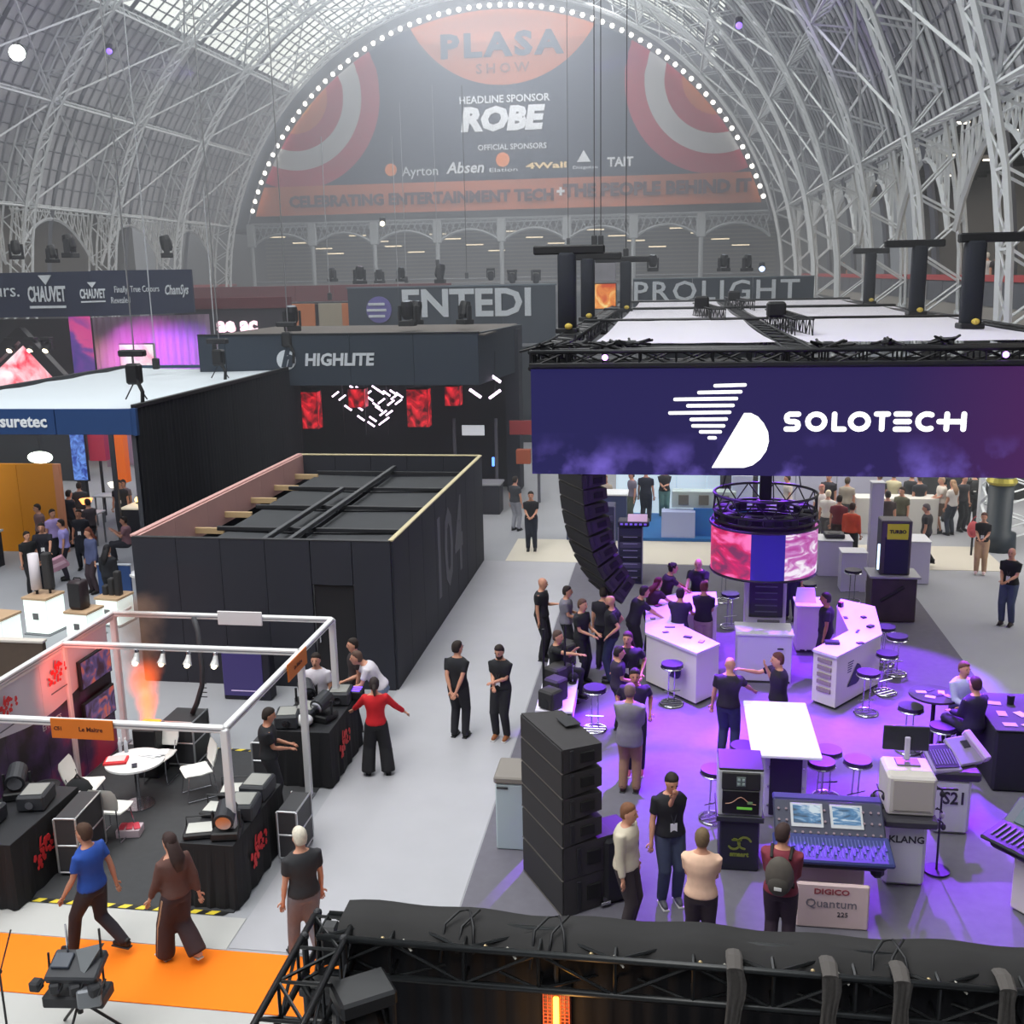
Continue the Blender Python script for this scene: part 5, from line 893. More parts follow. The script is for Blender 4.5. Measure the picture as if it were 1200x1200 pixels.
os2 = thing('orange_side_board', 'orange name board on the aisle side beam of the white frame', 'sign', (XB_+.07, 14.22, ZF)); MB().cbox((0, 0, -.06), (.02, .8, .27), .004).build('board', ORS, os2); text('Le Maitre', .085, M((90, 36, 14), .6), os2, (.014, 0, -.06), RX, .002, .002)
for i, x in enumerate((-8.15, -7.72, -7.3, -6.86)):
    t = thing('clip_spotlight', 'small clip spotlight on the middle white beam, '+('first', 'second', 'third', 'fourth')[i]+' from left', 'spotlight', (x, Ym-.04, ZF-.05)); boxo('clamp', (0, 0, .0), (.05, .06, .06), CHROME, t); one(lambda b: b.tube([(0, 0, -.03), (0, -.03, -.1), (0, -.08, -.17)], [.03, .045, .07], 12), 'shade', M((206, 206, 206), .3), t); one(lambda b: b.ball((0, -.09, -.175), .045), 'bulb', M((255, 240, 205), .4, emit=6.0 if i in (0, 2, 3) else 1.5), t)
    if i != 1: spot_light('clip_beam', (x, Ym-.16, ZF-.26), (x-.3, Ym-1.5, 0), 22, (1, .93, .8), 80, .8)
def logo_table(label, x, y, sx, sy, h, side='x'):
    t = thing('black_cloth_table', label, 'table', (x, y, .02)); b = MB(); n = 48; vs = []
    per = []
    for k in range(n):
        u = k/n*4; e = int(u); f = u-e; q = ((-1+2*f, -1), (1, -1+2*f), (1-2*f, 1), (-1, 1-2*f))[e]; per.append(q)
    r1 = [Vector((q[0]*sx/2, q[1]*sy/2, h)) for q in per]; r2 = [Vector((q[0]*(sx/2+.03+.02*math.sin(k*2.4)), q[1]*(sy/2+.03+.02*math.sin(k*2.4)), .0)) for k, q in enumerate(per)]; b.loft([r2, r1]); b.build('tablecloth', M((24, 24, 28), .9, name='black tablecloth'), t)
    burst(t, (sx/2+.035, -.1*sy, h*.5), .23, RX); boxo('tabletop', (0, 0, h-.005), (sx, sy, .02), BLK2, t); return t
logo_table('black clothed table with red splash logo at the rear right of the white frame', -5.72, 15.62, .95, 1.55, .92)
logo_table('black clothed table with red splash logo in the front right corner of the frame', -5.78, 12.35, .72, 1.7, .88)
logo_table('black clothed table with red splash logo at the far left front', -8.72, 11.95, .9, 1.6, .9)
def device(x, y, z, label, kind=0, rz=0.0, s=1.0):
    t = thing('effects_machine', label, 'stage effects machine', (x, y, z), rz)
    if kind == 0: MB().cbox((0, 0, .1*s), (.34*s, .42*s, .2*s), .025).build('casing', CHAR, t); boxo('top_plate', (0, .0, .205*s), (.26*s, .3*s, .012), M((150, 150, 146), .4), t, bev=.003); boxo('handle', (0, .22*s, .14*s), (.2*s, .03, .05), BLACK, t); one(lambda b: b.cyl((0, -.2*s, .1*s), (0, -.24*s, .1*s), .05*s), 'nozzle', CHROME, t)
    elif kind == 1: MB().cbox((0, 0, .06*s), (.36*s, .36*s, .12*s), .02).build('base', BLACK, t); one(lambda b: b.tube([(-.17*s, 0, .1*s), (-.17*s, 0, .34*s)], .02, 6), 'yoke_arm', BLK2, t); one(lambda b: b.tube([(.17*s, 0, .1*s), (.17*s, 0, .34*s)], .02, 6), 'yoke_arm', BLK2, t); one(lambda b: b.cyl((0, -.16*s, .26*s), (0, .14*s, .34*s), .13*s, 16), 'drum', CHAR, t); one(lambda b: b.cyl((0, -.17*s, .257*s), (0, -.175*s, .256*s), .1*s, 16), 'nozzle_ring', CHROME, t)
    else: MB().cbox((0, 0, .04*s), (.44*s, .34*s, .08*s), .02).build('tray', BLACK, t); boxo('light_panel', (0, 0, .085*s), (.36*s, .26*s, .012), M((206, 206, 200), .3), t, bev=.003); one(lambda b: b.tube([(-.2*s, .1*s, .08*s), (-.2*s, .1*s, .2*s), (.2*s, .1*s, .2*s), (.2*s, .1*s, .08*s)], .012, 5), 'bail_handle', BLK2, t)
    return t
dv_ = [(-6.0,15.1,.95,0,.2,'grey effects machine at the rear left of the table behind the man in black'),(-5.95,15.85,.95,1,.5,'black yoke machine on the rear table, tallest'),(-5.5,15.35,.95,1,-.3,'black yoke machine on the rear table, front right'),(-5.45,16.1,.95,0,.1,'grey effects machine near the woman in red'),(-5.75,15.35,.95,0,-.2,'pale topped effects machine at the front of the rear table'),(-5.95,16.25,.95,2,.1,'flat tray machine at the rear of the rear table'),
  (-5.95,11.75,.91,2,.3,'flat tray machine at the front left of the corner table'),(-5.6,11.75,.91,1,.2,'black yoke machine at the front of the corner table'),(-5.95,12.3,.91,2,.0,'open lit tray machine on the corner table, middle'),(-5.6,12.3,.91,0,.1,'grey effects machine on the corner table, middle right'),(-5.62,12.85,.91,0,.0,'grey effects machine with yellow strip at the back of the corner table'),(-5.95,12.85,.91,2,.2,'pale topped tray machine at the back left of the corner table'),
  (-8.9,11.6,.93,0,.1,'dark machine on the far left table, front'),(-8.55,12.2,.93,0,.2,'dark machine on the far left table, middle'),(-8.95,12.4,.93,1,.4,'black yoke machine at the back of the far left table')]
for x, y, z, k, rz, lab in dv_: device(x, y, z, lab, k, rz, 1.0 if k else 1.1)
device(-9.0, 11.2, .95, 'large brown tinted black case on the far left table', 0, .1, 1.9)
bw = thing('white_smoke_ball', 'white rounded device on the rear black table', 'device', (-5.72, 15.05, .95)); MB().ball((0, 0, .1), .15, .12, .1, 14, 8).build('shell', WHITE, bw, True); one(lambda b: b.disc((0, 0, 0), .1, .03), 'foot', BLACK, bw)
vl = thing('violet_glow_machine', 'black effects machine glowing violet at the end of the rear table', 'stage effects machine', (-5.35, 16.25, .95)); MB().cbox((0, 0, .08), (.5, .24, .16), .02).build('casing', BLACK, vl)
for k in range(3): boxo('glow_strip', (0, -.08+.08*k, .165), (.44, .03, .012), M((110, 70, 255), .4, emit=3.0), vl, bev=.003)
boxo('white_block', (-.5, 0, .1), (.42, .16, .14), WHITE, vl, bev=.02)
def case(x, y, w, d, h, lab, rz=0.0):
    t = thing('flight_case', lab, 'flight case', (x, y, .02), rz); MB().cbox((0, 0, h/2+.05), (w, d, h), .01).build('shell', M((54, 54, 58), .6), t)
    for sx in (-1, 1):
        for sy in (-1, 1): boxo('edge_trim', (sx*w/2, sy*d/2, h/2+.05), (.03, .03, h), ALU, t); MB().ball((sx*w*.42, sy*d*.42, .03), .035).build('caster', BLACK, t)
    for z in (.05, h*.5+.05, h+.05): boxo('edge_band', (w/2, 0, z), (.02, d, .03), ALU, t); boxo('edge_band', (0, -d/2, z), (w, .02, .03), ALU, t)
    return t
case(-5.15+.0, 12.95, .28, .6, .7, 'silver edged flight case against the corner table on the aisle side'); case(-6.42, 15.35, .3, .9, .62, 'silver edged flight case left of the rear black table'); case(-8.0, 15.55, .55, .6, .75, 'silver edged flight case with smoke duct behind the round table'); case(-8.05, 12.35, .3, .8, .8, 'silver edged case beside the far left black table', .1)
rt_ = thing('round_table', 'small white round table holding red folder among white chairs', 'table', (-8.05, 13.95, .02)); MB().disc((0, 0, .72), .44, .03, 32).build('tabletop', WHITE, rt_); one(lambda b: b.cyl((0, 0, 0), (0, 0, .72), .035), 'column', CHROME, rt_); MB().disc((0, 0, 0), .24, .02).build('base', CHROME, rt_)
def chair(x, y, rz, lab):
    t = thing('white_chair', lab, 'chair', (x, y, .02), rz, 'white chairs round the small table'); b = MB(); vs = []; PW = M((236, 236, 232), .4, name='white plastic')
    def shell(rows, nm):
        b = MB(); vs = [(xx, yy+.04*math.cos(xx*4)*0, zz) for (yy, zz, w_) in rows for xx in (-w_, -w_*.5, 0, w_*.5, w_)]; n = len(rows); b.add(vs, [(i*5+j, i*5+j+1, i*5+j+6, i*5+j+5) for i in range(n-1) for j in range(4)]); b.add([(v[0], v[1]+.012, v[2]-.014) for v in vs], [(i*5+j, i*5+j+5, i*5+j+6, i*5+j+1) for i in range(n-1) for j in range(4)])
        b.build(nm, PW, t, True)
    shell([(-.23, .43, .19), (-.2, .455, .22), (0, .44, .23), (.18, .45, .21)], 'seat'); shell([(.2, .52, .2), (.24, .66, .23), (.28, .8, .22), (.29, .86, .17)], 'backrest')
    for sx in (-1, 1): one(lambda b: b.tube([(sx*.16, .2, .46), (sx*.2, .24, .02), (sx*.2, -.22, .02), (sx*.16, -.16, .44)], .011, 6), 'sled_leg', CHROME, t)
    one(lambda b: b.tube([(-.16, .2, .46), (-.18, .22, .6)], .011, 5), 'back_stay', CHROME, t); one(lambda b: b.tube([(.16, .2, .46), (.18, .22, .6)], .011, 5), 'back_stay', CHROME, t); return t
chair(-7.95, 13.05, math.pi, 'white chair nearest the camera at the small round table'); chair(-7.25, 14.35, -.9, 'white chair right of the small round table, turned aside'); chair(-8.1, 14.8, 0, 'white chair behind the small round table'); chair(-8.75, 13.7, 1.7, 'white chair left of the small round table, mostly hidden')
t = thing('red_folder', 'red folder lying on the small round table', 'folder', (-8.3, 13.85, .775), .3); MB().cbox((0, 0, .02), (.34, .24, .04), .006).build('cover', M((206, 30, 40), .5), t); boxo('paper_edge', (0, .02, .045), (.28, .2, .008), M((230, 190, 190), .6), t)
t = thing('paper_stack', 'white papers on the small round table', 'paper', (-7.9, 14.15, .775), -.2)
for k in range(3): boxo('sheet', (.05*k, .03*k, .006+.01*k), (.3, .2, .008), M((232, 232, 236), .6), t, .2*k, .001)
for k, x in enumerate((-8.42, -8.32)): t = thing('water_bottle', 'small clear bottle on the small round table, '+('left', 'right')[k], 'bottle', (x, 14.2, .775)); one(lambda b: b.tube([(0, 0, 0), (0, 0, .15), (0, 0, .2)], [.03, .03, .012], 12), 'body', M((190, 196, 206), .15), t, True); one(lambda b: b.cyl((0, 0, .2), (0, 0, .225), .014), 'cap', WHITE, t)
t = thing('phone', 'dark phone on the small round table', 'phone', (-7.95, 13.75, .775), .5); boxo('casing', (0, 0, .006), (.08, .15, .01), BLACK, t, bev=.003); boxo('screen', (0, 0, .0125), (.07, .13, .002), M((40, 44, 60), .2), t, bev=.0005)
t = thing('shoe_pair_box', 'small box of red and white leaflets on the floor under the near white chair', 'leaflet box', (-7.75, 13.1, .02), .2); boxo('box_body', (0, 0, .06), (.34, .24, .12), M((200, 180, 190), .6), t); [boxo('leaflet', (-.1+.1*k, 0, .13), (.09, .2, .02), M((200, 60, 80), .6), t, .2*k) for k in range(3)]
b_ = thing('waste_bin', 'black cylindrical bin by the printed wall', 'bin', (-9.0, 13.1, .02)); one(lambda b: b.tube([(0, 0, 0), (0, 0, .7)], [.15, .19], 18), 'bin_body', BLACK, b_); one(lambda b: b.tube([(.19*math.cos(a*math.pi/9), .19*math.sin(a*math.pi/9), .7) for a in range(18)], .012, 5, True), 'rim', BLK2, b_)
b_ = thing('black_backpack', 'black backpack and coats piled by the printed wall', 'bag', (-8.75, 13.5, .02)); MB().ball((0, 0, .32), .24, .2, .32, 14, 8).build('pack', M((26, 28, 32), .9), b_, True); MB().ball((.02, -.14, .22), .16, .1, .16).build('front_pocket', BLK2, b_, True); one(lambda b: b.tube([(-.05, 0, .62), (0, 0, .7), (.06, 0, .62)], .015, 5), 'grab_loop', BLACK, b_)
dct = thing('smoke_duct', 'black flexible duct hanging from the rear beam down to the case', 'duct', (-7.85, 15.6, .85)); one(lambda b: b.tube([(0, -.05, 0), (.1, -.05, .2), (.2, -.02, .5), (.22, .0, .8), (.15, .1, 1.4), (.0, .3, 1.55), (-.05, .42, 1.48)], .045, 8), 'hose', M((56, 56, 62), .7), dct, True); one(lambda b: [b.tube([(.18+.002*k, -.03, .3+.08*k), (.28, -.03, .3+.08*k)], .01, 4) for k in range(4)], 'rib_rings', BLK2, dct)
# rising coloured smoke
smk = bpy.data.materials.new('smoke'); smk.use_nodes = True; nt = smk.node_tree; nt.nodes.clear(); N = nt.nodes.new; Lk = nt.links.new
ou = N('ShaderNodeOutputMaterial'); pv = N('ShaderNodeVolumePrincipled'); tc = N('ShaderNodeTexCoord'); sp = N('ShaderNodeSeparateXYZ'); Lk(tc.outputs['Object'], sp.inputs[0]); nz = N('ShaderNodeTexNoise'); nz.inputs['Scale'].default_value = 3.0; nz.inputs['Detail'].default_value = 3; Lk(tc.outputs['Object'], nz.inputs['Vector'])
def mth2(op, a, b=None):
    n = nt.nodes.new('ShaderNodeMath'); n.operation = op
    for i, v in enumerate((a, b)):
        if v is None: continue
        if isinstance(v, (int, float)): n.inputs[i].default_value = v
        else: nt.links.new(v, n.inputs[i])
    return n.outputs[0]
rr_ = mth2('SQRT', mth2('ADD', mth2('POWER', sp.outputs[0], 2.0), mth2('POWER', sp.outputs[1], 2.0))); wd = mth2('ADD', mth2('ADD', .16, mth2('MULTIPLY', sp.outputs[2], .2)), mth2('MULTIPLY', mth2('SUBTRACT', nz.outputs[0], .5), .3)); fall = mth2('POWER', mth2('MAXIMUM', mth2('SUBTRACT', 1.0, mth2('DIVIDE', rr_, wd)), 0.0), 1.7)
den = mth2('MULTIPLY', mth2('MULTIPLY', fall, mth2('MAXIMUM', mth2('SUBTRACT', nz.outputs[0], .25), 0.0)), mth2('MAXIMUM', mth2('SUBTRACT', 34.0, mth2('MULTIPLY', sp.outputs[2], 14.0)), 2.0))
Lk(den, pv.inputs['Density']); pv.inputs['Color'].default_value = (.9, .55, .4, 1)
hot = mth2('MULTIPLY', mth2('MAXIMUM', mth2('SUBTRACT', 1.05, sp.outputs[2]), 0.0), mth2('MULTIPLY', fall, 30.0)); Lk(hot, pv.inputs['Emission Strength']); pv.inputs['Emission Color'].default_value = (1.0, .13, .015, 1); Lk(pv.outputs[0], ou.inputs['Volume'])
sk = thing('smoke_column', 'orange lit smoke column rising behind the round table', 'smoke', (-8.35, 15.0, .95), kind='stuff'); one(lambda b: b.tube([(0, 0, 0), (0, 0, 1.0), (0, 0, 2.1)], [.27, .46, .7], 14), 'smoke', smk, sk)
sm_ = thing('flame_machine', 'small black machine with lit orange tray under the orange smoke', 'stage effects machine', (-8.35, 15.0, .02)); MB().cbox((0, 0, .42), (.4, .4, .84), .02).build('casing', BLACK, sm_); boxo('lit_tray', (0, 0, .87), (.3, .3, .03), M((255, 130, 30), .5, emit=2.5), sm_)
# panels behind the frame
t = thing('violet_dark_screen', 'dark violet display panel standing against the black box room', 'display panel', (-8.0, 18.3, 0)); MB().cbox((0, 0, .5), (.95, .3, 1.0), .02).build('panel_body', M((30, 30, 44), .6), t); boxo('screen_face', (-.06, -.16, .52), (.8, .02, .86), M((58, 50, 104), .4, emit=.25), t); boxo('printed_line', (-.06, -.175, .2), (.5, .005, .02), M((200, 180, 220), .5, emit=.3), t, bev=.001)
t = thing('blue_partition', 'blue partition panel at the rear left corner of the black box room', 'partition', (-13.3, 23.0, 0)); boxo('board', (0, 0, .62), (.85, .06, 1.24), M((36, 66, 120), .6), t); boxo('cap_rail', (0, 0, 1.26), (.88, .08, .04), M((170, 176, 186), .5), t)
t = thing('low_brown_wall', 'low brown wall at the left edge behind the printed partition', 'wall', (-12.6, 17.2, 0)); boxo('wall_board', (-1.0, 0, .7), (4.2, .12, 1.4), M((86, 72, 62), .8, noise=.15), t); boxo('cap_rail', (-1.0, 0, 1.42), (4.24, .16, .05), M((206, 198, 190), .6), t)
# ------------------------------------------------------------------ glowing podiums and left stands
GLOW = M((226, 238, 232), .5, emit=.8, name='glowing podium face'); WOOD = M((196, 164, 132), .6, name='pale wood top')
def podium(p, w, h, lab, rz=-.12, z0=0.0):
    t = thing('glowing_podium', lab, 'podium', (p.x, p.y, z0), rz); MB().cbox((0, 0, h/2+.03), (w-.02, w-.02, h-.02), .01).build('core', WHITE, t)
    for sx, sy in ((0, -1), (1, 0), (-1, 0), (0, 1)):
        boxo('glowing_face', (sx*w/2, sy*w/2, h/2+.03), (w*.96 if sy else .01, w*.96 if sx else .01, h*.96), GLOW, t, bev=.002)
    boxo('wood_top', (0, 0, h+.05), (w+.05, w+.05, .06), WOOD, t); boxo('printed_emblem', (.0, -w/2-.01, h*.55), (w*.26, .006, w*.26), M((110, 110, 112), .6), t, bev=.002); boxo('base_plate', (0, 0, .015), (w+.08, w+.08, .03), GREYP, t); return t
pA = Vector((-14.35, 21.65, 0)); podium(pA, .62, .82, 'glowing white podium with wood top carrying two column speakers')
pB = at(92, 752)+Vector((0, .35, 0)); podium(pB, .58, .6, 'glowing white podium carrying the dark red tinted speaker'); pC = at(128, 735)+Vector((0, .35, 0)); podium(pC, .6, .62, 'glowing white podium at right carrying small black speakers'); pD = at(0, 765)+Vector((-.05, .2, 0)); podium(pD, .6, .75, 'glowing white podium at the left frame edge')
t = thing('white_column_speaker', 'white cylindrical column speaker on the glowing podium', 'loudspeaker', (pA.x-.14, pA.y, .88)); one(lambda b: b.cyl((0, 0, .14), (0, 0, .98), .12, 16), 'body', M((232, 224, 232), .5), t, True); one(lambda b: b.cyl((0, 0, 0), (0, 0, .14), .03), 'neck', BLK2, t); MB().disc((0, 0, 0), .09, .015).build('foot', BLK2, t)
t = thing('black_column_speaker', 'black column speaker beside the white cylindrical one', 'loudspeaker', (pA.x+.14, pA.y+.08, .88)); MB().cbox((0, 0, .56), (.2, .2, .86), .03).build('body', CABM, t); one(lambda b: b.cyl((0, 0, 0), (0, 0, .14), .03), 'neck', BLK2, t)
t = thing('party_speaker', 'dark red tinted black box speaker on the glowing podium', 'loudspeaker', (pB.x-.08, pB.y, .67), -.1); MB().cbox((0, 0, .34), (.36, .34, .68), .05).build('body', M((48, 36, 42), .5), t, True); boxo('grille', (-.0, -.175, .36), (.3, .01, .56), GRIL, t); one(lambda b: b.tube([(-.1, 0, .68), (-.08, 0, .73), (.08, 0, .73), (.1, 0, .68)], .014, 5), 'carry_handle', BLACK, t)
for k in range(3): t = thing('small_speaker', 'small black speaker on the right glowing podium, '+('left', 'middle', 'right')[k], 'loudspeaker', (pC.x-.18+.17*k, pC.y-.02*k, .69)); MB().cbox((0, 0, .12+.09*k), (.14, .16, .24+.18*k), .02).build('body', CABM, t); boxo('grille', (0, -.085, .12+.09*k), (.11, .01, .18+.16*k), GRIL, t)
t = thing('white_round_bar_table', 'white round high table behind the glowing podiums', 'table', at(95, 760)+Vector((.3, 2.6, 0))); MB().disc((0, 0, .98), .38, .05, 24).build('tabletop', WHITE, t); one(lambda b: b.cyl((0, 0, 0), (0, 0, .98), .05), 'column', WHITE, t); MB().disc((0, 0, 0), .25, .03).build('base', WHITE, t)
ow = thing('orange_wall', 'bright orange partition wall at the left edge', 'partition wall', (-19.6, 28.6, 0)); 
for k in range(3): boxo('wall_panel', (-1.5+1.2*k, 0, 1.35), (1.19, .12, 2.7), M((232, 150, 28), .6), ow)
boxo('edge_strip', (1.58, 0, 1.35), (.2, .14, 2.7), M((226, 150, 110), .6), ow)
bs_ = thing('dark_counter', 'dark counter with white top in front of the orange wall', 'counter', (-20.1, 26.6, 0)); boxo('body', (0, 0, .5), (2.2, .9, 1.0), M((36, 38, 46), .7), bs_); boxo('worktop', (0, 0, 1.03), (2.3, 1.0, .06), M((200, 202, 206), .5), bs_)
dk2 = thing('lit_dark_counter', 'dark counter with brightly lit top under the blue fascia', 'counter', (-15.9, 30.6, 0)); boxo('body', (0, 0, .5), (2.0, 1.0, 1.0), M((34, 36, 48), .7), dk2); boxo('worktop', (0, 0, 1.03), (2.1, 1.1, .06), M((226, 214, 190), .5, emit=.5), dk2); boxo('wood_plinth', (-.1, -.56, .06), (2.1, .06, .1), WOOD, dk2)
for k in range(5): t = thing('amber_lamp', 'small glowing amber lamp on the lit dark counter, %s from left' % ('first', 'second', 'third', 'fourth', 'fifth')[k], 'lamp', (-16.7+.4*k, 30.7-.1*(k % 2), 1.07)); MB().ball((0, 0, .12), .09).build('bulb', M((255, 206, 120), .4, emit=4), t); one(lambda b: b.disc((0, 0, 0), .06, .05), 'base', BLACK, t)
for k in range(4):
    t = thing('side_table', 'pale high table with lamps in the crowded left stand, %s' % ('front left', 'rear left', 'middle', 'rear right')[k], 'table', ((-17.9, -18.4, -17.0, -15.2)[k], (29.6, 32.2, 32.5, 33)[k], 0)); boxo('tabletop', (0, 0, 1.0), (1.1, .6, .05), M((200, 206, 216), .4), t); [boxo('leg', (sx*.48, sy*.24, .49), (.05, .05, .97), GREYP, t) for sx in (-1, 1) for sy in (-1, 1)]
    t2 = thing('table_lamp', 'glowing lamp head on the pale table, %s' % ('front left', 'rear left', 'middle', 'rear right')[k], 'lamp', (t.location.x+.1, t.location.y, 1.03)); one(lambda b: b.tube([(0, 0, 0), (0, 0, .24)], .03, 6), 'stem', BLACK, t2); one(lambda b: b.tube([(0, 0, .24), (0, 0, .4)], [.12, .2], 12), 'glowing_head', M((255, 244, 214) if k % 2 else (255, 150, 80), .4, emit=3), t2)
gw = thing('glow_screen', 'bright white glowing panel lying at the left stand by the seated man', 'light panel', (-13.9, 27.4, .9)); boxo('panel', (0, 0, .03), (.7, .5, .05), M((250, 252, 250), .4, emit=1.5), gw); [boxo('leg', (sx*.3, 0, -.45), (.05, .3, .9), BLK2, gw) for sx in (-1, 1)]
p = atY(94, 548, 33); t = thing('blue_screen', 'tall bright blue patterned screen in the crowded left stand', 'screen', (p.x, 33, 0)); MB().cbox((0, .05, 2.6), (.55, .1, 2.6), .01).build('cabinet', BLACK, t); boxo('stand_foot', (0, .05, .66), (.3, .2, 1.31), BLACK, t); boxo('screen_face', (0, -.02, 2.6), (.5, .03, 2.5), noisy_emit(bpy.data.materials.new('blue picture'), (30, 60, 160), (120, 170, 255), 4, .9), t)
p = atY(143, 545, 32); t = thing('orange_display', 'orange display box in the crowded left stand beside the drape wall', 'display', (p.x, 32, 0)); boxo('box_body', (0, 0, 2.3), (.4, .3, 1.6), M((236, 110, 30), .5, emit=.35), t); boxo('post', (0, 0, .75), (.08, .08, 1.5), BLACK, t)
p = atY(118, 545, 33.5); t = thing('red_display', 'pinkish red display box in the crowded left stand', 'display', (p.x, 33.5, 0)); boxo('box_body', (0, 0, 2.5), (.6, .3, 1.1), M((190, 50, 80), .5, emit=.2), t); boxo('post', (0, 0, .98), (.08, .08, 1.96), BLACK, t)
p = atY(47, 536, 35); t = thing('white_globe_lamp', 'bright white oval lamp under the blue fascia', 'lamp', (p.x, 35, p.z)); one(lambda b: b.ball((0, 0, 0), .5, .2, .22, 12, 8), 'globe', M((240, 255, 236), .4, emit=4), t, True); one(lambda b: b.tube([(0, .1, -p.z), (0, .1, -.1)], .03, 5), 'stem', BLACK, t)
area_light('rear_stand_fill', (6.5, 33.5, 4.9), 12, 6, 700, (1, .97, .9)); area_light('right_aisle_fill', (14, 26, 6.0), 5, 16, 900, (1, .97, .92))  # unseen fill lamps added to brighten the rear crowd and right aisle
area_light('blue_stand_downlight', (-15.9, 29, 4.7), 5, 9, 160, (.9, .93, 1.0))

# ------------------------------------------------------------------ people
JOBS = []
def ik(S, T, l1, l2, pole):
    d = T-S; L = d.length; mx_ = (l1+l2)*.995
    if L > mx_: T = S+d*(mx_/L); d = T-S; L = mx_
    L = max(L, .08); a = (l1*l1-l2*l2+L*L)/(2*L); h = math.sqrt(max(l1*l1-a*a, 0)); u = d.normalized(); p = pole-u*pole.dot(u); p = p.normalized() if p.length > 1e-4 else Vector((0, 0, -1))
    return S+u*a+p*h, T
POSE = {  # left hand, right hand as (side, forward, height), for a 1.75 m person
 'stand': ((.24,.06,.82),(-.24,.06,.82)), 'back': ((.05,-.2,.93),(-.05,-.21,.9)), 'cross': ((.0,.29,1.15),(.0,.31,1.08)), 'hold': ((.07,.32,1.08),(-.07,.3,1.06)),
 'hip': ((.24,.02,1.02),(-.24,.02,1.02)), 'face': ((-.06,.2,1.5),(.02,.26,1.12)), 'face2': ((.16,.28,1.1),(-.05,.17,1.5)), 'reachL': ((.3,.52,1.02),(-.3,.05,.85)), 'reachR': ((.28,.05,.85),(-.28,.52,1.02)),
 'lean': ((.2,.6,1.02),(-.2,.62,1.02)), 'wave': ((.2,.2,1.05),(-.28,.5,1.42)), 'walk': ((.24,.2,.88),(-.24,-.14,.85)), 'box': ((.22,.42,1.05),(-.22,.42,1.05)), 'phone': ((.05,.3,1.2),(-.2,.02,.85)), 'red': ((.42,.42,1.0),(-.5,.22,1.0)), 'sit': ((.12,.34,.98),(-.12,.34,.98)), 'sitr': ((.14,.3,.98),(-.2,.55,1.05))}
def mskin(c): return M(c, .55, name='skin')
def rings_body(b, spine, dims, fx, n=14):
    rs = []
    for (c, (rx, ry)) in zip(spine, dims): rs.append(b.ring(c, Vector((1, 0, 0)), fx(c), rx, ry, n))
    b.loft(rs)
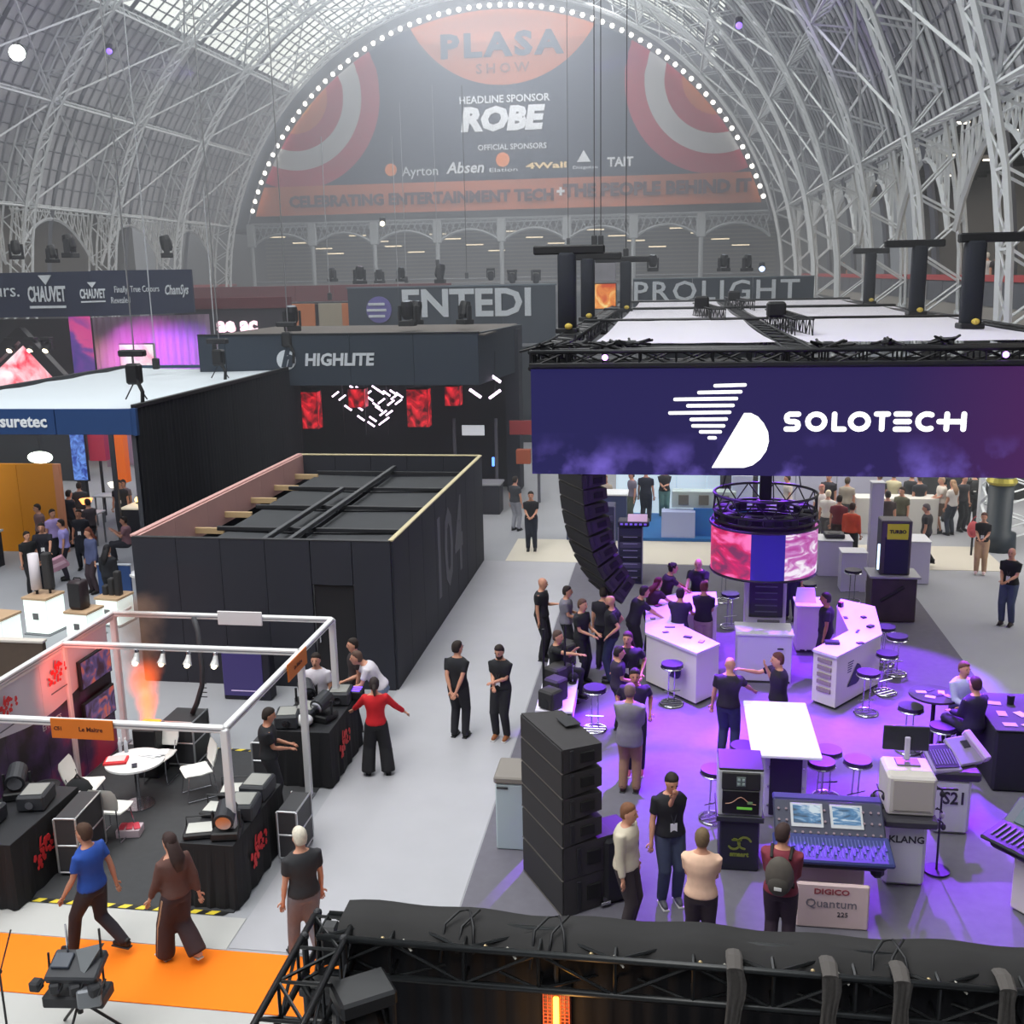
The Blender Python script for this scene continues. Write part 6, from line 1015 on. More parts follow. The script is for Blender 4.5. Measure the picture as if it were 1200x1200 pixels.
def person(head, th, label, top, bot, hair=(40, 30, 26), pose='stand', h=1.75, skin=0, legs='stand', lean=0.0, hairs='short', sleeve='short', shoe=(30, 30, 32), badge=False, bottoms='trousers', group=None, seat=None, yaw=0.0, nod=.1, z0=.012, jacket=False, female=False, pack=None, vox=.02, beard=False, belt=None, arms=None, feet=None):
    """head: (px, py) of the top of the head in the photo, or a ground point; th: 0 faces -Y, 90 faces +X"""
    hh = h if seat is None else h-.93*h/1.75+seat
    if len(head) == 2:
        q = at(head[0], head[1], z0+hh*(1 if lean < .2 else 1-.16*lean)); 
        q = Vector((q.x, q.y, z0)); off = Matrix.Rotation(math.radians(th), 3, 'Z') @ Vector((0, -.5*math.sin(lean), 0)); q = q-off
    else: q = Vector(head)
    t = thing('person', label, 'person', q, math.radians(th), group); s = h/1.75; V = Vector
    pz = .95 if seat is None else seat+.08; P = V((0, 0, pz)); cl_, sl_ = math.cos(lean), math.sin(lean)
    def tor(x, y, z): return P+V((x, y*cl_-z*sl_, z*cl_+y*sl_))      # trunk point, leaned forward (towards -Y)
    wS = .172 if not female else .15
    hipL, hipR = P+V((.09, 0, -.02)), P+V((-.09, 0, -.02))
    if seat is None:
        fL, fR = {'stand': ((.1, 0), (-.1, .02)), 'walk': ((.09, .3), (-.09, -.32)), 'step': ((.1, .2), (-.1, -.2)), 'wide': ((.17, .03), (-.17, .0))}[legs] if feet is None else feet
        if legs == 'walk': P.z -= .04; hipL.z -= .04; hipR.z -= .04
        kL, aL = ik(hipL, V((fL[0], -fL[1], .085 if fL[1] > -.2 else .17)), .44, .43, V((0, -1, .0))); kR, aR = ik(hipR, V((fR[0], -fR[1], .085 if fR[1] > -.2 else .17)), .44, .43, V((0, -1, 0)))
    else:
        kL, aL = P+V((.14, -.42, 0)), P+V((.13, -.38, -.42)); kR, aR = P+V((-.14, -.42, 0)), P+V((-.13, -.34, -.42))
    ch = tor(0, 0, .36); nb = tor(0, .0, .53); hc = tor(0, -.03, .675)+V((0, -.04*math.sin(nod+lean), -.01)); sh = [tor(wS, .0, .47), tor(-wS, .0, .47)]
    hands = arms or POSE[pose]; hd = []
    for k, (sx, T) in enumerate(((1, hands[0]), (-1, hands[1]))):
        tz = T[2]+(pz-.95 if seat is not None and seat < .5 else (pz-.95)*.0); e, w_ = ik(sh[k], V((T[0], -T[1], tz)), .29, .26, V((sx*.35, .75, -.8))); hd.append((sh[k], e, w_))
    # skin
    b = MB(); hy = Matrix.Rotation(yaw, 3, 'Z') @ Matrix.Rotation(nod, 3, 'X'); 
    hr = []
    for zz, rx, ry, oy in ((-.118, .02, .02, -.035), (-.105, .045, .05, -.03), (-.07, .06, .078, -.012), (-.02, .071, .092, 0), (.03, .075, .098, .004), (.07, .068, .09, .008), (.1, .048, .064, .01), (.115, .015, .02, .01)):
        c = hc+hy @ V((0, oy, zz)); hr.append(b.ring(c, hy @ V((1, 0, 0)), hy @ V((0, 1, 0)), rx, ry, 14))
    b.loft(hr); b.tube([hc+hy @ V((0, -.092, .03)), hc+hy @ V((0, -.118, -.012)), hc+hy @ V((0, -.1, -.022))], [.011, .017, .014], 6)
    for sx in (-1, 1): b.ball(hc+hy @ V((sx*.077, .005, -.005)), .013, .024, .032, 8, 5)
    b.tube([tor(0, .01, .45), nb, hc+hy @ V((0, .012, -.06))], [.062, .056, .052], 12)
    fem = .93 if female else 1
    rings_body(b, [tor(0, 0, z) for z in (-.08, .0, .1, .2, .32, .42, .49, .53)], [(.14, .1), (.155, .105), (.135, .095), (.13, .09), (.155, .11), (.165, .105), (.14, .08), (.06, .055)], lambda c: V((0, cl_, sl_)))
    for (S, e, w_) in hd: b.tube([S, S.lerp(e, .5), e, e.lerp(w_, .35), w_, w_+(w_-e).normalized()*.04], [.05, .045, .038, .04, .026, .028], 10)
    for (S, e, w_) in hd: b.ball(e, .038, n=8, m=5)
    for hp, kn, an in ((hipL, kL, aL), (hipR, kR, aR)): b.ball(kn, .055, n=8, m=5); b.tube([hp, hp.lerp(kn, .5), kn, kn.lerp(an, .35), an], [.085, .07, .052, .052, .036], 10); b.tube([an, an+V((0, -.08, -.045)), an+V((0, -.15, -.055))], [.036, .036, .03], 8)
    ex = MB()
    for (S, e, w_), sx in zip(hd, (1, -1)):
        d = (w_-e).normalized(); rt = V((0, 0, 1)) if abs(d.z) < .75 else V((0, -1, 0)); sd = d.cross(rt).normalized(); nn = sd.cross(d).normalized()
        b.tube([w_, w_+d*.05, w_+d*.095], [.026, .036, .034], 8, flat=.55)
        for f, (o_, L_) in enumerate(((-.027, .06), (-.009, .072), (.009, .068), (.026, .05))):
            p0 = w_+d*.085+sd*o_; p1 = p0+d*L_*.5-nn*.004; p2 = p1+d*L_*.42-nn*.02; ex.tube([p0, p1, p2], [.0095, .009, .007], 5)
        p0 = w_+d*.03-sd*.026*sx; ex.tube([p0, p0-sd*.028*sx+d*.025, p0-sd*.034*sx+d*.052], [.012, .011, .008], 5)
    ex.cur = 1
    for sx in (-1, 1): ex.ball(hc+hy @ V((sx*.029, -.084, .018)), .0095, .007, .006, 6, 4); ex.box(hc+hy @ V((sx*.03, -.09, .038)), (.03, .008, .006))
    ex.box(hc+hy @ V((0, -.093, -.05)), (.04, .008, .007))
    o = link('body', bpy.data.meshes.new('body'), t); JOBS.append((o, b, vox, [mskin(SKINS[skin]), M(hair or (70, 50, 45), .7, name='brow')], ex, s))
    # trousers
    b = MB(); rl = {'wide': ((.11, .11, .112, .118, .122)), 'shorts': ((.11, .1, .092, .09, .09))}.get(bottoms, (.112, .1, .082, .078, .066))
    rings_body(b, [tor(0, 0, z) for z in (.06, .02, -.04)]+[P+V((0, 0, -.1))], [(.156, .122), (.172, .13), (.18, .132), (.15, .12)], lambda c: V((0, 1, 0)), 14)
    for hp, kn, an in ((hipL, kL, aL), (hipR, kR, aR)):
        end = an if bottoms != 'shorts' else kn.lerp(an, .08); pts = [hp, hp.lerp(kn, .5), kn, kn.lerp(an, .45), an+V((0, 0, -.03))] if bottoms != 'shorts' else [hp, hp.lerp(kn, .5), hp.lerp(kn, .92)]
        b.tube(pts, list(rl[:len(pts)]), 10); b.ball(hp, rl[0], n=10, m=6)
        if bottoms != 'shorts': b.ball(kn, rl[2]*1.05, n=10, m=6)
    o = link('trousers', bpy.data.meshes.new('trousers'), t); JOBS.append((o, b, vox*1.2, [M(bot, .85, name='trouser cloth', noise=.15, nscale=14)], None, s))
    # top
    b = MB(); g = .02 if not jacket else .034; hem = -.02 if not jacket else -.16; 
    zs = (hem, .04, .12, .22, .33, .42, .485, .515); wd = [(.174, .128), (.166, .124), (.142, .108), (.14, .105), (.168, .122), (.178, .118), (.135, .092), (.075, .07)]
    rings_body(b, [tor(0, 0, z) for z in zs], [((rx*1.1+g*.5)*fem, ry*1.14+g*.5) for rx, ry in wd], lambda c: V((0, cl_, sl_)), 16)
    for (S, e, w_) in hd:
        if sleeve == 'short': b.tube([S, S.lerp(e, .45), S.lerp(e, .72)], [.062+g*.3, .056+g*.3, .054+g*.3], 10)
        else: b.ball(e, .056+g*.4, n=8, m=5); b.tube([S, S.lerp(e, .5), e, e.lerp(w_, .5), e.lerp(w_, .93)], [.062+g*.4, .058+g*.4, .05+g*.4, .046+g*.3, .038+g*.3], 10)
    o = link('jacket' if jacket else 'shirt', bpy.data.meshes.new('shirt'), t); JOBS.append((o, b, vox*1.2, [M(top, .85, name='shirt cloth', noise=.12, nscale=12)], None, s))
    # shoes
    sm_ = M(shoe, .6, name='shoe leather')
    for an in (aL, aR):
        b = MB(); b.tube([an+V((0, .045, -.035)), an+V((0, -.02, -.03)), an+V((0, -.1, -.045)), an+V((0, -.175, -.052))], [.036, .046, .042, .026], 10); b.tube([an+V((0, .03, -.01)), an+V((0, .0, .015))], [.044, .042], 8)
        b.v = [tuple(V(v)*s) for v in b.v]; q_ = [v for v in b.v]; b.v = [(v[0], v[1], max(v[2], an.z*s-.083*s)) for v in b.v]; so_ = b.build('shoe', sm_, t, True)
        if sum(shoe) < 120 or True:
            b = MB(); b.cbox((an.x*s, (an.y-.065)*s, (an.z-.078)*s), (.085*s, .25*s, .02*s), .006); b.build('sole', M((200, 198, 196), .6) if sum(shoe) > 250 or shoe == (31, 30, 32) else BLK2, so_)
    # hair
    if hair is not None and hairs != 'bald':
        b = MB(); rr = []
        lo = {'short': -.02, 'long': -.02, 'bun': -.02}.get(hairs, -.02)
        for zz, rx, ry, oy in ((lo-.045, .062, .05, .045), (-.02, .08, .074, .034), (.03, .085, .082, .03), (.07, .081, .088, .018), (.1, .066, .08, .01), (.122, .04, .055, .008), (.132, .01, .014, .01)):
            rr.append(b.ring(hc+hy @ V((0, oy, zz)), hy @ V((1, 0, 0)), hy @ V((0, 1, 0)), rx, ry, 14))
        b.loft(rr)
        if hairs == 'long': b.tube([hc+hy @ V((0, .05, .04)), hc+hy @ V((0, .085, -.08)), tor(0, .12, .5), tor(0, .13, .34)], [.08, .085, .1, .05], 12, flat=.6)
        if hairs == 'bun': b.ball(hc+hy @ V((0, .11, .03)), .045)
        if hairs == 'tail': b.tube([hc+hy @ V((0, .09, .02)), hc+hy @ V((0, .13, -.07)), hc+hy @ V((0, .11, -.17))], [.035, .03, .012], 8)
        if hairs == 'curly':
            rr_ = random.Random(5)
            for k in range(16): a = rr_.random()*6.28; b.ball(hc+hy @ V((.075*math.cos(a), .03+.07*math.sin(a), .02+.08*rr_.random())), .03, n=7, m=4)
        b.v = [tuple(V(v)*s) for v in b.v]; b.build('hair', M(hair, .8, name='hair', noise=.3, nscale=30), t, True)
    if beard:
        b = MB(); b.loft([b.ring(hc+hy @ V((0, oy, zz)), hy @ V((1, 0, 0)), hy @ V((0, 1, 0)), rx, ry, 12) for zz, rx, ry, oy in ((-.13, .02, .02, -.05), (-.11, .05, .045, -.042), (-.075, .064, .06, -.034), (-.045, .066, .06, -.03))]); b.v = [tuple(V(v)*s) for v in b.v]; b.build('beard', M((60, 44, 38), .85), t, True)
    if badge:
        b = MB(); yb = -.135-(.0 if not jacket else .02); p = tor(0, yb, .12); b.box(p, (.085, .008, .11)); b.v = [tuple(V(v)*s) for v in b.v]; bo = b.build('badge', M((236, 236, 240), .5), t)
        b = MB(); b.tube([tor(0, yb-.003, .17), tor(.06, -.13, .38), tor(.07, -.02, .52)], .006, 4); b.tube([tor(0, yb-.003, .17), tor(-.06, -.13, .38), tor(-.07, -.02, .52)], .006, 4); b.v = [tuple(V(v)*s) for v in b.v]; b.build('lanyard', M((60, 60, 70), .7), t)
    if belt is not None:
        for sx in (-1, 1):
            b = MB(); a_, k_, e_ = (hipL, kL, aL) if sx > 0 else (hipR, kR, aR); b.tube([a_+V((sx*.1, 0, 0)), k_+V((sx*.1, 0, 0)), e_+V((sx*.1, 0, 0))], .016, 5); b.v = [tuple(V(v)*s) for v in b.v]; b.build('side_stripe', M(belt, .7), t)
    if pack:
        b = MB(); b.ball(tor(0, .2, .28), .16, .11, .23, 14, 8); b.v = [tuple(V(v)*s) for v in b.v]; bo = tag(b.build('backpack', M(pack, .85, noise=.2, nscale=10), t, True))
        b = MB(); b.ball(tor(0, .28, .2), .12, .06, .12, 12, 6); b.v = [tuple(V(v)*s) for v in b.v]; b.build('front_pocket', M(tuple(int(v*.8) for v in pack), .85), bo, True)
        b = MB(); b.box(tor(.0, .345, .2), (.08, .01, .035)); b.v = [tuple(V(v)*s) for v in b.v]; b.build('pale_patch', M((214, 214, 210), .6), bo)
        for sx in (-1, 1): b = MB(); b.tube([tor(sx*.1, .14, .46), tor(sx*.11, .0, .535), tor(sx*.12, -.13, .42), tor(sx*.13, -.1, .2), tor(sx*.14, .1, .1)], .018, 6); b.v = [tuple(V(v)*s) for v in b.v]; b.build('shoulder_strap', M((40, 38, 36), .8), bo)
    t['_hands'] = 0; del t['_hands']
    return t, [w_*s for (_, _, w_) in hd]
def finish_people():
    tmp = []
    for o, b, vox, mats, ex, s in JOBS:
        me = bpy.data.meshes.new('t'); me.from_pydata([tuple(Vector(v)*s) for v in b.v], [], b.f); bm = bmesh.new(); bm.from_mesh(me); bmesh.ops.recalc_face_normals(bm, faces=bm.faces); bm.to_mesh(me); bm.free()
        ob = bpy.data.objects.new('t', me); COL.objects.link(ob); m = ob.modifiers.new('r', 'REMESH'); m.mode = 'VOXEL'; m.voxel_size = vox; m2 = ob.modifiers.new('s', 'SMOOTH'); m2.iterations = 3; m2.factor = .5; tmp.append(ob)
    bpy.context.view_layer.update(); dg = bpy.context.evaluated_depsgraph_get()
    for ob, (o, b, vox, mats, ex, s) in zip(tmp, JOBS):
        me = bpy.data.meshes.new_from_object(ob.evaluated_get(dg)); me.name = o.name.split('.')[0]; me.materials.clear()
        for m in mats: me.materials.append(m)
        if ex is not None:
            bm = bmesh.new(); bm.from_mesh(me); vs = [bm.verts.new(Vector(v)*s) for v in ex.v]; 
            for f, mi in zip(ex.f, ex.mi):
                try: nf = bm.faces.new([vs[i] for i in f]); nf.material_index = mi
                except ValueError: pass
            bm.to_mesh(me); bm.free()
        me.shade_smooth(); o.data = me
    for ob in tmp: me = ob.data; bpy.data.objects.remove(ob); bpy.data.meshes.remove(me)
BT, DT, JN, KH = (30, 31, 36), (34, 34, 40), (62, 76, 104), (176, 146, 116)
P = person
# aisle
P((535, 751), 168, 'man in plain black T-shirt seen from behind in the aisle, hands clasped behind', BT, DT, pose='back', h=1.78, yaw=-.5)
P((586, 754), -15, 'bearded man in black T-shirt with badge standing in the aisle, arms folded', BT, DT, pose='cross', beard=True, badge=True, shoe=(150, 92, 54), nod=.4, h=1.74)
P((622, 575), 5, 'man dressed in black holding a camera at the far end of the aisle', BT, (36, 42, 56), pose='hold', vox=.026, h=1.78)
P((603, 558), 150, 'person in grey top and pale grey trousers walking away down the far aisle', (60, 62, 70), (150, 152, 162), vox=.026)
P((311, 829), 115, 'man in black uniform standing inside the white framed stand', BT, DT, pose='hold', h=1.7, skin=1, nod=.3)
P((370, 764), 5, 'heavy man in white T-shirt half hidden by a white post', (206, 202, 212), (40, 42, 50), pose='stand', badge=True, h=1.76, skin=0)
P((415, 747), -60, 'dark haired person behind the man leaning over the black table', (60, 52, 54), DT, pose='stand', h=1.74)
P((427, 764), -70, 'man in white T-shirt and jeans bending over the demo table', (212, 208, 216), (120, 136, 166), pose='lean', lean=.55, badge=True, shoe=(220, 220, 224), h=1.76, hair=(92, 70, 60))
P((438, 794), -165, 'woman in bright red top and wide black trousers reaching to the table', (196, 24, 34), (30, 30, 34), pose='red', hairs='tail', bottoms='wide', sleeve='long', female=True, h=1.68, hair=(44, 34, 34), legs='wide')
P((99, 961), -100, 'man in blue T-shirt and black trousers walking left on the front aisle', (34, 74, 160), (38, 34, 42), pose='walk', legs='walk', h=1.76, hair=(70, 46, 32), skin=1)
P((199, 976), -120, 'long haired woman in brown top and striped brown trousers walking away', (92, 62, 56), (58, 42, 46), pose='walk', legs='step', hairs='long', bottoms='wide', sleeve='long', female=True, belt=(176, 150, 124), h=1.68, hair=(52, 34, 32), shoe=(214, 190, 186))
P((351, 970), -140, 'white haired man in black T-shirt walking away behind the foreground truss', (44, 44, 48), (112, 112, 120), pose='stand', hair=(214, 206, 190), legs='step', h=1.76)
# violet stand, left cluster
P((634, 676), 75, 'bald man in black polo and glasses standing at the aisle edge of the violet stand', BT, DT, hairs='bald', pose='phone', h=1.8, skin=0)
P((663, 686), 90, 'person in grey and black partly hidden by the hanging line array', (120, 118, 130), BT, pose='hold', h=1.7)
P((681, 701), 60, 'man in black polo facing the demo bench beside the line array', BT, BT, pose='hold', h=1.74, hair=(96, 70, 56))
P((717, 697), -95, 'bald bearded man in black polo and jeans listening at the bench', BT, (44, 52, 74), hairs='bald', beard=True, pose='hip', h=1.8)
P((721, 646), -100, 'man in turquoise T-shirt beside the equipment rack', (126, 196, 206), (60, 64, 84), pose='hold', h=1.74, hair=(120, 80, 60))
P((652, 742), 70, 'man in black shirt seated at the demo bench reaching out an arm', BT, DT, pose='sitr', seat=.5, h=1.78, hair=(86, 66, 60))
P((736, 739), -10, 'long haired man in black polo and jeans with hand on hip', BT, (84, 92, 122), hairs='long', pose='hip', h=1.8, badge=True, hair=(64, 40, 38))
P((744, 782), 5, 'man in black polo facing the grey suited man, pink trainers', (40, 32, 56), (34, 36, 50), pose='hip', h=1.8, shoe=(226, 110, 150), skin=1)
P((738, 801), 172, 'grey haired man in grey suit jacket and tan trousers seen from behind', (128, 124, 134), (150, 116, 92), hair=(120, 96, 96), jacket=True, sleeve='long', pose='hold', h=1.8, shoe=(60, 40, 34))
P((750, 689), 110, 'man in black polo leaning on the curved counter, nearest the front', (34, 30, 44), DT, pose='lean', lean=.3, h=1.76)
P((768, 679), 130, 'auburn haired woman leaning on the left bend of the curved counter', (60, 36, 50), DT, pose='lean', lean=.3, hairs='long', hair=(96, 34, 38), female=True, h=1.66)
P((785, 661), 100, 'dark curly haired man in black at the rear left of the curved counter', (38, 26, 36), DT, pose='lean', lean=.2, hairs='curly', h=1.74)
P((819, 655), -10, 'bald man in black T-shirt leaning on the counter from inside', BT, DT, hairs='bald', pose='lean', lean=.2, h=1.8)
P((797, 689), 172, 'man in black shirt seen from behind inside the curved counter, left of two', (32, 28, 44), BT, pose='lean', lean=.1, h=1.76)
P((825, 681), 165, 'man in black T-shirt and beige trousers inside the curved counter', (30, 26, 40), (176, 150, 150), pose='hold', h=1.78, hair=(96, 50, 44))
P((707, 688), 170, 'dark dressed person standing right behind the line array', (34, 32, 42), (40, 38, 50), vox=.024, h=1.74)
P((724, 757), 100, 'person in dark top leaning behind the long haired man', (50, 40, 66), DT, pose='hold', h=1.6)
P((855, 770), 160, 'bald man in black polo and jeans seen from behind, hand on white table', (36, 30, 46), (48, 54, 84), hairs='bald', pose='reachR', h=1.8, yaw=.4)
P((914, 764), -80, 'man in black T-shirt raising one hand behind the white table', (34, 28, 44), DT, arms=((-.02, .2, 1.48), (-.22, .52, 1.38)), h=1.8, hair=(90, 50, 48))
P((970, 694), -95, 'man in black in silhouette behind the angled counter', (28, 22, 40), (26, 22, 38), pose='stand', h=1.76, skin=3)
P((930, 640), -20, 'dark trousered person whose head is hidden by the round screen', (44, 36, 70), (44, 40, 66), pose='stand', h=1.74)
P((1129, 779), 25, 'man in pale blue shirt seated at the small round table', (186, 188, 236), (60, 56, 100), sleeve='long', pose='sit', seat=.76, h=1.78, hair=(110, 76, 60))
P((1145, 799), -150, 'man in black shirt seated on a stool with his back to the camera', (34, 28, 52), (32, 30, 46), sleeve='long', pose='sit', seat=.76, h=1.8, hair=(60, 30, 40))
P((1187, 641), -35, 'man in black T-shirt, badge and jeans at the right edge of the aisle', BT, (74, 84, 110), badge=True, pose='hold', h=1.8, hairs='bald', shoe=(50, 40, 42))
P((1088, 590), -110, 'man in dark shirt walking left in the right aisle', (62, 62, 66), (28, 30, 36), pose='stand', legs='step', h=1.74, hair=(110, 104, 104), nod=.3)
P((1154, 600), -20, 'woman in black top and beige trousers with pink bag', (34, 32, 38), (196, 160, 130), pose='hold', female=True, h=1.66, badge=True, hair=(96, 66, 56), shoe=(220, 190, 190))
P((1105, 558), -80, 'man in white T-shirt and shorts in the crowd at right', (214, 206, 196), (110, 92, 80), bottoms='shorts', pose='hold', vox=.026, hair=(190, 160, 130))
P((1118, 562), -150, 'woman in white T-shirt and jeans in the crowd at right', (220, 214, 208), (50, 56, 70), female=True, hairs='long', hair=(176, 140, 110), vox=.026, h=1.7)
P((999, 589), 150, 'person in orange red jacket behind the white plinth', (206, 76, 50), (34, 32, 40), sleeve='long', vox=.026, hair=(60, 40, 36))
P((971, 574), 170, 'blond person in white T-shirt seen from behind near the white plinth', (222, 216, 210), (84, 84, 90), hair=(226, 212, 180), vox=.026, h=1.72)
P((963, 567), 20, 'man in white shirt facing the blond person', (224, 216, 214), (70, 66, 76), hair=(196, 130, 120), vox=.026)
P((972, 553), -30, 'dark dressed tall man behind the pair in white', (40, 36, 48), DT, vox=.026, h=1.84)
P((984, 580), 160, 'person in maroon top beside the pair in white', (110, 30, 46), (52, 34, 44), vox=.026)
P((1041, 575), 175, 'man in dark patterned shirt seen from behind by the kiosk', (58, 46, 50), DT, vox=.024)
P((1048, 552), 160, 'person in cream shirt beyond the patterned shirt man', (206, 198, 160), (90, 84, 80), vox=.026)
P((1058, 570), -40, 'person in olive green top beyond the kiosk', (96, 96, 76), (70, 66, 66), vox=.026)
P((1069, 552), 140, 'dark dressed man right of the person in olive', (38, 40, 46), DT, vox=.026, h=1.8)
P((1143, 551), 170, 'person with black jacket and backpack in the crowd at right', (34, 36, 38), (40, 40, 44), pack=(28, 28, 30), hair=(196, 160, 80), vox=.026)
P((1130, 556), 30, 'dark dressed person half behind the black backpack', (50, 50, 56), DT, vox=.028)
P((1079, 556), -160, 'dark dressed person left of the white T-shirt pair', (40, 42, 50), (36, 36, 42), vox=.028)
for i, (x, y, c, lab) in enumerate(((9.9, 33.0, (40, 42, 46), 'dark dressed visitor right of the iron column'), (11.0, 34.0, (60, 58, 60), 'grey dressed visitor farther right of the iron column'), (8.6, 34.5, (30, 30, 34), 'dark dressed visitor left of the iron column, far back'), (10.8, 31.5, (34, 36, 42), 'dark dressed visitor nearest the frame edge by the iron column'),
    (5.3, 32.6, (160, 150, 136), 'visitor in beige at the pale rear stand counter'), (6.4, 33.4, (36, 36, 44), 'dark visitor in front of the pale rear stand'), (2.9, 32.4, (70, 54, 60), 'visitor in brown seen through the truss ring'), (3.6, 33, (210, 200, 190), 'visitor in white far behind the truss ring'))):
    P((x, y, .012), 40*i, lab, c, DT if i % 2 else (70, 66, 66), vox=.03, hair=(50+20*(i % 3), 40+14*(i % 3), 34))
P((709, 556), 10, 'woman in long beige coat behind the line array', (170, 156, 140), (150, 138, 126), jacket=True, sleeve='long', female=True, hairs='long', hair=(130, 100, 70), vox=.026)
P((741, 552), -60, 'visitor in grey at the navy counter of the blue stand', (120, 112, 130), (80, 90, 80), vox=.028)
P((757, 548), 170, 'tall man in navy at the blue and white stand', (26, 30, 50), (26, 30, 48), vox=.024, h=1.85)
P((779, 546), 0, 'man in black T-shirt and green trousers inside the blue and white stand', (44, 40, 46), (90, 130, 126), pose='cross', vox=.028, h=1.76)
# foreground group
P((734, 940), 70, 'young man in cream shirt with hand in pocket beside the speaker stack', (206, 196, 176), (58, 50, 54), sleeve='long', badge=False, h=1.76, hair=(120, 80, 56), pose='stand', vox=.016)
P((786, 903), 20, 'man in black T-shirt and jeans resting his face on one hand', (28, 28, 34), (60, 68, 92), arms=((-.03, .17, 1.47), (-.26, .06, .84)), h=1.82, badge=True, shoe=(90, 90, 100), nod=.4, vox=.016)
P((823, 972), 176, 'man in peach shirt seen from behind, hands on hips', (232, 192, 166), (56, 46, 52), pose='hold', h=1.74, hair=(110, 90, 66), vox=.016)
P((918, 966), 168, 'man in maroon sweatshirt with grey backpack looking at the console', (124, 48, 62), (52, 38, 50), sleeve='long', pack=(86, 80, 74), pose='hold', h=1.78, hair=(60, 42, 40), vox=.016, yaw=-.4)
# left crowd
P((48, 612), 20, 'man in black polo carrying a flat pinkish box in the left crowd', (36, 36, 48), (32, 34, 44), pose='box', badge=True, h=1.82, vox=.022, skin=0)
q, hd = at(52, 640), None
t = thing('flat_box', 'flat pinkish printed box carried by the man in black polo', 'box', at(66, 662, 1.02)+Vector((0, 0, .02)), .3); t.rotation_euler = (.5, -.4, .3); MB().cbox((0, 0, 0), (.52, .1, .36), .01).build('box_body', M((176, 130, 150), .5, noise=.3, nscale=4), t); boxo('printed_band', (0, -.055, 0), (.5, .006, .1), M((210, 170, 190), .5), t, bev=.001)
P((92, 596), 10, 'dark haired person in black with badge facing the camera in the left crowd', (34, 34, 44), (34, 36, 46), badge=True, vox=.024, skin=1)
P((104, 618), -30, 'long haired woman in denim jacket in the left crowd', (84, 92, 130), (60, 48, 56), jacket=True, sleeve='long', hairs='long', female=True, hair=(110, 60, 48), vox=.024)
P((124, 638), 172, 'long haired person in black seen from behind by the right glowing podium', (26, 28, 36), (26, 28, 34), hairs='long', hair=(24, 22, 28), vox=.024, sleeve='long')
P((139, 562), 15, 'man in black with badge beside the tall drape wall', (28, 28, 38), (28, 28, 36), badge=True, vox=.026, h=1.8)
P((79, 574), 160, 'man in dark shirt seen from behind at the lit dark counter', (30, 36, 50), (34, 36, 46), vox=.026, h=1.8)
P((44, 590), -40, 'person in grey brown shirt in front of the orange wall', (120, 92, 92), DT, vox=.026)
P((60, 596), 60, 'person in lilac and white behind the man with flat box', (180, 160, 220), DT, vox=.026)
P((72, 608), -60, 'person in lavender shirt right of the man with flat box', (170, 160, 230), (50, 46, 60), vox=.024, h=1.7)
P((60, 566), 30, 'person in dark clothes by the pale high tables', (56, 52, 60), DT, vox=.028)
P((146, 607), -60, 'man in pinkish shirt seated by the drape wall', (150, 110, 120), (50, 50, 60), seat=.5, pose='sit', vox=.026)
P((30, 622), 60, 'person in black behind the white cylindrical speaker', (24, 26, 30), DT, vox=.026, h=1.7)
for i, (x, y, c) in enumerate(((-17.4, 31.2, (110, 100, 110)), (-16.2, 32.6, (50, 60, 90)), (-14.6, 32.0, (60, 70, 110)), (-15.3, 33.6, (170, 50, 60)), (-18.6, 30.6, (60, 60, 66)), (-16.9, 28.2, (70, 60, 66)))): P((x, y, 0), 50*i, 'distant visitor under the blue fascia, '+('in grey by the lamps', 'in slate blue far back', 'in blue near the drape', 'in red near the orange box', 'in charcoal farthest left', 'in brown before the lamp table')[i], c, DT, vox=.03)
# people on the right gallery
for i, (px, py, c, Y, th) in enumerate(((1157, 300, (206, 200, 198), 34, 170), (1144, 303, (170, 150, 140), 34.5, -60), (1168, 303, (60, 56, 60), 35.5, 20), (988, 318, (90, 80, 80), 60, 0))):
    p = atY(px, py, Y); P((max(p.x, 11.2), Y*max(p.x, 11.2)/p.x, 6.6), th, ('visitor in white shirt and cap on the right gallery', 'visitor in beige beside the white shirt on the gallery', 'dark dressed visitor on the right gallery', 'small dark visitor far along the right gallery')[i], c, DT, vox=.03, h=1.8, hair=(206, 200, 190) if i == 0 else (60, 46, 40))
finish_people()

# ------------------------------------------------------------------ pink bag, items in hands
t = thing('pink_bag', 'pink backpack beside the woman in beige trousers', 'bag', at(1139, 652)+Vector((0, .1, .0))); MB().ball((0, 0, .75), .16, .12, .24, 12, 8).build('bag_body', M((206, 90, 96), .8), t, True); MB().ball((0, -.1, .68), .11, .06, .12).build('front_pocket', M((180, 74, 84), .8), t, True); one(lambda b: b.tube([(-.06, 0, .96), (0, 0, 1.08), (.08, .05, 1.12)], .015, 5), 'strap', M((160, 60, 70), .8), t); one(lambda b: b.tube([(0, 0, .0), (0, 0, .55)], .03, 6), 'trolley_leg', BLK2, t)

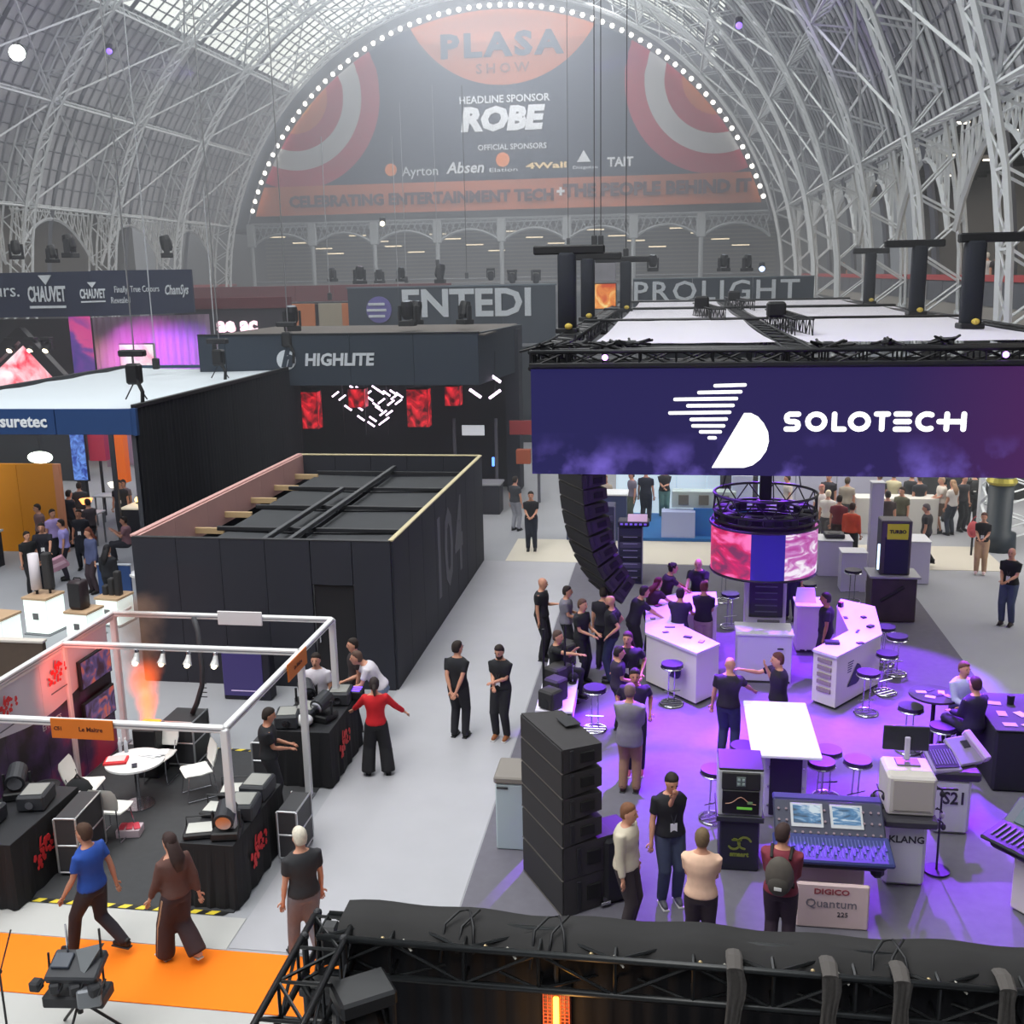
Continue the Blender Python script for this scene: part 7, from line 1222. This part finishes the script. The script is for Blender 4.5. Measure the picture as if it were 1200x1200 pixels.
# ------------------------------------------------------------------ foreground truss stand
TY, TZ, TX = 6.35, 3.45, -2.32
ft = thing('front_truss', 'long black box truss across the bottom right of the picture', 'truss', (0, 0, 0)); truss(ft, (TX-.05, TY, TZ-.12), (4.3, TY-.02, TZ-.12), .27, .27, .5, .025, mat=M((30, 32, 34), .35, .4, name='glossy truss'))
lt = thing('side_truss', 'black box truss running from the corner towards the camera at bottom left', 'truss', (0, 0, 0)); truss(lt, (TX, TY+.1, TZ-.12), (TX, 3.2, TZ-.12), .30, .27, .36, .025, mat=M((30, 32, 34), .35, .4, name='glossy truss'))
lg = thing('truss_tower', 'upright black truss leg below the corner of the foreground trusses', 'truss', (0, 0, 0)); truss(lg, (TX, TY, 0), (TX, TY, TZ-.27), .29, .29, .32, .025, up=(0, 1, 0))
cn = thing('corner_block', 'black corner block joining the foreground trusses', 'truss corner', (TX, TY, TZ-.12)); MB().cbox((0, 0, 0), (.12, .12, .3), .02).build('core', BLACK, cn)
for sx in (-1, 1):
    for sy in (-1, 1): one(lambda b: b.ball((sx*.14, sy*.14, .135), .034), 'ball_joint', BLK2, cn); one(lambda b: b.tube([(sx*.14, sy*.14, -.15), (sx*.14, sy*.14, .15)], .024, 8), 'corner_tube', BLK2, cn)
dr = thing('black_drape', 'black cloth folded over the rear of the foreground truss', 'drape', (0, 0, 0))
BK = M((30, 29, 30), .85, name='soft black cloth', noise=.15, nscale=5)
b = MB(); vs = []; n = 60
for i in range(n+1):
    x = TX+.06+(4.35-TX)*i/n; wv = .012*math.sin(i*.9)+.01*math.sin(i*.37)
    for y, z in ((TY-.07, TZ-.03+wv*.5), (TY+.02, TZ+.045+wv), (TY+.27, TZ+.05+wv), (TY+.3+wv, TZ-.02), (TY+.3+wv, TZ-.6)): vs.append((x, y, z))
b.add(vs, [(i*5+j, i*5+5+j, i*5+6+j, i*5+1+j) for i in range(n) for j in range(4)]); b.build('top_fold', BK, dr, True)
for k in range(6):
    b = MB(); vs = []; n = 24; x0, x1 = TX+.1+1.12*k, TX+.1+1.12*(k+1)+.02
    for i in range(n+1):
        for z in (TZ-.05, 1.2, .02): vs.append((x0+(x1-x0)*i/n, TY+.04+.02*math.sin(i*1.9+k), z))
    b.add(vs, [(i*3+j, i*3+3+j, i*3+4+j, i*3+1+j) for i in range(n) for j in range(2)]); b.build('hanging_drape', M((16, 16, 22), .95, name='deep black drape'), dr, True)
for k in range(9): one(lambda b: b.ball((TX+.4+.72*k, TY-.08, TZ-.0), .016, n=8, m=5), 'brass_eyelet', M((190, 170, 130), .4, .6), dr); one(lambda b: b.tube([(TX+.55+.72*k, TY-.1, TZ+.02), (TX+.62+.72*k, TY-.15, TZ-.03)], .008, 5), 'cord_tie', M((196, 194, 184), .6), dr)
fb = thing('booth_floor_cloth', 'black floor covering under the foreground truss stand', 'carpet', (0, 0, 0)); one(lambda b: b.prism(rect(TX+.3, 4.4, 1.0, TY+.25), .012, .022), 'cloth_sheet', M((14, 14, 18), .95), fb)
for k, px in enumerate((862, 975, 1060, 1186)):
    p = atY(px, 1100, TY-.17); t = thing('gauze_strip', 'grey gauze strip hanging from the foreground truss, '+('leftmost', 'second from left', 'third from left', 'rightmost')[k], 'cloth', (p.x, TY-.2, TZ+.03)); b = MB(); vs = []; n = 8
    for j in range(14):
        for i in range(n+1): vs.append((-.055+.11*i/n*(1+.15*math.sin(j*1.3+k))+.01*math.sin(j*.8), .012*math.sin(i*2.6+j*.5), -.1*j+.02))
    b.add(vs, [(j*(n+1)+i, j*(n+1)+i+1, (j+1)*(n+1)+i+1, (j+1)*(n+1)+i) for j in range(13) for i in range(n)]); b.build('hanging_length', M((70, 67, 65), .9, name='gauze', noise=.4, nscale=40), t, True); one(lambda b: b.tube([(0, .2, .02), (0, .1, .045), (0, -.0, .02)], [.05, .055, .05], 8, flat=.4), 'wrapped_top', M((80, 76, 74), .9), t)
for k, (px, py) in enumerate(((645, 1072), (1040, 1098), (540, 1062))):
    p = atY(px, py, TY+.1); t = thing('power_cable', 'black cable looped over the foreground truss, '+('middle', 'right', 'left')[k], 'cable', (p.x, TY+.12, TZ+.05)); one(lambda b: b.tube([(-.12, -.2, -.2), (-.1, -.1, .03), (-.02, .02, .06), (.05, .05, .055), (.1, -.1, .03), (.12, -.22, -.1)], .010, 6), 'cable_loop', BLACK, t, True); one(lambda b: b.tube([(.0, -.2, -.12), (.02, -.1, .02), (.12, .06, .055)], .010, 6), 'cable_tail', BLACK, t, True)
p = atY(652, 1165, TY); ih = thing('infrared_heater', 'infrared heater glowing orange, hung below the foreground truss', 'heater', (p.x, TY-.02, p.z+.03))
MB().cbox((0, .05, -.3), (.2, .06, .62), .015).build('reflector_housing', M((96, 52, 44), .4, .3), ih); one(lambda b: b.cyl((0, -.01, -.04), (0, -.01, -.58), .02, 12), 'glowing_tube', M((255, 190, 60), .4, emit=6), ih)
one(lambda b: [b.tube([(-.09, .0, -.03-.028*k), (.09, .0, -.03-.028*k)], .003, 4) for k in range(20)]+[b.tube([(-.09+.03*k, .0, -.02), (-.09+.03*k, .0, -.59)], .003, 4) for k in range(7)], 'wire_guard', M((210, 90, 50), .4, emit=.3), ih)
boxo('end_cap', (0, .04, .02), (.22, .1, .06), BLACK, ih); one(lambda b: b.tube([(0, .04, .04), (0, .04, .2)], .02, 8), 'bracket', BLACK, ih)
l = bpy.data.lights.new('heater_glow', 'POINT'); l.energy = 6; l.color = (1, .5, .15); l.shadow_soft_size = .1; o = bpy.data.objects.new('heater_glow', l); o.location = (p.x, TY-.2, p.z-.2); COL.objects.link(o)
moving_head('black moving head lamp hung under the left end of the foreground truss', tuple(atY(425, 1155, 5.9)), .9, .6, 1.0, None, True); moving_head('black moving head lamp at the bottom behind the side truss', tuple(atY(380, 1150, 6.3)), .6, -.3, .8, None, True)
# lighting stand at the bottom left
q = at(98, 1215, 0); eq = thing('tripod_rig', 'black tripod rig with control box, brackets and rods at bottom left', 'equipment', (q.x, q.y, 0)); S_ = 1.0
for a in (.5, 2.6, 4.7): one(lambda b: b.tube([(0, 0, .45), (.4*math.cos(a), .4*math.sin(a), .012)], .016, 6), 'tripod_leg', BLACK, eq)
one(lambda b: b.cyl((0, 0, .3), (0, 0, .75), .03), 'column', BLACK, eq); Rq = Matrix.Rotation(math.radians(20), 3, 'X')
MB().cbox((.02, 0, .86), (.56, .36, .1), .02, .1, Rq).build('control_box', CHAR, eq); MB().cbox((-.12, -.02, .93), (.2, .18, .04), .008, .1, Rq).build('screen', M((66, 72, 84), .2), eq); MB().cbox((.14, .02, .93), (.1, .08, .03), .006, .1, Rq).build('label_plate', M((180, 184, 190), .4), eq)
b = MB(); b.slab([(-.02, .1, .98), (.28, .14, 1.06), (.16, -.12, .82)], (0, -.02, .02)); b.build('grey_flag', M((92, 96, 100), .5), eq)
for x, z, mt in ((-.12, 1.28, CHROME), (.26, 1.26, BLACK), (-.36, .92, BLACK), (.1, 1.0, BLACK)): one(lambda b: b.tube([(x, .08, .6), (x, .1, z)], .014, 6), 'rod', mt, eq)
for k in range(4): MB().cbox((-.36+.22*k, -.16, .72), (.12, .12, .12), .02, .3*k).build('clamp_block', BLK2, eq); one(lambda b: b.tube([(-.38+.22*k, -.1, .6), (-.3+.22*k, -.2, .7), (-.26+.22*k, -.1, .82)], .012, 5), 'jumper_cable', BLACK, eq)
MB().cbox((-.0, 0, .52), (.66, .3, .14), .02, .1).build('lower_bracket', BLK2, eq); MB().cbox((.2, -.1, .62), (.24, .2, .22), .02, .4).build('lamp_head', M((120, 124, 130), .35, .4), eq)
q = at(18, 1230, 0); ms = thing('microphone_stand', 'thin black boom microphone stand at the bottom left corner', 'stand', (q.x, q.y, 0)); one(lambda b: b.cyl((-.06, 0, .02), (-.06, 0, .95), .012), 'pole', BLK2, ms); one(lambda b: b.cyl((-.06, 0, .9), (.1, .05, 1.4), .008), 'boom', BLK2, ms); MB().disc((-.06, 0, 0), .14, .02).build('base', BLACK, ms); one(lambda b: b.ball((-.06, 0, .93), .03), 'clutch', BLACK, ms)
# violet beams' sources high in the vault
for i, (px, py, Y, c) in enumerate(((20, 62, 40, (240, 250, 240)), (448, 262, 60, (255, 240, 200)), (893, 315, 58, (170, 200, 255)), (128, 60, 50, (120, 90, 220)), (866, 30, 48, (120, 90, 220)))):
    p = atY(px, py, Y); t = thing('vault_lamp', 'small lamp high in the hall, '+('bright white at the upper left corner', 'warm, left of the emblem row', 'blue white beside the PROLIGHT fascia', 'violet tinted on the left vault', 'violet tinted on the right vault')[i], 'lamp', p); one(lambda b: b.ball((0, 0, 0), .3 if i == 0 else .14), 'bulb', M(c, .4, emit=8.0 if i < 3 else 3.0), t); MB().cbox((0, .1, .2), (.3, .3, .3), .05).build('housing', BLK2, t)
spot_light('vault_violet', tuple(atY(128, 60, 50)+Vector((6, -4, -2))), tuple(atY(128, 60, 50)), 1800, (.4, .2, 1), 40, .9); spot_light('vault_violet', tuple(atY(866, 30, 48)+Vector((-6, -3, -2))), tuple(atY(866, 30, 48)), 1800, (.4, .2, 1), 40, .9)
# haze in the far half of the hall
hz = bpy.data.materials.new('hall haze'); hz.use_nodes = True; nt = hz.node_tree; nt.nodes.clear(); ou = nt.nodes.new('ShaderNodeOutputMaterial'); vs_ = nt.nodes.new('ShaderNodeVolumeScatter'); vs_.inputs['Density'].default_value = .0115; vs_.inputs['Color'].default_value = (.84, .91, 1, 1); vs_.inputs['Anisotropy'].default_value = .2; nt.links.new(vs_.outputs[0], ou.inputs['Volume'])
o = MB().box((CX, 62, 14), (52, 72, 27.9)).build('haze', hz); tag(o, 'thin pale haze filling the far part of the hall', 'haze', None, 'stuff')
SC.cycles.volume_bounces = 0; SC.cycles.max_bounces = 7; SC.cycles.diffuse_bounces = 3; SC.cycles.glossy_bounces = 2; SC.cycles.transmission_bounces = 3; SC.cycles.volume_step_rate = 2.0; SC.cycles.volume_max_steps = 64
SC.cycles.sample_clamp_indirect = 4.0; SC.cycles.use_denoising = True
